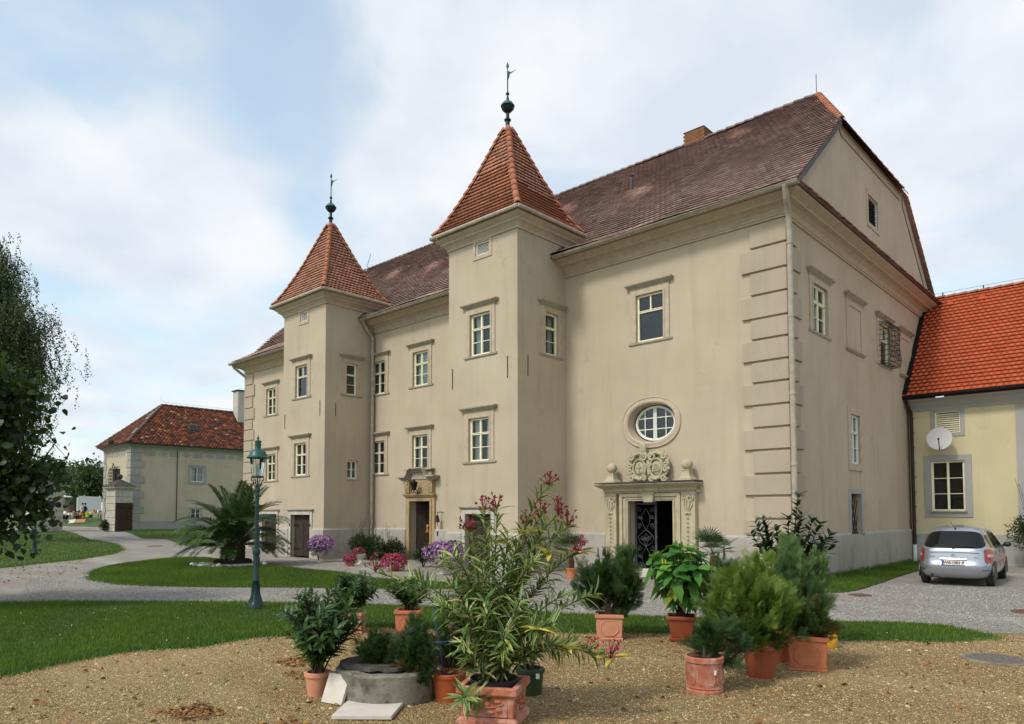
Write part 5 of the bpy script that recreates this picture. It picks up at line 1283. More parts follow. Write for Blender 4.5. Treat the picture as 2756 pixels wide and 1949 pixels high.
for row, off in ((4, 0), (7, .5), (10, 0), (13, .5)):
    for k in range(9):
        x = .5+(k+off)*.56
        if x < 4.4: m = MB(); p = A0+(B0-A0)*(row/n)+V(x, 0, 0)+nn*.06; m.obox(p, (.02, 0, 0), (B0-A0)/L_*.05, nn*.03); m.build('snow_guard', 'roof_tile_new', rf)
for x in (.9, 1.9): m = MB(); p = A0+(B0-A0)*.9+V(x, 0, 0)+nn*.05; m.obox(p, (.09, 0, 0), (B0-A0)/L_*.07, nn*.03); m.build('roof_vent', 'roof_tile_new', rf)
ridge_tiles('ridge_tile', [(4.6, 2.75, 9.86), (-.05, 2.75, 9.86)], .36, .11, 'hip_tile', rf)
m = MB(); q = [A0+V(.10, 0, -.02), B0+V(.10, 0, -.02), B0+V(.10, 0, .13), A0+V(.10, 0, .13)]; m.add([p for p in q]+[p+V(-.12, 0, 0) for p in q], [(0, 1, 2, 3), (4, 5, 6, 7), (3, 2, 6, 7), (0, 3, 7, 4)]); m.build('verge_flashing', 'black_gutter', rf)
m = MB(); m.tube([(-.05, 2.75, 10.02), (4.6, 2.75, 10.02)], .006, 4)
for x in (.6, 1.9, 3.2): m.box(x-.02, x+.02, 2.73, 2.77, 9.93, 10.03)
m.build('lightning_wire', 'lead', rf)
# satellite dish
dish = thing('satellite_dish', 'white round satellite dish on the yellow wall between vent and window', 'satellite dish', (1.1, YW-.02, 4.2))
m = MB(); ax = np.array((.12, -.93, .22)); ax /= np.linalg.norm(ax); ux = np.cross(ax, (0, 0, 1)); ux /= np.linalg.norm(ux); uz = np.cross(ux, ax); c0 = np.array((-.02, -.45, .0))
vs = []; n = 32; rs = [0, .12, .24, .34, .375, .38]
for i, r_ in enumerate(rs):
    for j in range(n): a = 2*math.pi*j/n; vs.append(c0+(ux*math.cos(a)+uz*math.sin(a)*1.06)*r_+ax*(r_*r_*.55-.0-(.025 if i == 5 else 0)))
m.add(vs, [(i*n+j, i*n+(j+1) % n, (i+1)*n+(j+1) % n, (i+1)*n+j) for i in range(len(rs)-1) for j in range(n)]); m.build('reflector', 'dish_white', dish, smooth=True)
lnb = c0-uz*.16+ax*.36-ux*.0
m = MB(); m.tube([c0-uz*.40+ax*.05, c0-uz*.36+ax*.12, lnb], .016, 6); m.build('feed_arm', 'iron', dish)
m = MB(); m.tube([lnb-ax*.0+uz*.05, lnb+ax*.05+uz*.03, lnb-ax*.06+uz*.06], [.035, .035, .028], 10); m.build('feed_horn', 'black_plastic', dish)
m = MB(); m.tube([c0-ax*.02, (-.02, -.2, -.05), (-.02, .02, -.05)], .025, 8); m.build('wall_mount', 'lead', dish)

# ------------------------------------------------------------------ far house by the gate
HX, HY = -51.7, 2.9; hg = .42
fh_ = thing('gate_house', 'far two-storey yellow house with grey quoins and weathered hipped red roof', 'house', (HX, HY, hg))
HW, HD, HE = 5.9, 22.0, 6.62                                  # width (to -x), length (+y), eave height above hg
m = MB(); wh = [(4.54, 5.60, 3.88, 5.05), (4.6, 5.4, .9, 1.7)]
wall_grid(m, lambda a, z, d: (-d, a, z), 0, HD, -.3, HE, wh, .2)
wall_grid(m, lambda a, z, d: (-a, d, z), 0, HW, -.3, HE, [(2.3, 3.9, 3.75, 4.85)], .2)
m.quad((-HW, 0, -.3), (-HW, HD, -.3), (-HW, HD, HE), (-HW, 0, HE)); m.quad((0, HD, -.3), (-HW, HD, -.3), (-HW, HD, HE), (0, HD, HE))
m.quad((0, 0, HE), (0, HD, HE), (-HW, HD, HE), (-HW, 0, HE)); m.build('wall', 'house_plaster', fh_, fixn=False)
m = MB(); m.box(0, .06, -.06, HD, -.3, .72); m.box(-HW, 0, -.06, 0, -.3, .72); m.build('plinth', 'house_quoin', fh_)
for i in range(10):
    z0 = .72+i*.585; L = 1.0 if i % 2 else .72
    m = MB(); m.box(-.01, .05, -.05, L, z0+.025, z0+.56); m.box(-L*.9, -.01, -.05, .01, z0+.025, z0+.56); m.build('quoin', 'house_quoin', fh_, bevel=.015)
    m = MB(); m.box(-HW-.05, -HW+.62*L, -.05, .01, z0+.025, z0+.56); m.build('quoin', 'house_quoin', fh_, bevel=.015)
for k in range(16):                                              # frieze of lozenges and tablets
    y = 1.0+k*.93
    m = MB()
    if k % 2 == 0: m.box(0, .02, y, y+.78, 5.82, 6.22)
    else: m.add([(.02, y, 6.02), (.02, y+.4, 6.24), (.02, y+.8, 6.02), (.02, y+.4, 5.80), (0, y, 6.02), (0, y+.4, 6.24), (0, y+.8, 6.02), (0, y+.4, 5.80)], [(0, 1, 2, 3), (0, 1, 5, 4), (1, 2, 6, 5), (2, 3, 7, 6), (3, 0, 4, 7)])
    m.build('frieze_tablet', 'house_quoin', fh_)
for k in range(4):
    y = -1.2-k*1.05
    m = MB(); m.add([(y, -.02, 6.02), (y-.3, -.02, 6.24), (y-.6, -.02, 6.02), (y-.3, -.02, 5.80)], [(0, 1, 2, 3)]); m.box(y-.95, y-.68, -.02, 0, 5.82, 6.22); m.build('frieze_tablet', 'house_quoin', fh_)
m = MB(); pr = [(0, 6.3), (.05, 6.3), (.08, 6.42), (.2, 6.5), (.32, 6.58), (.34, 6.64), (0, 6.66)]; m.run((0, 0), (0, HD), (1, 0), pr, 1, 0); m.run((-HW, 0), (0, 0), (0, -1), pr, 1, 1); m.build('cornice', 'house_quoin', fh_)
m = MB(); m.tube([(.42, HD, 6.70), (.42, -.42, 6.70), (-HW-.42, -.42, 6.70)], .08, 8); m.build('gutter', 'lead', fh_, smooth=True)
o = window((0, 5.07, 3.88), math.pi/2, 1.06, 1.17, sw=.2, head=.2, cornice=False, sill=False, panes='four', curtain='white', paint='white_paint', parent=fh_); o.data.materials[0] = MATS['house_quoin']
o = window((0, 5.0, .9), math.pi/2, .8, .8, sw=.12, head=.12, cornice=False, sill=False, panes='four', curtain=None, paint='white_paint', parent=fh_); o.data.materials[0] = MATS['house_quoin']
m = MB(); m.box(-3.9, -2.3, .15, .2, 3.75, 4.85)
for i in range(7): m.tube([(-3.95+.27*i, -.02, 3.7), (-3.95+.27*i, -.3, 3.8), (-3.95+.27*i, -.34, 4.5), (-3.95+.27*i, -.2, 4.95), (-3.95+.27*i, -.02, 5.0)], .02, 5)
for z in (3.8, 4.05, 4.3, 4.55, 4.8): m.tube([(-3.98, -.02, z), (-3.98, -.33, z), (-2.3, -.33, z), (-2.3, -.02, z)], .02, 5)
m.tube([(-3.4, -.2, 4.95), (-3.1, -.25, 5.3), (-2.8, -.2, 4.95)], .03, 5); m.build('grilled_window', 'iron', fh_)
m = MB(); m.tube([(.05, 3.45, .7), (.05, 3.45, 6.6)], .03, 6); m.build('lightning_wire', 'brown_pipe', fh_)
RX, RZ = -HW/2, 10.3
ry0 = 3.3
m = MB(); e_ = .5
q = dict(a=(e_, -e_, 6.72), b=(e_, HD, 6.72), c=(-HW-e_, -e_, 6.72), d=(-HW-e_, HD, 6.72), r0=(RX, ry0, RZ), r1=(RX, HD, RZ))
m.add([q['a'], q['b'], q['r1'], q['r0']], [(0, 1, 2, 3)]); m.add([q['c'], q['a'], q['r0']], [(0, 1, 2)]); m.add([q['c'], q['d'], q['r1'], q['r0']], [(0, 1, 2, 3)]); rf = m.build('roof', 'roof_tile_house', fh_, rnd=True)
def hiprows(A, B, lim0, lim1, e, n_, step):
    rows = []; L = np.linalg.norm(B-A); k = int(L/step)
    for i in range(k): f0, f1 = i/k, min(1, (i+1.2)/k); rows.append((A+(B-A)*f0, lim0(f0), lim1(f0), A+(B-A)*f1, lim0(f1), lim1(f1), e, n_))
    return rows
slope = V(RX-e_, 0, RZ-6.72); sl = slope/np.linalg.norm(slope); nrm = V(-sl[2]*-1, 0, -sl[0]*1); nrm = V(sl[2], 0, -sl[0])
rows = hiprows(V(e_, 0, 6.74), V(RX, 0, RZ+.02), lambda f_: -e_+(ry0+e_)*f_, lambda f_: 14.0, V(0, 1, 0), nrm, .17)
tl = tile_rows(rows, .25, lift=.035); tile_mesh('roof_tiles', tl, 'roof_tile_house', rf)
sl2 = V(0, ry0+e_, RZ-6.72); sl2 /= np.linalg.norm(sl2); nr2 = V(0, -sl2[2], sl2[1])
rows = hiprows(V(0, -e_, 6.74), V(0, ry0, RZ+.02), lambda f_: -HW-e_+(RX+HW+e_)*f_, lambda f_: e_+(RX-e_)*f_, V(1, 0, 0), nr2, .17)
tile_mesh('roof_tiles', tile_rows(rows, .25, lift=.035), 'roof_tile_house', rf)
ridge_tiles('hip_tile', [(e_, -e_, 6.78), (RX, ry0, RZ+.04)], .42, .12, 'ridge_tile', rf)
ridge_tiles('hip_tile', [(-HW-e_, -e_, 6.78), (RX, ry0, RZ+.04)], .42, .12, 'ridge_tile', rf)
ridge_tiles('ridge_tile', [(RX, 14.0, RZ+.04), (RX, ry0, RZ+.04)], .42, .13, 'ridge_tile', rf)
m = MB(); m.tube([(RX, 14.0, RZ+.28), (RX, ry0+.3, RZ+.28), (RX, ry0-.1, RZ+.45), (RX, ry0, RZ+.75)], .014, 5)
for y in np.arange(ry0+.4, 13, 1.1): m.tube([(RX, y, RZ+.05), (RX, y, RZ+.28)], .012, 4)
m.build('ridge_wire', 'white_paint', rf)
for f_ in (.17, .20, .235, .27, .55, .58, .62, .66, .70, .74):
    p = V(e_, -e_, 6.78)+(V(RX, ry0, RZ)-V(e_, -e_, 6.78))*f_; m = MB(); m.ell(p+V(.0, 0, .14), .12, .12, .06, 8, 6); m.build('mortar_patch', 'mortar', rf)
pp = V(e_, 0, 6.74)+(V(RX, 0, RZ)-V(e_, 0, 6.74))*.46+V(0, 5.1, 0)+nrm*.05
m = MB(); m.obox(pp, (0, .36, 0), sl*.36, nrm*.06); sk = m.build('skylight', 'lead', rf); m = MB(); m.obox(pp+nrm*.065, (0, .28, 0), sl*.28, nrm*.008); m.build('pane', 'car_glass', sk)
m = MB(); m.box(RX-.0, RX+.95, 9.4, 10.6, 8.6, 12.15); m.build('chimney', 'pale_stone', fh_, bevel=.02); m = MB(); m.box(RX-.1, RX+1.05, 9.3, 10.7, 12.15, 12.25); m.build('chimney_cap', 'slate', fh_)
# gate piers
def pier(x, y, wd, dp_, h, label, rz=0, ball=True):
    t_ = thing('gate_pier', label, 'gate pier', (x, y, float(gz(x, y))), rz, 'piers of the garden gate')
    n = 6; hh = h/n
    for i in range(n):
        m = MB(); m.box(-wd/2, wd/2, -dp_/2, dp_/2, i*hh+.01, (i+1)*hh-.012); m.build('stone_course', 'pale_stone', t_, bevel=.02)
    m = MB(); m.box(-wd/2+.02, wd/2-.02, -dp_/2+.02, dp_/2-.02, 0, h); m.build('core', 'grey_stone', t_)
    m = MB(); m.frus((0, 0), wd+.02, dp_+.02, wd+.3, dp_+.3, h, h+.14); m.frus((0, 0), wd+.4, dp_+.4, wd+.4, dp_+.4, h+.14, h+.24); m.build('capital', 'pale_stone', t_, bevel=.015)
    m = MB(); m.frus((0, 0), wd+.5, dp_+.5, .25, .25, h+.245, h+.75); m.build('tiled_cap', 'slate', t_)
    if ball: m = MB(); m.lathe([(.1, h+.72), (.08, h+.8), (.16, h+.9), (.2, h+1.0), (.16, h+1.12), (.05, h+1.18)], 12); m.build('ball', 'slate', t_, smooth=True)
    return t_
gp = pier(-50.5, 1.75, 1.15, 1.3, 3.05, 'stone gate pier with ball finial and open wooden gate leaf', .2)
m = MB(); m.box(-.02, .06, -.02, .0, 0, 2.1)
for i in range(7): m.box(.60, .65, -.62+.18*i, -.45+.18*i, .05, 2.1)
gl_ = m.build('gate_leaf', 'gate_wood', gp); m = MB()
for z in (.25, 1.8): m.box(.65, .70, -.62, .64, z, z+.12)
m.obox((.68, .01, 1.05), (.02, 0, 0), (0, .62, .70), (0, -.05, .045)); m.build('gate_brace', 'gate_wood', gl_)
pier(-54.3, -1.85, 1.5, 1.4, 3.0, 'stone gate pier half hidden behind dark foliage at left', .2, False)
# old building at the left edge behind the trees
ob = thing('left_building', 'pale building with orange roof mostly hidden by the left trees', 'house', (-53, -16, .45))
m = MB(); m.box(-9, 0, -8, 8.5, -.3, 7.0); m.build('wall', 'house_plaster', ob); m = MB(); m.add([(.6, -8.6, 6.9), (.6, 9.1, 6.9), (-9.6, 9.1, 6.9), (-9.6, -8.6, 6.9), (-4.5, -8.6, 11.2), (-4.5, 4.5, 11.2)], [(0, 1, 5, 4), (1, 2, 5), (2, 3, 4, 5), (3, 0, 4), (0, 3, 2, 1)]); m.build('roof', 'roof_tile_new', ob, rnd=True)

# ------------------------------------------------------------------ street lamps
def lamp(x, y, label, sc=1.0):
    z0 = float(gz(x, y))
    t_ = thing('garden_lamp', label, 'lamp', (x, y, z0), .3, 'green cast-iron garden lamps'); t_.scale = (sc*.78, sc*.78, sc)
    m = MB(); m.lathe([(.165, 0), (.165, .12), (.15, .14), (.13, .17), (.09, .3), (.075, .42), (.075, .52), (.082, .53), (.082, .56), (.072, .58), (.07, 1.02), (.085, 1.03), (.09, 1.08), (.085, 1.12), (.055, 1.14)], 16); m.build('base', 'lamp_dark_green', t_, smooth=True)
    m = MB()
    for i in range(8): a = 2*math.pi*i/8; m.tube([(.155*math.cos(a), .155*math.sin(a), .13), (.09*math.cos(a), .09*math.sin(a), .3), (.08*math.cos(a), .08*math.sin(a), .5)], .014, 5)
    m.box(.06, .085, -.03, .03, .8, .98); m.build('base_rib', 'lamp_dark_green', t_)
    m = MB(); pr = [(.052, 1.12), (.050, 1.5), (.06, 1.505), (.06, 1.525), (.048, 1.53), (.046, 1.9), (.057, 1.905), (.057, 1.925), (.044, 1.93), (.042, 2.1), (.055, 2.11), (.055, 2.14), (.05, 2.16), (.058, 2.2), (.062, 2.24), (.05, 2.27), (.05, 2.29), (.02, 2.30)]; m.lathe(pr, 14); m.build('post', 'lamp_dark_green', t_, smooth=True)
    m = MB()
    for i in range(4):
        a = 2*math.pi*i/4+.4; c_, s_ = math.cos(a), math.sin(a)
        pts = [(.03, 2.28), (.07, 2.30), (.095, 2.34), (.10, 2.39), (.135, 2.40), (.155, 2.43), (.15, 2.46), (.12, 2.46)]; m.tube([(r_*c_, r_*s_, z) for r_, z in pts], .013, 6)
    m.lathe([(.095, 2.455), (.135, 2.455), (.14, 2.47), (.135, 2.485), (.09, 2.485)], 18, cap=False); m.tube([(0, 0, 2.28), (0, 0, 2.48)], .016, 6); m.build('bracket', 'black_plastic', t_, smooth=True)
    m = MB(); n = 6; r0, r1, z0_, z1_ = .115, .185, 2.485, 2.83
    gm = MB()
    for i in range(n):
        a, b = 2*math.pi*i/n, 2*math.pi*(i+1)/n; m.tube([(r0*math.cos(a), r0*math.sin(a), z0_), (r1*math.cos(a), r1*math.sin(a), z1_)], .006, 5)
        gp_ = MB(); gp_.quad((r0*math.cos(a), r0*math.sin(a), z0_), (r0*math.cos(b), r0*math.sin(b), z0_), (r1*math.cos(b), r1*math.sin(b), z1_), (r1*math.cos(a), r1*math.sin(a), z1_)); gp_.build('lamp_pane', 'glass', t_, fixn=False)
    m.build('lamp_frame', 'lamp_dark_green', t_)
    m = MB(); m.lathe([(.03, 2.485), (.03, 2.54), (.02, 2.55), (.035, 2.6), (.05, 2.65), (.045, 2.69), (.01, 2.72)], 12); m.build('bulb', 'bulb', t_, smooth=True)
    m = MB(); m.lathe([(.255, 2.815), (.26, 2.83), (.235, 2.845), (.21, 2.87), (.18, 2.93), (.13, 2.97), (.075, 2.985), (.07, 2.995), (.068, 3.06), (.09, 3.065), (.09, 3.075), (.066, 3.08), (.064, 3.11), (.088, 3.115), (.085, 3.13), (.05, 3.155), (.02, 3.165), (.015, 3.18), (.03, 3.19), (.028, 3.205), (.012, 3.215), (.012, 3.245), (.003, 3.26)], 22, cap=False)
    m.lathe([(.255, 2.815), (.2, 2.83)], 22, cap=False); m.build('lamp_hood', 'lamp_green', t_, smooth=True)
    return t_
lamp(-5.31, -10.97, 'dark green cast-iron lamp post with glass lantern on the front lawn', .975)
lamp(-28.05, -8.94, 'green lamp post standing behind the dark leaves at far left', .975)
# ------------------------------------------------------------------ parked car
car = thing('parked_car', 'silver compact van parked with its rear towards the drive', 'car', (2.98, 2.12, 0), .06)
KS = .885
car.scale = (KS, KS, KS)
zk = [.20, .26, .34, .46, .56, .66, .80, .92, .98, 1.10, 1.25, 1.40, 1.48, 1.54, 1.585, 1.60]
wk = [.70, .80, .845, .865, .87, .872, .868, .855, .84, .79, .73, .665, .61, .54, .40, .10]
rk = [.22, .10, .05, .02, .02, .07, .085, .10, .12, .20, .32, .45, .54, .66, .95, 1.7]
fk = [4.05, 4.15, 4.22, 4.26, 4.25, 4.22, 4.12, 3.95, 3.72, 3.30, 2.95, 2.62, 2.45, 2.3, 2.1, 1.9]
ip = lambda z, a: float(np.interp(z, zk, a))
def cs(z, th):                                                  # body surface
    w_, r_, f_ = ip(z, wk), ip(z, rk), ip(z, fk); cy_ = (r_+f_)/2; hl = (f_-r_)/2
    ca_, sa = math.cos(th), math.sin(th)
    ex_ = 2/5.0 if z < 1.5 else 2/4.0
    return np.array((w_*math.copysign(abs(ca_)**ex_, ca_), cy_+hl*math.copysign(abs(sa)**(2/7.0), sa), z))
m = MB(); nz_, nth = 44, 96; zs = np.linspace(.20, 1.60, nz_)
ths = np.linspace(0, 2*math.pi, nth, endpoint=False)
vs = [cs(z, t_) for z in zs for t_ in ths]
m.add(vs, [(i*nth+j, i*nth+(j+1) % nth, (i+1)*nth+(j+1) % nth, (i+1)*nth+j) for i in range(nz_-1) for j in range(nth)]+[tuple((nz_-1)*nth+j for j in range(nth)), tuple(range(nth-1, -1, -1))])
m.build('body', 'car_paint', car, smooth=True)
def xpatch(name, mat, xf0, xf1, z0, z1, off, parent, nx=24, nzz=12, rear=True, corner=0.0, taper=None):
    """patch of the rear (or a side) skin, xf = x as a fraction of the half width"""
    vs = []
    for j in range(nzz+1):
        b = j/nzz; z = z0+(z1-z0)*b
        for i in range(nx+1):
            a = i/nx
            if corner:
                u, v_ = 2*a-1, 2*b-1; p_ = 5; 
                k = (abs(u)**p_+abs(v_)**p_)**(1/p_) or 1; mxu = max(abs(u), abs(v_)) or 1
                uu, vv = u*mxu/k, v_*mxu/k; aa, bb = (uu+1)/2, (vv+1)/2
            else: aa, bb = a, b
            zz_ = z0+(z1-z0)*bb; x0_, x1_ = (xf0, xf1) if taper is None else (xf0*(1+(taper-1)*bb), xf1*(1+(taper-1)*bb))
            xf = x0_+(x1_-x0_)*aa
            w_, r_, f_ = ip(zz_, wk), ip(zz_, rk), ip(zz_, fk); cy_ = (r_+f_)/2; hl = (f_-r_)/2
            if rear:
                xf = max(-.999, min(.999, xf)); ca_ = math.copysign(abs(xf)**2.5, xf); sa = math.sqrt(max(0, 1-ca_*ca_)); y_ = cy_-hl*abs(sa)**(2/7.0)
                nrm = np.array((xf**5*1.2, -1, .35)); nrm /= np.linalg.norm(nrm); vs.append(np.array((w_*xf, y_, zz_))+nrm*off)
            else:
                # side patch: xf is y
                sy_ = (xf-cy_)/hl; sa = math.copysign(abs(sy_)**3.5, sy_); ca_ = math.sqrt(max(0, 1-sa*sa)); x_ = w_*abs(ca_)**(.4)*corner_side
                vs.append(np.array((x_+corner_side*off, xf, zz_)))
    m = MB(); m.add(vs, [(j*(nx+1)+i, j*(nx+1)+i+1, (j+1)*(nx+1)+i+1, (j+1)*(nx+1)+i) for j in range(nzz) for i in range(nx)]); return m.build(name, mat, parent, smooth=True)
corner_side = 1
def rearpt(xf, z, off):
    w_, r_, f_ = ip(z, wk), ip(z, rk), ip(z, fk); ca_ = abs(xf)**2.5; return (w_*xf, (r_+f_)/2-(f_-r_)/2*math.sqrt(max(0, 1-ca_*ca_))**(2/7.0)-off, z)
m = MB(); lp = []
for i in range(49):
    a = 2*math.pi*i/48; c_, s_ = math.cos(a), math.sin(a); k = (abs(c_)**5+abs(s_)**5)**(-1/5); lp.append(rearpt(.87*c_*k, .74+.248*s_*k, .004))
m.tube(lp, .006, 5, cap=False); m.build('tailgate_seam', 'black_plastic', car)
tg = xpatch('tailgate', 'car_paint', -.86, .86, .50, .985, .006, car, 30, 10, corner=1)
xpatch('rear_window', 'car_glass', -.90, .90, 1.0, 1.455, .008, car, 30, 12, corner=1)
m = MB(); m.tube([(-.62, .10, 1.50), (-.3, .50, 1.525), (.3, .50, 1.525), (.62, .10, 1.5)], .001, 4)
for s in (-1, 1):
    tl_ = xpatch('tail_light', 'tail_red', .80*s if s > 0 else -.995, .995 if s > 0 else -.80, .62, .985, .014, car, 10, 10, corner=1)
    xpatch('indicator', 'tail_clear', .86*s if s > 0 else -.97, .97 if s > 0 else -.86, .775, .85, .02, tl_, 8, 6, corner=1)
xpatch('bumper', 'car_paint', -.97, .97, .30, .545, .02, car, 30, 8)
m = MB(); m.tube([(x, ip(.40, rk)-.018+.30*(abs(x)/.86)**5, .44) for x in np.linspace(-.8, .8, 15)], .008, 5); m.build('bumper_groove', 'black_plastic', car)
m = MB(); m.tube([(x, .045, .722) for x in np.linspace(-.30, .30, 5)], .026, 8, flat=.8); m.build('boot_handle', 'car_paint', tg, smooth=True)
m = MB(); m.tube([(x, .058+.02*(x/.6)**4, .905-.02*(x/.6)**2) for x in np.linspace(-.6, .6, 13)], .007, 5); m.build('crease_trim', 'black_plastic', tg)
m = MB(); m.tube([(.0, .11, 1.03), (.22, .115, 1.06), (.5, .15, 1.055)], .011, 6); m.ell((0, .10, 1.03), .03, .03, .025); m.build('wiper', 'black_plastic', car)
m = MB(); m.tube([(0, .60, 1.53), (-.06, .50, 1.62), (-.10, .42, 1.78)], [.006, .004, .003], 5); m.ell((0, .60, 1.53), .025, .035, .02); m.build('antenna', 'black_plastic', car)
m = MB()
for dz_ in (0, .035):
    m.add([(-.05, .055, .775+dz_), (0, .05, .812+dz_), (.05, .055, .775+dz_), (.05, .055, .790+dz_), (0, .05, .827+dz_), (-.05, .055, .790+dz_)], [(0, 1, 4, 5), (1, 2, 3, 4)])
m.build('chevron_emblem', 'chrome', tg, fixn=False)
def text(s, size, mat, parent, loc, name='lettering', bold=0):
    cu = bpy.data.curves.new('t', 'FONT'); cu.body = s; cu.size = size; cu.align_x = 'CENTER'; cu.align_y = 'CENTER'; cu.extrude = .0015; cu.offset = bold
    to = bpy.data.objects.new('t', cu); col.objects.link(to); bpy.context.view_layer.update()
    me = bpy.data.meshes.new_from_object(to.evaluated_get(bpy.context.evaluated_depsgraph_get())); bpy.data.objects.remove(to)
    me.materials.clear(); me.materials.append(MATS[mat]); o = link(name, me, None, parent); o.location = loc; o.rotation_euler = (math.pi/2, 0, 0); return o
m = MB(); m.box(-.26, .26, .010, .040, .565, .685); pl = m.build('number_plate', 'plate_white', tg)
m = MB(); m.box(-.27, .27, .006, .041, .548, .563); m.build('plate_holder', 'black_plastic', pl)
m = MB(); m.box(-.26, -.215, .007, .011, .565, .685); m.build('plate_band', 'plate_blue', pl)
m = MB(); m.box(-.215, .26, .0075, .011, .681, .685); m.box(-.215, .26, .0075, .011, .565, .569); m.build('plate_stripe', 'print_red', pl)
text('W', .105, 'print_black', pl, (-.165, .007, .625), bold=.002); text('51083 R', .105, 'print_black', pl, (.085, .007, .625), bold=.002)
m = MB(); m.add([(-.115, .008, .65), (-.075, .008, .65), (-.075, .008, .615), (-.095, .008, .598), (-.115, .008, .615)], [(0, 1, 2, 3, 4)]); m.build('plate_crest', 'print_red', pl)
text('CITROËN', .05, 'chrome', tg, (-.52, .075, .775)); text('Xsara', .05, 'chrome', tg, (.52, .075, .775))
for s in (-1, 1):
    corner_side = s
    for (a, b, z0, z1) in ((.55, 1.02, 1.02, 1.36), (1.08, 1.80, 1.0, 1.44), (1.88, 2.75, 1.0, 1.42)):
        xpatch('side_window', 'car_glass', a, b, z0, z1, .006, car, 14, 8, rear=False, corner=1, taper=None)
    m = MB(); m.tube([(s*.876, 1.0+.3*i, .60) for i in range(8)], .02, 6); m.build('side_moulding', 'car_paint', car, smooth=True)
    m = MB(); 
    for y_ in (1.05, 1.85, 2.8): m.tube([(s*.872, y_, .5), (s*.862, y_, .95)], .004, 4)
    m.build('door_seam', 'black_plastic', car)
    m = MB()
    for y_ in (1.15, 2.0): m.tube([(s*.868, y_, .86), (s*.885, y_+.08, .865), (s*.868, y_+.18, .86)], .014, 6)
    m.build('door_handle', 'car_paint', car, smooth=True)
    m = MB(); m.ell((s*.98, 2.72, 1.05), .10, .06, .075, 12, 8); m.tube([(s*.84, 2.75, 1.0), (s*.93, 2.73, 1.03)], .03, 6); m.build('wing_mirror', 'black_plastic', car, smooth=True)
    for y_ in (.74, 3.50):
        a_ = MB(); n = 26; vs = []
        for r_, xo in ((.345, .012), (.37, .008)):
            pass
        a_.lathe([(.36, -.02), (.36, .012), (.30, .013)], 28, (0, 0, 0)); a_.v = [(s*(.862+z), y_+x, .31+y) for x, y, z in a_.v]
        a_.v = [(x, yy, max(z, .205)) for x, yy, z in a_.v]; a_.build('wheel_arch', 'black_plastic', car)
        wobj = MB(); wobj.lathe([(.20, -.08), (.29, -.09), (.312, -.07), (.312, .06), (.295, .09), (.21, .10), (.2, .09)], 30); wobj.v = [(s*(.755+z), y_+x, .312+y) for x, y, z in wobj.v]; wh_ = wobj.build('wheel', 'tyre', car, smooth=True)
        wobj = MB(); wobj.lathe([(.205, .085), (.19, .075), (.05, .065), (.04, .09), (.0, .092)], 30, cap=False)
        for i in range(7): a = 2*math.pi*i/7; wobj.obox((.12*math.cos(a), .12*math.sin(a), .08), (.075*math.cos(a), .075*math.sin(a), 0), (-.028*math.sin(a), .028*math.cos(a), 0), (0, 0, .014))
        wobj.v = [(s*(.76+z), y_+x, .312+y) for x, y, z in wobj.v]; wobj.build('rim', 'rim', wh_)
m = MB(); m.tube([(-.52, .02, .24), (-.52, .3, .25)], .035, 10); m.build('exhaust', 'black_plastic', car)

# ------------------------------------------------------------------ pots
FX, FY = -.681, .732
def soil_disc(t_, r, z, sq=False):
    m = MB()
    if sq: m.box(-r, r, -r, r, z-.02, z)
    else: m.lathe([(r, z-.02), (r, z), (r*.5, z+.012), (.005, z+.015)], 20)
    m.build('soil', 'soil', t_)
def square_pot(t_, w, h, mat, taper=.94, panel=True):
    m = MB(); wb = w*taper
    m.frus((0, 0), wb+.03, wb+.03, wb+.03, wb+.03, 0, .03); m.frus((0, 0), wb, wb, w, w, .03, h-.05)
    # rim as a ring
    o_, i_ = w/2+.018, w/2-.03
    for a, b, c_, d in ((-o_, o_, -o_, -i_), (-o_, o_, i_, o_), (-o_, -i_, -i_, i_), (i_, o_, -i_, i_)): m.box(a, b, c_, d, h-.05, h)
    p = m.build('pot', mat, t_, bevel=.008)
    if panel:
        m = MB()
        for k in range(4):
            q = (wb+w)/4+.002; a, c_ = w*.33, .06; z0, z1 = h*.18, h*.76
            pts = [(-a+c_, z0), (a-c_, z0), (a, z0+c_), (a, z1-c_), (a-c_, z1), (-a+c_, z1), (-a, z1-c_), (-a, z0+c_), (-a+c_, z0)]
            c0, s0 = math.cos(k*math.pi/2), math.sin(k*math.pi/2)
            m.tube([(x*c0+q*s0, x*s0-q*c0, z) for x, z in pts], .007, 5, cap=False)
        m.build('panel_frame', mat, p)
    soil_disc(t_, w/2-.032, h-.06, True)
def round_pot(t_, rt_, rb, h, mat, rim=.04, bands=False, saucer=False):
    m = MB(); pr = [(rb*.9, 0), (rb, .0), (rb+(rt_-rb)*.9, h-rim*1.2), (rt_, h-rim*1.15), (rt_+.012, h-rim), (rt_+.012, h-.008), (rt_+.004, h), (rt_-.015, h), (rt_-.02, h-.06), (.01, h-.08)]
    if bands: pr = [(rb*.9, 0), (rb+.01, 0), (rb+.012, .025), (rb, .035), (rb+(rt_-rb)*.15, h*.14), (rb+(rt_-rb)*.15+.008, h*.15), (rb+(rt_-rb)*.17, h*.17)]+pr[2:]
    m.lathe(pr, 36, cap=False); p = m.build('pot', mat, t_, smooth=True)
    soil_disc(t_, rt_-.018, h-.04)
    return p
def place(x, y, r=0): return (x+FX*r, y+FY*r, .004)

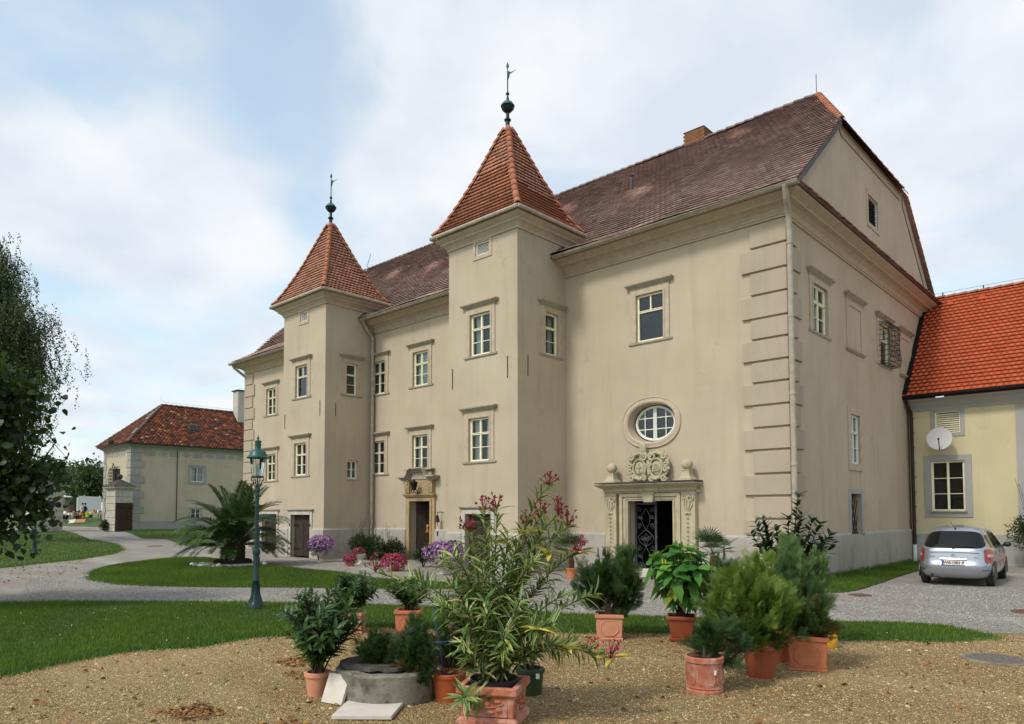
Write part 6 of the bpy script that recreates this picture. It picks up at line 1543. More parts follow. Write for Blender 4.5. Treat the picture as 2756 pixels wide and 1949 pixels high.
def bez(a, b, c, n=9):
    t_ = np.linspace(0, 1, n)[:, None]; return (1-t_)**2*a+2*t_*(1-t_)*b+t_**2*c
def stems_mesh(t_, paths, r0, r1, mat, name='stem', n=5):
    m = MB()
    for p in paths: k = len(p); m.tube(list(p), [r0+(r1-r0)*i/(k-1) for i in range(k)], n)
    return m.build(name, mat, t_, smooth=True)
def along(paths, t0, m_, wt, wr, lift, jit=.15, per=1, tpow=1.0):
    Pp, D, U, T = [], [], [], []
    for p in paths:
        k = len(p)
        for i in range(m_):
            t_ = t0+(1-t0)*((i+R.random()*.7)/m_)**tpow; f_ = t_*(k-1); a = min(int(f_), k-2); q = p[a]+(p[a+1]-p[a])*(f_-a)
            tg_ = p[a+1]-p[a]; tg_ = tg_/(np.linalg.norm(tg_)+1e-9)
            x_ = np.cross(tg_, (.3, .2, 1)); x_ /= np.linalg.norm(x_)+1e-9; y_ = np.cross(tg_, x_)
            for s in range(per):
                a_ = i*2.4+s*2*math.pi/per+R.uniform(-.4, .4)
                rd = x_*math.cos(a_)+y_*math.sin(a_)
                d = tg_*wt+rd*wr+np.array((0, 0, lift))+np.array([R.gauss(0, jit) for _ in range(3)])
                Pp.append(q); D.append(d); U.append(tg_*.8-rd*.1+np.array((0, 0, .7))+np.array([R.gauss(0, .2) for _ in range(3)])); T.append(t_)
    return np.array(Pp), np.array(D), np.array(U), np.array(T)
laurel_leaf = leafshape(.115, .034, 'lance', .35, .22, 4)
def laurel(t_, z0, h, spread, n, mm, seed, s=1.0, mat='laurel_leaf'):
    global R
    R = random.Random(seed); paths = []
    for i in range(n):
        a = R.uniform(0, 2*math.pi); r = spread*R.uniform(.15, 1)**.7; hh = h*R.uniform(.55, 1)*(1-.25*(r/spread)**2)
        b0 = np.array((R.uniform(-.05, .05), R.uniform(-.05, .05), z0)); e_ = np.array((r*math.cos(a), r*math.sin(a), z0+hh)); paths.append(bez(b0, np.array((e_[0]*.35, e_[1]*.35, z0+hh*.6)), e_))
    stems_mesh(t_, paths, .009*s, .004*s, 'bark')
    P_, D, U, T = along(paths, .25, mm, .55, .9, .15)
    k = int(.12*len(P_))                                       # a few leaves as single parts, the rest joined
    order = np.argsort(-(P_[:, 0]*rt.y*0+P_@np.array((-FX, -FY, .3))))
    sel = order[:min(120, len(order)//3)]; rest = order[len(sel):]
    me = [leaf_me('leaf', laurel_leaf, mat)]
    for m_ in me: m_.attributes['rnd'].data.foreach_set('value', np.full(len(m_.polygons), .55, np.float32))
    me2 = leaf_me('leaf', laurel_leaf, mat); me2.attributes['rnd'].data.foreach_set('value', np.full(len(me2.polygons), .95, np.float32))
    leaf_objects('leaf', [me[0], me2, me[0]], P_[sel], D[sel], U[sel], s*np.random.default_rng(seed).uniform(.75, 1.15, len(sel)), t_)
    scatter('foliage', laurel_leaf, P_[rest], D[rest], U[rest], s*rng.uniform(.7, 1.15, len(rest)), mat, t_, 'stuff')
# thuja sprays
def spray():
    vs = []; fs = []
    def bl(x0, y0, x1, y1, w_, z):
        d = np.array((x1-x0, y1-y0)); d = d/np.linalg.norm(d); nn_ = np.array((-d[1], d[0]))*w_; k = len(vs)
        vs.extend([(x0+nn_[0], y0+nn_[1], 0), (x0-nn_[0], y0-nn_[1], 0), (x1, y1, z)]); fs.append((k, k+1, k+2))
    bl(0, 0, 0, 1, .022, -.12)
    for i, y in enumerate((.12, .28, .42, .56, .70, .83)):
        l = .42*(1-.75*abs(y-.35))
        for s in (-1, 1): bl(0, y, s*l*.85, y+l*.62, .026, -.12); bl(s*l*.30, y+l*.22, s*l*.95, y+l*.25, .020, -.12); bl(s*l*.35, y+l*.3, s*l*.5, y+l*.8, .018, -.04)
    return np.array(vs, float), np.array(fs)
SPR = spray()
def thuja(t_, lobes, n, L, mat, seed, upw=.6, brown=0, stem=True, z0=.3):
    """feathery plumes from the stem to the skin of the lobes (cx, cy, cz, rx, ry, rz), each set with flat sprays"""
    g = np.random.default_rng(seed); Pp, D, U = [], [], []
    vol = np.array([l[3]*l[4]*l[5] for l in lobes])**.8; per = 26; cnt = np.maximum(6, (n/per*vol/vol.sum()).astype(int)); twig = MB()
    for l, c_ in zip(lobes, cnt):
        c = np.array(l[:3]); rr_ = np.array(l[3:6])
        for i in range(c_):
            d = g.normal(size=3); d[2] += .25; d /= np.linalg.norm(d); e_ = c+d*rr_*g.uniform(.55, 1.38)*np.array((1-.3*max(d[2], 0), 1-.3*max(d[2], 0), 1)); e_[2] = max(e_[2], z0*.75)
            b0 = np.array((c[0]*.6, c[1]*.6, max(z0, c[2]+rr_[2]*(d[2]*.6-.45)))); mid = (b0+e_)/2+np.array((d[0], d[1], 0))*rr_*.2-np.array((0, 0, .05)); e_ = e_+np.array((0, 0, upw*.10))
            t = g.uniform(.3, 1, per)**.8; t[0] = 1; tt = t[:, None]; q = (1-tt)**2*b0+2*tt*(1-tt)*mid+tt**2*e_; tg = 2*(1-tt)*(mid-b0)+2*tt*(e_-mid); tg /= np.linalg.norm(tg, axis=1, keepdims=True)+1e-9
            sd = np.cross(tg, g.normal(size=3)); sd /= np.linalg.norm(sd, axis=1, keepdims=True)+1e-9
            D.append(tg*.8+sd*.75*np.where(g.random((per, 1)) > .5, 1, -1)+np.array((0, 0, upw*.2-.05))+g.normal(0, .18, (per, 3))); U.append(np.cross(tg, sd)+g.normal(0, .35, (per, 3))); Pp.append(q+g.normal(0, .012, (per, 3)))
            if i % 2 == 0: twig.tube([b0, (b0+mid)/2, mid*.6+e_*.4], [.006, .004, .002], 4, cap=False)
    Pp, D, U = map(np.concatenate, (Pp, D, U))
    S = L*g.uniform(.55, 1.2, len(Pp)); pl = np.repeat(g.normal(0, .16, len(Pp)//per), per)
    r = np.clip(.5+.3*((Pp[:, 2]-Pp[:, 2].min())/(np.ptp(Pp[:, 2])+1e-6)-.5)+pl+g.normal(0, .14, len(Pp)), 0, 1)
    kk = np.repeat(g.random(len(Pp)//per) < brown, per) if brown else np.zeros(len(Pp), bool)
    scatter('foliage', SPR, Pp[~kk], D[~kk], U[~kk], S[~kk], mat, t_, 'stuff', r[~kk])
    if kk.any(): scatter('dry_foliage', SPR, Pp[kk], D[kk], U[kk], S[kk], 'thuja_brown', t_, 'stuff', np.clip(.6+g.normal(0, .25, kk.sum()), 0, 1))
    if stem:
        for l in lobes: twig.tube([(0, 0, z0-.05), (l[0]*.5, l[1]*.5, (z0+l[2])/2), (l[0], l[1], l[2]+l[5]*.55)], [.022, .016, .006], 6)
    twig.build('stem', 'bark', t_, smooth=True)
YW_ = yaw
def potted(name, label, x, y, r, rz=YW_): return thing(name, label, 'potted plant', place(x, y, r), rz)
# a: laurel by the well, in front at left
t_ = potted('potted_laurel', 'bushy dark laurel in a small round clay pot left of the well', .87, -13.58, .10); round_pot(t_, .118, .095, .225, 'terracotta_pale'); laurel(t_, .2, .86, .44, 46, 34, 5, 1.08)
t_ = potted('potted_laurel', 'dark laurel in a square terracotta pot on the lawn edge, left one of two', -1.92, -11.26, .14); square_pot(t_, .31, .30, 'terracotta_pale'); laurel(t_, .28, .62, .38, 40, 34, 6, 1.0)
t_ = potted('potted_laurel', 'dark laurel in a square orange terracotta pot nearest the oleander', -1.32, -10.71, .16); square_pot(t_, .35, .33, 'terracotta'); laurel(t_, .30, .48, .38, 38, 30, 7, 1.0)
# g: dark thuja
t_ = potted('potted_thuja', 'dark twin-topped thuja in a square terracotta pot left of the big-leaved plant', 1.18, -9.17, .18, .60); square_pot(t_, .36, .345, 'terracotta_pale'); thuja(t_, [(-.16, 0, .80, .25, .25, .32), (.20, .02, .86, .23, .23, .34), (0, 0, .60, .38, .32, .24), (.22, 0, .62, .2, .2, .26)], 4400, .115, 'thuja_dark', 3, z0=.33)
# i: limed round pot with a sparse juniper
t_ = potted('potted_juniper', 'pale round terracotta pot with a straggling juniper leaning right', 3.58, -10.98, .17)
p = round_pot(t_, .18, .168, .345, 'terracotta_limed', .05, True)
m = MB()
for k in range(6):
    a0 = k*math.pi/3-1.2; pts = []
    for u_, z in ((-.36, .09), (.36, .09), (.44, .13), (.44, .23), (.36, .27), (-.36, .27), (-.44, .23), (-.44, .13), (-.36, .09)): pts.append((.178*math.sin(a0+u_), -.178*math.cos(a0+u_), z))
    m.tube(pts, .006, 5, cap=False)
m.build('panel_frame', 'terracotta_limed', p)
m = MB(); m.box(-.012, .012, -.002, 0, 0, .045); o = m.build('price_tag', 'paper', p); o.location = (.055, -.181, .19); o.rotation_euler = (0, 0, .3)
thuja(t_, [(.04, .1, .46, .20, .16, .16), (.18, .03, .40, .20, .15, .18), (.24, .12, .50, .2, .16, .22)], 1100, .10, 'thuja_dark', 4, .35, .12, z0=.32)
# j: large light thuja in brown plastic pot
t_ = potted('potted_thuja', 'large bright green thuja in a round brown plastic pot', 3.72, -10.01, .17); p = round_pot(t_, .185, .135, .36, 'plastic_brown', .06); m = MB(); m.lathe([(.172, .36), (.176, .375), (.176, .40), (.165, .40)], 30, cap=False); m.build('inner_pot', 'plastic_brown', p, smooth=True)
thuja(t_, [(-.14, 0, .66, .40, .32, .34), (-.08, 0, .86, .20, .2, .30), (-.42, -.05, .62, .20, .2, .24), (-.30, 0, .82, .16, .16, .26), (.16, .05, .62, .22, .22, .28), (.10, .05, .94, .10, .10, .26)], 4200, .14, 'thuja_light', 8, .75, .05, z0=.34)
m_ = [(.0, .0, .45, .33, .3, .14)]; thuja(t_, m_, 1500, .09, 'thuja_dark', 9, .1, 0, False, .3)
# k: square terracotta at right with tall thuja
t_ = potted('potted_thuja', 'tall feathery thuja in the large square terracotta pot at right', 3.95, -9.27, .2, .36); square_pot(t_, .40, .375, 'terracotta'); thuja(t_, [(-.12, .02, .90, .20, .20, .30), (-.02, 0, .70, .25, .24, .28), (-.18, 0, 1.12, .10, .10, .32), (.10, .04, .92, .14, .14, .24), (-.28, 0, .9, .14, .14, .26)], 3400, .135, 'thuja_mid', 12, .7, .06, z0=.36)
thuja(t_, [(.05, -.02, .52, .26, .24, .16)], 1200, .085, 'thuja_dark', 13, .1, .12, False, .3)
# l: pots behind, a glossy shrub in one
t_ = potted('potted_thuja', 'dark thuja between the big-leaved plant and the bright thuja', 2.86, -8.95, .15); round_pot(t_, .15, .12, .26, 'plastic_brown'); thuja(t_, [(-.04, 0, .62, .22, .22, .46), (-.06, 0, .5, .26, .22, .26)], 2800, .11, 'thuja_dark', 14, .6, .05, z0=.26)
t_ = potted('potted_shrub', 'tall shrub with glossy dark leaves behind the thujas', 3.30, -8.35, .12); square_pot(t_, .26, .24, 'terracotta')
g = np.random.default_rng(21); paths = []
for (a, dd, z) in ((.20, 0, 2.0), (.28, .1, 1.75), (.10, .1, 1.7), (.38, 0, 1.66), (.52, .1, 1.62), (.62, 0, 1.50), (.56, .1, 1.38), (.44, -.1, 1.36), (-.10, 0, 1.55), (-.25, .05, 1.68), (-.36, 0, 1.62), (-.38, .1, 1.48), (-.28, 0, 1.38), (.0, .1, 1.42), (.2, -.1, 1.4), (.34, .1, 1.30), (-.2, .1, 1.52), (.66, .05, 1.36), (.5, .05, 1.28), (-.1, 0, 1.3)):
    paths.append(bez(V(0, 0, .2), V(a*.3+.04, dd*.4, z*.62), V(a, dd, z), 10))
stems_mesh(t_, paths, .014, .004, 'dark_bark')
ml = leafshape(.125, .05, 'ovate', .25, .15, 4); P_, D, U, T = along(paths, .45, 18, .5, 1.0, .2, per=3); scatter('foliage', ml, P_, D, U, g.uniform(.7, 1.15, len(P_)), 'magnolia_leaf', t_, 'stuff')
t_ = thing('flower_pot', 'small round terracotta pot tucked behind the bright thuja', 'pot', place(3.51, -9.05, .1), YW_); round_pot(t_, .10, .085, .24, 'terracotta')
t_ = thing('yellow_can', 'small yellow container behind the square pot at right', 'container', place(3.60, -7.75, .05), YW_); m = MB(); m.lathe([(.09, 0), (.095, .01), (.095, .15), (.08, .17), (.03, .18), (.03, .2)], 16); m.build('can_body', 'plastic_yellow', t_, smooth=True); m = MB(); m.tube([(.06, 0, .17), (.08, 0, .23), (-.04, 0, .23), (-.05, 0, .18)], .01, 6); m.build('handle', 'plastic_yellow', t_)
# h: angel's trumpet with very large leaves
t_ = potted('potted_trumpet_shrub', 'big-leaved green shrub with yellowing leaves in a brown pot on a saucer', 2.0, -8.65, .16, .52)
m = MB(); m.frus((0, 0), .26, .26, .35, .35, .045, .29); 
o_, i_ = .195, .165
for a, b, c_, d in ((-o_, o_, -o_, -i_), (-o_, o_, i_, o_), (-o_, -i_, -i_, i_), (i_, o_, -i_, i_)): m.box(a, b, c_, d, .29, .345)
m.build('pot', 'plastic_brown', t_, bevel=.02); m = MB(); m.frus((0, 0), .31, .31, .345, .345, .0, .05); m.build('saucer', 'plastic_brown', t_, bevel=.012); soil_disc(t_, .164, .30, True)
R = random.Random(31); paths = []
for i in range(17):
    a = 2.4*i+R.uniform(-.2, .2); r = .10+.46*math.sqrt(i/17); z = 1.36-.48*(i/17)+R.uniform(-.06, .06); paths.append(bez(V(R.uniform(-.08, .08), R.uniform(-.08, .08), .28), V(r*.3*math.cos(a), r*.3*math.sin(a), .8), V(r*math.cos(a), r*math.sin(a), z), 9))
stems_mesh(t_, paths, .014, .006, 'bark')
bl_ = leafshape(.29, .135, 'ovate', .22, .34, 6)
def tooth(sh):
    v, f_ = sh; v = v.copy(); v[0::3, 0] *= 1+.12*np.cos(np.arange(len(v[0::3]))*math.pi); v[2::3, 0] *= 1+.12*np.cos(np.arange(len(v[2::3]))*math.pi); return v, f_
bl_ = tooth(bl_); m1, m2 = leaf_me('leaf', bl_, 'brug_leaf'), leaf_me('leaf', bl_, 'brug_yellow')
P_, D, U, T = along(paths, .30, 14, .25, 1.0, .0, .2); D[:, 2] -= .75*(1-T); 
ord_ = np.argsort(T); meshes = {}
for i in range(len(P_)): meshes[i] = m2 if (R.random() < (.45 if P_[i][2] < .8 else .0)) else m1
leaf_objects('leaf', meshes, P_, D, U, np.array([R.uniform(.65, 1.15)*(1.1 if t > .5 else .95) for t in T]), t_)
m = MB()
for x, y, z in ((-.24, -.28, 1.12), (-.20, -.30, 1.12), (.12, -.2, 1.2)): m.tube([(x, y, z), (x+.01, y-.01, z-.07), (x+.02, y-.015, z-.13)], [.008, .016, .012], 6)
m.build('hanging_bud', 'oleander_yellow', t_, smooth=True)

# oleander in the carved planter ------------------------------------------------
ol = potted('potted_oleander', 'sprawling variegated oleander with red buds in the carved terracotta planter', 2.60, -12.92, 0, .51)
w_, h_ = .47, .315
m = MB(); m.frus((0, 0), w_+.05, w_+.05, w_+.05, w_+.05, -.02, .035); m.frus((0, 0), w_+.05, w_+.05, w_-.02, w_-.02, .035, .065); m.frus((0, 0), w_-.03, w_-.03, w_-.01, w_-.01, .065, h_-.085); m.frus((0, 0), w_-.01, w_-.01, w_+.02, w_+.02, h_-.085, h_-.065)
o_, i_ = w_/2+.025, w_/2-.03
for a, b, c_, d in ((-o_, o_, -o_, -i_), (-o_, o_, i_, o_), (-o_, -i_, -i_, i_), (i_, o_, -i_, i_)): m.box(a, b, c_, d, h_-.065, h_)
pp_ = m.build('planter', 'terracotta_limed', ol, bevel=.01); soil_disc(ol, w_/2-.035, h_-.05, True)
m = MB(); m.lathe([(.185, h_-.09), (.20, h_+.03), (.205, h_+.03), (.2, h_-.09)], 28, cap=False); m.build('inner_pot', 'black_plastic', ol, smooth=True)
m = MB()
for k in range(4):
    c0, s0 = math.cos(k*math.pi/2), math.sin(k*math.pi/2); q = w_/2-.008
    L3 = lambda x, z, o=0: (x*c0+(q+o)*s0, x*s0-(q+o)*c0, z-(.025 if z > .11 else 0))
    for a, b in (((-.17, .08), (.17, .08)), ((-.17, .245), (.17, .245)), ((-.17, .08), (-.17, .225)), ((.17, .08), (.17, .225))): m.tube([L3(*a), L3(*b)], .006, 5)
    m.tube([L3(-.14, .22, .004), L3(-.08, .195, .008), L3(0, .175, .01), (L3(.07, .18, .008)), L3(.14, .21, .004)], .006, 5)
    for x, z, rx, rz_ in ((-.11, .165, .026, .032), (.0, .2, .03, .026), (.10, .16, .03, .024), (-.05, .225, .028, .012), (.09, .222, .035, .014), (.02, .135, .04, .016), (-.12, .235, .03, .012)):
        ax_ = np.array([(c0, s0, 0), (s0, -c0, 0), (0, 0, 1)]); m.ell(L3(x, z, .002), rx, .014, rz_, 10, 7, ax_)
m.build('fruit_relief', 'terracotta_limed', pp_, smooth=True)
R = random.Random(77); tips = [(-1.02, 0, 1.24), (-.80, -.1, 1.20), (-.55, .1, 1.36), (-.40, -.2, 1.40), (-.25, .1, 1.58), (-.10, .0, 1.74), (.02, .2, 1.78), (.12, .1, 1.55), (.28, .1, 1.62), (.40, 0, 1.70), (.48, .1, 1.98), (.55, -.05, 1.72), (.64, .1, 1.62), (.74, .1, 1.40), (.88, 0, 1.05), (.98, -.1, .52), (.80, .0, .55), (.62, -.25, .62), (.50, -.3, .85), (-.50, -.2, .98), (-.30, -.3, .70), (-.30, -.3, 1.05), (-.08, -.38, 1.05), (.22, -.38, 1.05), (.36, -.35, .80), (.1, -.4, .80), (-.2, .3, 1.3), (.3, .3, 1.3), (.0, .3, 1.05), (-.35, .25, 1.1), (.5, .25, 1.15), (-.28, -.48, .30), (.15, -.1, 1.38), (-.12, -.2, 1.35), (.34, -.2, 1.35), (-.25, -.1, 1.18), (.48, .0, 1.40), (-.45, 0, 1.12), (.60, -.1, 1.05), (.05, -.2, 1.2), (.2, 0, 1.5), (-.02, -.05, 1.5), (.4, .1, 1.5), (-.18, .0, 1.0), (.12, -.15, .95), (.3, -.1, .95)]
ca_, sa_ = math.cos(yaw-.51), math.sin(yaw-.51)                  # tips are given across / into the view
paths = []
for a, d, z in tips:
    a = a*(.86 if -.95 < a < 0 else 1.0)
    e_ = V(a*ca_-d*sa_, a*sa_+d*ca_, z); b0 = V(R.uniform(-.1, .1), R.uniform(-.1, .1), h_-.04); zc = max(z*.86, .75) if abs(a) > .3 else z*.6
    paths.append(bez(b0, V(e_[0]*.38, e_[1]*.38, zc), e_, 11))
stems_mesh(ol, paths, .010, .003, 'bark')
def vleaf(L, W, seg=4):
    vs, fs, ed = [], [], []
    for i in range(seg+1):
        t = i/seg; w_2 = math.sin(math.pi*min(1, t*.93+.04))**.8*W/2; z = -.28*L*t*t
        vs += [(-w_2, L*t, z+.3*w_2), (-w_2*.7, L*t, z+.2*w_2), (0, L*t, z), (w_2*.7, L*t, z+.2*w_2), (w_2, L*t, z+.3*w_2)]
    for i in range(seg):
        for k in range(4): b = 5*i+k; fs.append((b, b+1, b+6, b+5)); ed.append(k in (0, 3))
    return (np.array(vs), np.array(fs)), np.array(ed)
(oshape, oedge) = vleaf(.155, .023)
def vme(r0, r1):
    me = leaf_me('leaf', oshape, 'oleander_leaf_mass'); me.attributes['rnd'].data.foreach_set('value', np.where(oedge, r1, r0).astype(np.float32)); return me
mgs = [vme(.15, .84), vme(.35, .88), vme(.55, .86), vme(.3, .35), vme(.1, .15), vme(.5, .6), vme(.75, .93)]; mg = mgs[1]
mp, my_ = leaf_me('leaf', oshape, 'oleander_pale'), leaf_me('leaf', leafshape(.16, .04, 'lance', .25, .25, 4), 'oleander_yellow')
P_, D, U, T = along(paths, .22, 23, .75, .85, -.02, .2, per=3, tpow=.8)
depth_ = np.array([-(p[0]*(-math.sin(yaw-.51))+p[1]*math.cos(yaw-.51)) for p in P_])*1.0+T*.6
order = np.argsort(-depth_); sel, rest = order[:300], order[300:]
meshes = {i: (mp if R.random() < .16 else R.choice(mgs)) for i in range(len(sel))}
leaf_objects('leaf', meshes, P_[sel], D[sel], U[sel], np.array([R.uniform(.75, 1.2) for _ in sel]), ol)
kk = rng.random(len(rest)) < .10
def pale_rest(ix, mat):
    o = scatter('foliage', oshape, P_[ix], D[ix], U[ix], rng.uniform(.75, 1.2, len(ix)), mat, ol, 'stuff'); b = np.clip(rng.normal(.4, .22, len(ix)), 0, .79); o.data.attributes['rnd'].data.foreach_set('value', np.where(np.tile(oedge, len(ix)), np.repeat(np.where(rng.random(len(ix)) < .45, .86, b), len(oedge)), np.repeat(b, len(oedge))).astype(np.float32))
pale_rest(rest[~kk], 'oleander_leaf_mass'); o = scatter('pale_foliage', oshape, P_[rest[kk]], D[rest[kk]], U[rest[kk]], rng.uniform(.75, 1.2, kk.sum()), 'oleander_pale', ol, 'stuff')
for ti in (6, 9, 13, 15, 17, 24, 36):                            # withered yellow whorls
    e_ = paths[ti][-1] if ti not in (6, 9) else paths[ti][-3]; n = 9; th = np.arange(n)*2.4
    leaf_objects('yellow_leaf', [my_], np.repeat(e_[None], n, 0), np.stack([np.cos(th), np.sin(th), np.full(n, .25)], 1)+rng.normal(0, .25, (n, 3)), np.tile([0, 0, 1.], (n, 1))+rng.normal(0, .3, (n, 3)), rng.uniform(.8, 1.25, n), ol)
pet = leafshape(.022, .014, 'ovate', .3, .2, 2)
for ti in (4, 5, 6, 8, 9, 10, 11, 12, 13, 15, 0, 16, 29):
    e_ = paths[ti][-1]; m = MB(); bp_ = []
    for i in range(15):
        a = R.uniform(0, 2*math.pi); q_ = R.uniform(.03, .09); d = V(math.cos(a)*q_, math.sin(a)*q_, R.uniform(.02, .15)); q = e_+d; m.tube([e_, e_+d*.5+V(0, 0, .01), q], .0025, 4); bp_.append(q); m.ell(q, .005, .005, .012, 5, 4)
    fc = m.build('flower_cluster', 'red_flower', ol)
    n = len(bp_)*5; Pq = np.repeat(np.array(bp_), 5, 0); Dq = rdir(n, .5); scatter('petals', pet, Pq, Dq, rdir(n, 1), rng.uniform(.7, 1.4, n), 'red_flower' if ti not in (13, 15, 16) else 'pink_flower', fc, 'stuff')
# the stray pink bloom
# orange pot next to the well
t_ = potted('potted_cutting', 'orange plastic pot with a staked twig beside the well', 1.93, -12.86, .11); round_pot(t_, .145, .115, .255, 'plastic_orange', .035)
paths = [bez(V(.0, 0, .2), V(-.05, 0, .45), V(-.10, .02, .62), 7), bez(V(.02, 0, .2), V(.05, .0, .4), V(.12, .02, .55), 7), bez(V(.0, .02, .2), V(0, .1, .35), V(.04, .1, .75), 7), bez(V(0, 0, .22), V(-.1, -.08, .33), V(-.16, -.10, .25), 7), bez(V(0, 0, .22), V(.1, -.08, .34), V(.17, -.1, .24), 7)]
stems_mesh(t_, paths, .006, .003, 'bark'); P_, D, U, T = along(paths[3:], .3, 8, .7, .7, 0, .2); leaf_objects('leaf', [mg, mgs[3]], P_, D, U, np.full(len(P_), .7), t_)
m = MB(); m.tube([(-.04, .03, .2), (-.16, .05, .95)], .006, 5); m.build('stake', 'blue_cord', t_); m = MB(); m.tube([(-.14, .02, .52), (-.04, -.03, .54), (.05, .02, .55), (-.02, .05, .53), (-.14, .02, .50)], .004, 4); m.build('tie_cord', 'blue_cord', t_)
# conifers standing round the well
t_ = potted('potted_thuja', 'brown-tipped thuja standing behind the well and the orange pot', 1.58, -12.45, .1); round_pot(t_, .12, .1, .2, 'plastic_brown'); thuja(t_, [(.12, 0, .50, .25, .22, .42), (.2, .05, .62, .15, .15, .40), (-.02, 0, .34, .25, .22, .22)], 3600, .08, 'thuja_dark', 40, .5, .22, z0=.18)
t_ = potted('potted_juniper', 'thuja leaning over the right rim of the well', 1.66, -13.02, .0); thuja(t_, [(.0, .05, .52, .13, .13, .22), (.04, -.02, .42, .16, .14, .16), (.12, -.10, .30, .10, .08, .14), (-.12, .02, .40, .12, .12, .12)], 3000, .075, 'thuja_dark', 41, .3, .10, z0=.2); round_pot(t_, .09, .08, .24, 'plastic_brown')
t_ = potted('potted_juniper', 'low brown-tinged juniper lying on the well cover', 1.30, -13.16, .0); thuja(t_, [(-.02, 0, .43, .17, .14, .12), (.05, 0, .40, .16, .14, .10)], 2600, .07, 'thuja_dark', 42, .4, .30, False, .3); m = MB(); m.lathe([(.08, .27), (.1, .33), (.09, .34)], 12); m.tube([(.0, 0, .33), (.25, .02, .42), (.5, .1, .44)], .01, 6); m.build('root_ball', 'soil', t_)
t_ = thing('nursery_pot', 'dark green plastic pot half hidden behind the carved planter', 'pot', place(2.36, -12.18, .12), YW_); round_pot(t_, .13, .11, .25, 'plastic_green'); m = MB(); m.box(.05, .085, -.136, -.132, .17, .22); m.build('label_sticker', 'paper', t_)
laurel(t_, .22, .28, .18, 8, 10, 51, .7)
# well with slate cover, stone slabs
well = thing('old_well', 'round grey stone well curb with a cracked slate cover', 'well', (1.30, -13.06, 0))
n = 44; m = MB(); vs = []
for (r_, z) in ((.50, -.02), (.505, .04), (.497, .18), (.502, .27), (.485, .285), (.37, .285), (.36, .1)):
    for j in range(n): a = 2*math.pi*j/n; k = 1+.012*math.sin(a*5)+.008*math.sin(a*13+z*20); vs.append((r_*k*math.cos(a), r_*k*math.sin(a)*.92, z+.006*math.sin(a*7)))
m.add(vs, [(i*n+j, i*n+(j+1) % n, (i+1)*n+(j+1) % n, (i+1)*n+j) for i in range(6) for j in range(n)]); m.build('curb', 'well_stone', well, smooth=True)
m = MB(); sl_ = [(-.46, -.02), (-.40, -.14), (-.33, -.24), (-.22, -.27), (-.10, -.36), (-.02, -.34), (.06, -.40), (.16, -.37), (.22, -.26), (.24, -.10), (.20, .10), (.05, .24), (-.12, .30), (-.30, .26), (-.42, .12)]; k = len(sl_)
ca2, sa2 = math.cos(yaw), math.sin(yaw); sl_ = [(x*ca2-y*sa2, x*sa2+y*ca2) for x, y in sl_]
m.add([(x, y, .285+.02*R.random()) for x, y in sl_]+[(x*.98, y*.98, .33+.015*R.random()) for x, y in sl_], [tuple(range(k, 2*k)), tuple(range(k-1, -1, -1))]+[(i, (i+1) % k, k+(i+1) % k, k+i) for i in range(k)]); m.build('slate_cover', 'slate', well, bevel=.006)
m = MB(); m.add([(1.64, -13.90, 0), (2.02, -13.56, 0), (1.735, -13.20, 0), (1.33, -13.53, 0), (1.64, -13.90, .035), (2.02, -13.56, .035), (1.735, -13.20, .035), (1.33, -13.53, .035)], [(0, 3, 2, 1), (4, 5, 6, 7), (0, 1, 5, 4), (1, 2, 6, 5), (2, 3, 7, 6), (3, 0, 4, 7)])
tag(m.build('stone_slab', 'pale_slab', None, bevel=.004, loc=(0, 0, .012)), 'pale square stone slab lying flat before the well', 'slab', 'pale stone slabs by the well')
m = MB(); m.box(-.125, .125, -.018, .018, 0, .27); o = m.build('stone_slab', 'pale_slab', None, bevel=.004); o.matrix_world = Matrix.Translation((1.19, -13.60, .004))@Matrix.Rotation(yaw-.52, 4, 'Z')@Matrix.Rotation(rad(-24), 4, 'X'); tag(o, 'pale square stone slab leaning against the well', 'slab', 'pale stone slabs by the well')
m = MB(); m.box(-.11, .11, -.1, .1, 0, .15); o = m.build('stone_block', 'grey_stone', None, bevel=.02, loc=(.62, -13.25, 0), rz=.6); tag(o, 'rough grey stone block behind the leftmost laurel', 'stone')

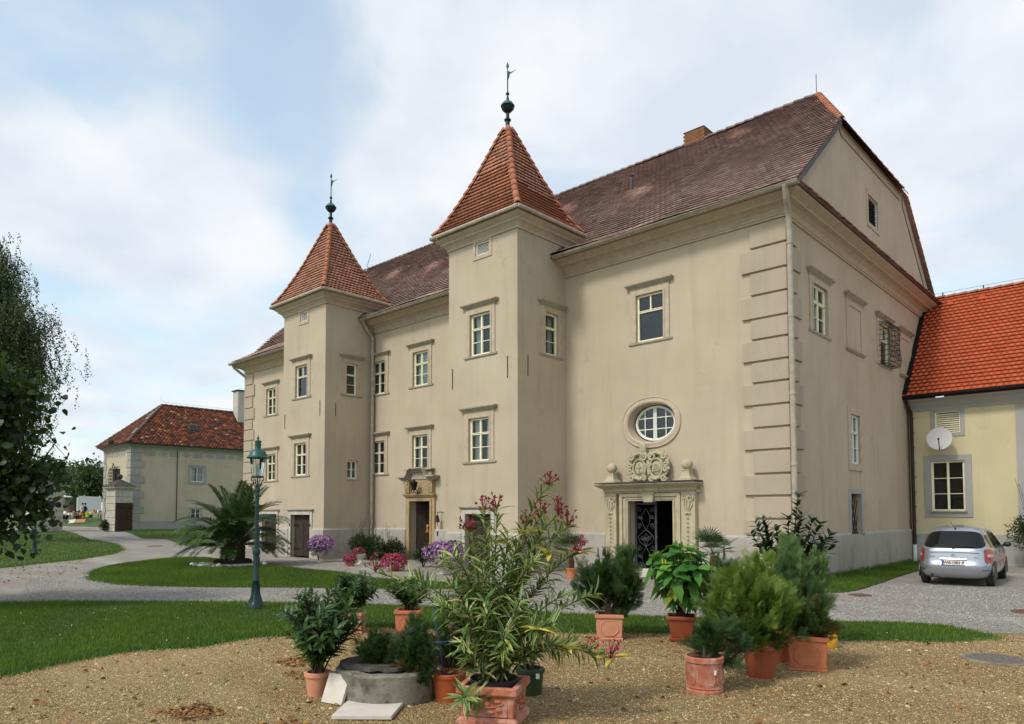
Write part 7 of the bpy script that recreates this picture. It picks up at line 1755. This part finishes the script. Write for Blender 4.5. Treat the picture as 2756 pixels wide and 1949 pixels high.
# ------------------------------------------------------------------ palm on the island
palm = thing('date_palm', 'stout date palm with arching fronds on the oval lawn', 'palm', (-16.35, -6.05, .03))
m = MB(); m.lathe([(.34, 0), (.36, .15), (.33, .4), (.36, .62), (.33, .8), (.1, .95)], 18); m.build('trunk', 'palm_bark', palm, smooth=True)
m = MB()
for i in range(110):
    z = .06+.78*(i/110); a = i*2.4; r = .345; c0, s0 = math.cos(a), math.sin(a); m.obox((r*c0, r*s0, z), (-.055*s0, .055*c0, 0), (.035*c0, .035*s0, .06), (.02*c0, .02*s0, -.012))
m.build('leaf_bases', 'palm_bark', palm, kind='stuff')
m = MB(); m.lathe([(.62, .0), (.60, .16), (.5, .2), (.4, .15)], 24, cap=False); m.build('root_collar', 'dark_bark', palm)
def frond(L, arch, droop, seed, twist=0.0):
    g = np.random.default_rng(seed); pts = []; n = 14; p = np.zeros(3); el = arch
    for i in range(n+1): pts.append(p.copy()); el_ = el-droop*(i/n)**1.4; p = p+np.array((0, math.cos(el_), math.sin(el_)))*L/n
    pts = np.array(pts); m = MB(); m.tube(list(pts), [.022*(1-.85*i/n) for i in range(n+1)], 5, rv=.85)
    for s in (-1, 1):
        for k in range(46):
            t_ = .16+.84*k/46; f_ = t_*n; a = min(int(f_), n-1); q = pts[a]+(pts[a+1]-pts[a])*(f_-a); tg_ = pts[a+1]-pts[a]; tg_ /= np.linalg.norm(tg_); nn_ = np.cross((1., 0, 0), tg_)
            l = .36*L/2*(math.sin(math.pi*(.12+.83*t_))**.6)*g.uniform(.85, 1.1)
            d = np.array((s*.85, 0, 0))+tg_*.75+nn_*(.28+g.normal(0, .08)); d /= np.linalg.norm(d); e_ = q+d*l+np.array((0, 0, -.10*l)); md_ = q+d*l*.5; wv = np.cross(d, nn_); wv = wv/np.linalg.norm(wv)*.017
            m.add([q-wv*.6, q+wv*.6, md_+wv, md_-wv, e_], [(0, 1, 2, 3), (3, 2, 4)], g.random()*.9)
    me = bpy.data.meshes.new('frond'); me.from_pydata(m.v, [], m.f); a = me.attributes.new('rnd', 'FLOAT', 'FACE'); a.data.foreach_set('value', np.asarray(m.r, np.float32)); me.materials.append(MATS['palm_leaf']); return me
FR = [frond(2.35, rad(86), .75, 1), frond(2.35, rad(74), 1.35, 2), frond(2.3, rad(60), 1.75, 3), frond(2.25, rad(46), 1.7, 4), frond(2.1, rad(28), 1.35, 5), frond(1.9, rad(8), 1.0, 6)]
R = random.Random(5)
for i in range(86):
    lv = i/86; k = min(5, int(lv*6+R.uniform(-.3, .3))) if lv > .04 else 0; k = max(0, k); a = i*2.39996+R.uniform(-.25, .25)
    mt = Matrix.Translation((0, 0, .82-.2*lv))@Matrix.Rotation(a, 4, 'Z')@Matrix.Translation((0, .12+.16*lv, 0))@Matrix.Rotation(R.uniform(-.35, .35), 4, 'Y')@Matrix.Scale(R.uniform(.74, .92), 4)
    link('frond', FR[k], None, palm, mtx=mt)
def rocks(name, label, c, n, r, arc, s):
    g = np.random.default_rng(9); pr = []; base = np.array([(-.5, -.4, 0), (.5, -.45, 0), (.55, .4, 0), (-.45, .5, 0), (-.3, -.25, .5), (.35, -.2, .55), (.25, .3, .45), (-.3, .3, .5)]); f4 = np.array([(0, 1, 5, 4), (1, 2, 6, 5), (2, 3, 7, 6), (3, 0, 4, 7), (4, 5, 6, 7)])
    a = g.uniform(arc[0], arc[1], n); rr_ = r+g.normal(0, .12, n); P_ = np.stack([c[0]+rr_*np.cos(a), c[1]+rr_*np.sin(a), np.full(n, .03)], 1); D = np.stack([g.normal(size=n), g.normal(size=n), g.normal(0, .2, n)], 1); o = scatter(name, (base, f4), P_, D, np.tile([0, 0, 1.], (n, 1))+g.normal(0, .2, (n, 3)), s*g.uniform(.5, 1.5, n), 'white_rock', None, 'stuff'); o['label'] = label
rocks('white_pebbles', 'white stones ringing the foot of the palm', (-16.35, -6.05), 260, 1.0, (3.6, 6.6), .10)
m = MB(); m.lathe([(.95, .0), (.95, .05), (.62, .06)], 28, cap=False); tag(m.build('stone_ring', 'pale_stone', None, loc=(-16.35, -6.05, .03)), 'low pale stone ring round the palm', 'edging')
for (x, y, s, lb) in ((-15.45, -6.95, .10, 'round white boulder left of the palm'), (-15.25, -5.5, .09, 'round white boulder right of the palm')):
    m = MB(); m.ell((0, 0, s*.6), s, s*.9, s*.75, 12, 8); tag(m.build('boulder', 'white_rock', None, smooth=True, loc=(x, y, .03)), lb, 'stone')

# ------------------------------------------------------------------ urns and flowers along the facade
flw = (np.array([(0, 0, 0), (-.5, .2, .18), (-.28, .75, .22), (.28, .75, .22), (.5, .2, .18), (0, -.35, .15)]), np.array([(0, 1, 2), (0, 2, 3), (0, 3, 4), (0, 4, 5), (0, 5, 1)]))
smleaf = leafshape(.05, .022, 'ovate', .3, .2, 2)
def flowerball(t_, c, rx, rz_, n, mat, fs, nleaf=500):
    d = rdir(n, .25); P_ = np.array(c)+d*np.array((rx, rx, rz_))*(.82+.22*rng.random((n, 1))); 
    d2 = rdir(nleaf); scatter('foliage', smleaf, np.array(c)+d2*np.array((rx, rx, rz_))*(.4+.55*rng.random((nleaf, 1))), rdir(nleaf, .2), rdir(nleaf, .5), rng.uniform(.8, 1.5, nleaf), 'bush_leaf', t_, 'stuff')
    scatter('flowers', flw, P_, np.cross(d, rdir(n)), d+.25*rdir(n), fs*rng.uniform(.8, 1.2, n), mat, t_, 'stuff')
def urn(t_, h, r, mat='pale_stone'):
    m = MB(); m.frus((0, 0), r*1.25, r*1.25, r*1.25, r*1.25, 0, h*.14); m.lathe([(r*.55, h*.14), (r*.35, h*.24), (r*.28, h*.38), (r*.36, h*.48), (r*.7, h*.62), (r*.95, h*.8), (r*1.0, h*.93), (r*1.08, h*.95), (r*1.08, h), (r*.9, h)], 20); m.build('urn', mat, t_, smooth=True)
t_ = thing('flower_urn', 'stone urn of purple petunias before the first tower', 'flower urn', (-15.55, -3.17, 0), 0, 'flower urns along the facade'); urn(t_, .36, .2); flowerball(t_, (0, 0, .62), .50, .34, 560, 'petunia', .062)
t_ = thing('flower_urn', 'stone urn of purple petunias beside the carved door', 'flower urn', (-8.55, -3.6, 0), 0, 'flower urns along the facade'); urn(t_, .30, .22); flowerball(t_, (0, 0, .60), .60, .34, 640, 'petunia', .062)
t_ = thing('flower_urn', 'small pale urn of red flowers among the magenta flowers', 'flower urn', (-13.75, -2.75, 0), 0, 'flower urns along the facade'); urn(t_, .34, .16, 'pale_stone'); flowerball(t_, (-.05, -.05, .42), .24, .14, 90, 'magenta_flower', .045, 200)
t_ = thing('flower_bush', 'low round cushion of dark red flowers', 'flowers', (-13.15, -3.6, 0)); flowerball(t_, (0, 0, .2), .24, .20, 260, 'magenta_flower', .04, 300); m = MB(); m.lathe([(.12, 0), (.15, .1)], 12); m.build('pot', 'terracotta', t_)
t_ = thing('flower_bush', 'spreading mound of bright magenta flowers with red stalks', 'flowers', (-10.43, -3.9, 0)); flowerball(t_, (0, 0, .26), .42, .27, 460, 'magenta_flower', .055, 400); m = MB(); m.lathe([(.12, 0), (.17, .14)], 12); m.build('pot', 'terracotta', t_)
def bush(name, label, x, y, rx, ry, h, n, mat='bush_leaf', spikes=0, ls=1.0, cat='bush', z0=0.0, lobes=7, seed=1, twig=True):
    t_ = thing(name, label, cat, (x, y, z0)); g = np.random.default_rng(seed); Pp = []
    for i in range(lobes):
        a = g.random()*2*np.pi; r = g.random()**.5*.6; c = np.array((rx*r*np.cos(a), ry*r*np.sin(a), h*(.35+.35*g.random()))); k = n//lobes; d = g.normal(size=(k, 3)); d /= np.linalg.norm(d, axis=1, keepdims=True); Pp.append(c+d*(g.random((k, 1))**.4)*np.array((rx*.5, ry*.5, h*.34)))
    Pp = np.concatenate(Pp); Pp[:, 2] = np.abs(Pp[:, 2]); nn_ = len(Pp)
    sh = leafshape(.07, .03, 'ovate', .3, .2, 2); out = Pp*np.array((1, 1, .3)); scatter('foliage', sh, Pp, out/np.array((rx, ry, h))+rdir(nn_, .4)*.8, rdir(nn_, .8), ls*g.uniform(.7, 1.4, nn_), mat, t_, 'stuff')
    m = MB()
    for i in range(9): a = g.random()*6.28; m.tube([(0, 0, 0), (rx*.3*math.cos(a), ry*.3*math.sin(a), h*.4), (rx*.6*math.cos(a), ry*.6*math.sin(a), h*.75)], [.015, .01, .004], 5)
    paths = []
    for i in range(spikes): a = g.random()*6.28; r = g.random()*.8; p0 = V(rx*r*math.cos(a)*.6, ry*r*math.sin(a)*.6, h*.4); paths.append(bez(p0, p0+V(0, 0, h*.5), p0+V(g.normal(0, .12), g.normal(0, .12), h*(.75+.5*g.random())), 6))
    for p in paths: m.tube(list(p), .004, 4)
    m.build('stem', 'dark_bark', t_)
    if spikes: P_, D, U, T = along(paths, .2, 9, .8, .6, .1); scatter('spike_leaves', sh, P_, D, U, ls*g.uniform(.5, .9, len(P_)), mat, t_, 'stuff')
    return t_
bush('dark_bush', 'dark leafy bush at the foot of the downpipe, left of three', -16.1, -1.2, .75, .5, .95, 2600, spikes=10, seed=2)
bush('dark_bush', 'dark bush with tall spiky stalks in the middle of the bed', -15.25, -1.35, .8, .55, 1.0, 2800, spikes=16, seed=3)
bush('dark_bush', 'dark bush at the right end of the flower bed', -14.75, -.75, .7, .5, .85, 2300, spikes=9, seed=4)
bush('small_bush', 'tiny round bush at the end of the flower bed', -14.55, -1.35, .22, .22, .34, 500, seed=5)
bush('dark_bush', 'feathery dark bush beside the carved door', -10.9, -2.35, .45, .4, .75, 1500, seed=6, spikes=6)
bush('dark_bush', 'dark topiary bush behind the purple petunias of the door', -9.2, -2.75, .55, .4, .95, 1700, 'thuja_dark', seed=7)
bush('dark_bush', 'dark topiary bush behind the purple petunias of the first tower', -16.4, -2.75, .35, .3, .95, 1200, 'thuja_dark', seed=8)
rb = bush('potted_bush', 'dark spiky shrub in a terracotta pot at the right edge', 3.6, 9.75, .75, .7, 1.5, 2600, 'bush_leaf', 26, 1.0, 'potted plant', .0, 8, 9)
for ch_ in rb.children: ch_.location.z += .45
m = MB(); m.frus((0, 0), .36, .36, .42, .42, 0, .5); m.build('pot', 'terracotta', rb, bevel=.01)
bush('small_bush', 'small dark bush at the foot of the gate pier', -50.9, .9, .5, .4, .9, 900, seed=10, z0=.42, ls=1.6)
# fan palms flanking the portal
def fan_palm(label, x, y, z0, s, seed):
    t_ = thing('fan_palm', label, 'palm', (x, y, 0), 0, 'fan palms beside the portal'); g = random.Random(seed)
    round_pot(t_, .16, .13, .28, 'terracotta')
    m = MB(); m.lathe([(.07, .25), (.08, z0*.7), (.05, z0)], 10); m.build('trunk', 'palm_bark', t_)
    for i in range(13):
        a = i*2.4; el = g.uniform(.1, 1.2); ln = s*g.uniform(.8, 1.1); d = V(math.cos(a)*math.cos(el), math.sin(a)*math.cos(el), math.sin(el)); p1 = V(0, 0, z0)+d*ln*.5; sd_ = np.cross(d, V(0, 0, 1)); sd_ /= np.linalg.norm(sd_); mb = MB(); mb.tube([(0, 0, z0), p1], .008, 4)
        for k in range(15):
            b = rad(-80+160*k/14); q = d*math.cos(b)+sd_*math.sin(b); e_ = p1+q*ln*.55*g.uniform(.9, 1.05)+V(0, 0, -.06*ln); wv = np.cross(q, np.cross(d, sd_)); wv = wv/np.linalg.norm(wv)*.014*s/.6; mid = p1+q*ln*.3; mb.add([p1, mid+wv, e_, mid-wv], [(0, 1, 2, 3)], g.random())
        mb.build('frond', 'palm_leaf', t_, rnd=True, fixn=False)
fan_palm('small fan palm in a pot left of the portal behind the oleander', -5.0, -2.2, .62, .75, 3); fan_palm('small fan palm right of the portal behind the big-leaved plant', -1.35, -1.35, .75, .75, 4)

# ------------------------------------------------------------------ trees
def at(u, dep): d = fw+rt2*((u-1378)/1930.4); p = CAM+d*dep; return (p.x, p.y, float(gz(p.x, p.y)))
def tree(name, label, loc, H, trunk_r, crown, n_br, n_leaf, leafsh, lmat, bmat, seed, droop=0.0, ls=1.0, clump=.5, cat='tree', weep=0, group=None):
    """crown: list of (x,y,z,rx,ry,rz)"""
    t_ = thing(name, label, cat, loc, 0, group); g = np.random.default_rng(seed); m = MB()
    tp = [(0, 0, -.2), (.02*H*.3, .01*H, H*.25), (-.01*H, .02*H, H*.55), (.01*H, 0, H*.92)]; m.tube(tp, [trunk_r*1.15, trunk_r*.85, trunk_r*.55, trunk_r*.1], 9)
    anchors = []
    for i in range(n_br):
        l = crown[g.integers(len(crown))]; d = g.normal(size=3); d /= np.linalg.norm(d); e_ = np.array(l[:3])+d*np.array(l[3:6])*g.uniform(.45, .9); z0 = min(max(.18*H, e_[2]*g.uniform(.45, .75)), H*.85); b0 = np.array((0, 0, z0)); mid = b0*.45+e_*.55+np.array((0, 0, .08*H)); p = bez(b0, mid, e_, 8); r0 = trunk_r*.38*g.uniform(.5, 1)
        m.tube(list(p), [r0*(1-.88*k/7) for k in range(8)], 5); anchors.append(p)
        for k in range(3):
            q = p[g.integers(3, 8)]; e2 = q+np.clip(g.normal(size=3), -1.3, 1.3)*np.array(l[3:6])*.24; m.tube([q, (q+e2)/2+np.array((0, 0, .04*H*(1 if not weep else .3))), e2], [r0*.35, r0*.22, r0*.06], 4); anchors.append(np.array([q, (q+e2)/2, e2]))
    m.build('trunk', bmat, t_, smooth=True)
    ends = np.concatenate([a[-min(4, len(a)):] for a in anchors]); ix = g.integers(0, len(ends), n_leaf)
    if weep:
        # hanging strings of leaves
        ns = n_leaf//26; e = ends[g.integers(0, len(ends), ns)]+g.normal(0, clump, (ns, 3)); L = g.uniform(.3, 1, ns)*weep; k = np.tile(np.arange(26)/26, (ns, 1)); sw = g.normal(0, .12, (ns, 2))
        P_ = np.stack([e[:, 0:1]+sw[:, 0:1]*k*L[:, None]*2+g.normal(0, .05, k.shape), e[:, 1:2]+sw[:, 1:2]*k*L[:, None]*2+g.normal(0, .05, k.shape), e[:, 2:3]-k*L[:, None]], 2).reshape(-1, 3); n = len(P_); D = rdir(n, -.8)
        m = MB()
        for i in range(0, ns, 3): m.tube([e[i], e[i]+np.array((sw[i, 0]*L[i], sw[i, 1]*L[i], -L[i]*.6))], .008, 3, cap=False)
        m.build('twigs', bmat, t_, kind='stuff')
    else:
        P_ = ends[ix]+g.normal(0, clump, (n_leaf, 3)); n = n_leaf; D = rdir(n, -.25)
    scatter('crown', leafsh, P_, D, rdir(n, .8), ls*g.uniform(.65, 1.3, n), lmat, t_, 'stuff')
    return t_
tree('birch_tree', 'tall weeping birch at the left edge beyond the lawn', (-42.5, -8.5, .25), 17.2, .3, [(0, 0, 10.5, 3.6, 3.6, 5), (1.2, 1.2, 8.5, 3.2, 3.2, 3.4), (1.8, 1.6, 12.0, 2.2, 2.2, 2.6), (.6, .4, 15.0, 1.5, 1.5, 2)], 110, 130000, (np.array([(0, 0, 0), (.04, .05, .01), (0, .12, 0), (-.04, .05, .01)]), np.array([(0, 1, 2, 3)])), 'birch_leaf', 'dark_bark', 61, ls=1.0, clump=.5, weep=1.9)
R = random.Random(3)
tree('linden_tree', 'dark leafy tree whose lower branches hang into the left edge', (-10.6, -15.9, .0), 8.2, .2, [(0, 0, 3.6, 2.4, 2.4, 2.0), (1.75, 1.62, 1.8, 1.0, 1.0, .9), (1.8, 1.68, 2.7, 1.15, 1.15, .9), (1.65, 1.55, 3.5, 1.0, 1.0, .9), (1.3, 1.2, 4.3, 1.0, 1.0, .8), (1.9, 1.75, 2.2, .95, .95, .7)], 110, 17000, leafshape(.12, .105, 'heart', .2, .2, 3), 'near_leaf', 'dark_bark', 62, clump=.22)
tree('far_tree', 'slender half-bare tree beyond the gate pier', (-112, 12.5, 1.05), 9.5, .28, [(0, 0, 6.5, 3.0, 3.0, 2.8)], 22, 1500, leafshape(.5, .4, 'ovate', .2, .2, 2), 'far_leaf', 'dark_bark', 71, clump=.6)
tree('far_tree', 'round-crowned tree in the middle of the gateway view', (-118, 20.0, 1.05), 9.0, .3, [(0, 0, 6.0, 3.6, 3.6, 2.6)], 26, 2600, leafshape(.5, .4, 'ovate', .2, .2, 2), 'far_leaf', 'dark_bark', 72, clump=.7)
tree('far_tree', 'dense dark tree beside the far house', (-108, 23.0, 1.05), 11.5, .35, [(0, 0, 7.5, 3.6, 3.6, 3.8), (1.5, 1.5, 4.5, 3.4, 3.4, 3)], 30, 4200, leafshape(.5, .4, 'ovate', .2, .2, 2), 'tree_leaf', 'dark_bark', 73, clump=.7)
p = at(205, 118); tree('far_tree', 'thin-leaved tree with open branches left in the gateway view', (p[0], p[1], 1.05), 9.5, .3, [(0, 0, 6.2, 3.4, 3.4, 2.6)], 26, 2000, leafshape(.5, .4, 'ovate', .2, .2, 2), 'far_leaf', 'dark_bark', 76, clump=.7)
tree('far_tree', 'low dark tree closing the view behind the market stalls', (-102, 22.0, 1.05), 6.0, .3, [(0, 0, 3.0, 3.4, 3.4, 2.6)], 20, 3000, leafshape(.5, .4, 'ovate', .2, .2, 2), 'tree_leaf', 'dark_bark', 74, clump=.7)

# ------------------------------------------------------------------ market beyond the gate
p = at(187, 78); trk = thing('box_truck', 'white box truck with open rear beyond the gate', 'truck', p, yaw)
m = MB(); m.box(-1.15, .95, 0, 4.5, 2.45, 2.58); m.box(-1.15, -1.05, 0, 4.5, .7, 2.45); m.box(.85, .95, 0, 4.5, .7, 2.45); m.box(-1.05, .85, 4.4, 4.5, .7, 2.45); m.box(-1.15, .95, 0, 4.5, .55, .7); m.build('box_body', 'white_paint', trk)
m = MB(); m.box(-1.04, .84, 3.0, 3.1, .72, 2.43); m.build('cargo', 'shutter_dark', trk)
m = MB(); m.box(-1.9, -1.2, -1.2, 1.0, .5, 3.2); m.build('cab', 'lead', trk, bevel=.1)
for x in (-.8, .6):
    m = MB(); m.lathe([(.42, -.12), (.45, 0), (.42, .12)], 16); m.v = [(x+c_, .8+a*.0+b*1.0, .45+a) for a, b, c_ in m.v]; m.build('wheel', 'tyre', trk)
def table(u, dep, w_, label, cloth, items):
    p = at(u, dep); t_ = thing('market_table', label, 'table', p, yaw+R.uniform(-.3, .3), 'tables of the market'); m = MB(); m.box(-w_/2, w_/2, -.4, .4, .72, .77); m.build('table_top', cloth, t_)
    for x in (-w_/2+.06, w_/2-.12):
        for y in (-.35, .3): m = MB(); m.box(x, x+.05, y, y+.05, 0, .72); m.build('leg', 'lead', t_)
    for (nm, mt_), i in zip(R.sample([('golden', 'gold'), ('red', 'cloth_red'), ('brown', 'gate_wood'), ('white', 'paper'), ('dark metal', 'copper'), ('grey', 'grey_stone')], items), range(items)):
        s = R.uniform(.08, .2); x = -w_/2+.2+(w_-.4)*(i+.5)/items; m = MB(); m.frus((0, 0), s*1.2, s, s, s*.8, 0, s*R.uniform(.8, 1.8)); pp = Matrix.Rotation(t_.rotation_euler.z, 4, 'Z')@Vector((x, R.uniform(-.25, .25), .77))
        tag(m.build('market_item', mt_, None, bevel=.01, loc=(p[0]+pp.x, p[1]+pp.y, p[2]+.775), rz=R.random()), 'small %s item on the %s' % (nm, label), 'market goods', 'goods on the market tables')
table(178, 70, 2.6, 'white-clothed market table nearest the left pier', 'cloth_white', 6); table(205, 67, 1.6, 'low market table with boards leaning on it', 'plank', 4); table(240, 70, 2.2, 'brown market table before the two people', 'plank', 6); table(264, 74, 2.0, 'market table next to the far house', 'plank', 6); table(192, 74, 2.2, 'market table behind the truck tail', 'cloth_white', 5)
for u, dep, lb, mt_, w_ in ((215, 66, 'pale plank lying on trestles in the market', 'plank', 1.8), (196, 65.5, 'white folding panel leaning among the tables', 'cloth_white', .9)):
    p = at(u, dep); m = MB(); m.obox((0, 0, .25), (w_/3, 0, .03), (0, .12, .16), (0, -.01, .012)); tag(m.build('board', mt_, None, loc=p, rz=yaw), lb, 'board')
p = at(233, 69); t_ = thing('folding_chair', 'neon yellow-green folding chair in the market', 'chair', p, yaw); m = MB(); m.box(-.22, .22, -.22, .2, .44, .48); m.build('seat', 'hi_vis', t_); m = MB(); m.box(.12, .22, -.22, .2, .48, .95); m.build('backrest', 'hi_vis', t_)
for x in (-.2, .17):
    for y in (-.2, .16): m = MB(); m.box(x, x+.03, y, y+.03, 0, .44); m.build('leg', 'lead', t_)
def person(u, dep, label, shirt, trousers, face, seed):
    p = at(u, dep); t_ = thing('person', label, 'person', p, face)
    J_ = {'pel': (0, 0, .95), 'che': (0, .02, 1.28), 'nec': (0, .02, 1.48), 'hd': (0, -.02, 1.60), 'tp': (0, -.02, 1.72), 'sl': (-.18, .02, 1.42), 'el': (-.24, -.04, 1.15), 'wl': (-.20, -.22, 1.0), 'sr': (.18, .02, 1.42), 'er': (.24, -.02, 1.15), 'wr': (.20, -.2, 1.02), 'hl': (-.1, 0, .88), 'kl': (-.11, -.02, .48), 'al': (-.11, .03, .08), 'fl': (-.12, -.12, .04), 'hr': (.1, 0, .88), 'kr': (.11, -.03, .48), 'ar': (.12, .03, .08), 'fr': (.13, -.12, .04)}
    E_ = [('pel', 'che'), ('che', 'nec'), ('nec', 'hd'), ('hd', 'tp'), ('che', 'sl'), ('sl', 'el'), ('el', 'wl'), ('che', 'sr'), ('sr', 'er'), ('er', 'wr'), ('pel', 'hl'), ('hl', 'kl'), ('kl', 'al'), ('al', 'fl'), ('pel', 'hr'), ('hr', 'kr'), ('kr', 'ar'), ('ar', 'fr')]
    rd = {'pel': .15, 'che': .16, 'nec': .06, 'hd': .1, 'tp': .07, 'sl': .075, 'el': .05, 'wl': .04, 'sr': .075, 'er': .05, 'wr': .04, 'hl': .1, 'kl': .065, 'al': .045, 'fl': .04, 'hr': .1, 'kr': .065, 'ar': .045, 'fr': .04}
    names = list(J_); me = bpy.data.meshes.new('body'); me.from_pydata([J_[k] for k in names], [(names.index(a), names.index(b)) for a, b in E_], []); o = link('body', me, None, t_)
    for mm_ in ('skin', shirt, trousers): me.materials.append(MATS[mm_])
    sk_ = o.modifiers.new('skin', 'SKIN'); 
    for i, k in enumerate(names): me.skin_vertices[0].data[i].radius = (rd[k], rd[k]*.8)
    me.skin_vertices[0].data[0].use_root = True; o.modifiers.new('sub', 'SUBSURF').levels = 1
    bpy.context.view_layer.update(); em = bpy.data.meshes.new_from_object(o.evaluated_get(bpy.context.evaluated_depsgraph_get())); o.modifiers.clear(); o.data = em
    for f_ in em.polygons: z = f_.center.z; f_.material_index = 2 if z < .93 else (1 if z < 1.47 and not (z < 1.06 and abs(f_.center.x) > .17) else 0); f_.use_smooth = True
    m = MB(); m.ell((0, .01, 1.68), .10, .11, .10, 12, 8); m.build('hair', 'hair', t_, smooth=True)
person(224.5, 71.5, 'person in a white shirt and red trousers turning left in the market', 'cloth_white', 'cloth_red', yaw+1.3, 1)
person(231.5, 71, 'person in dark navy clothes bending over the market tables', 'cloth_navy', 'cloth_navy', yaw+2.6, 2)
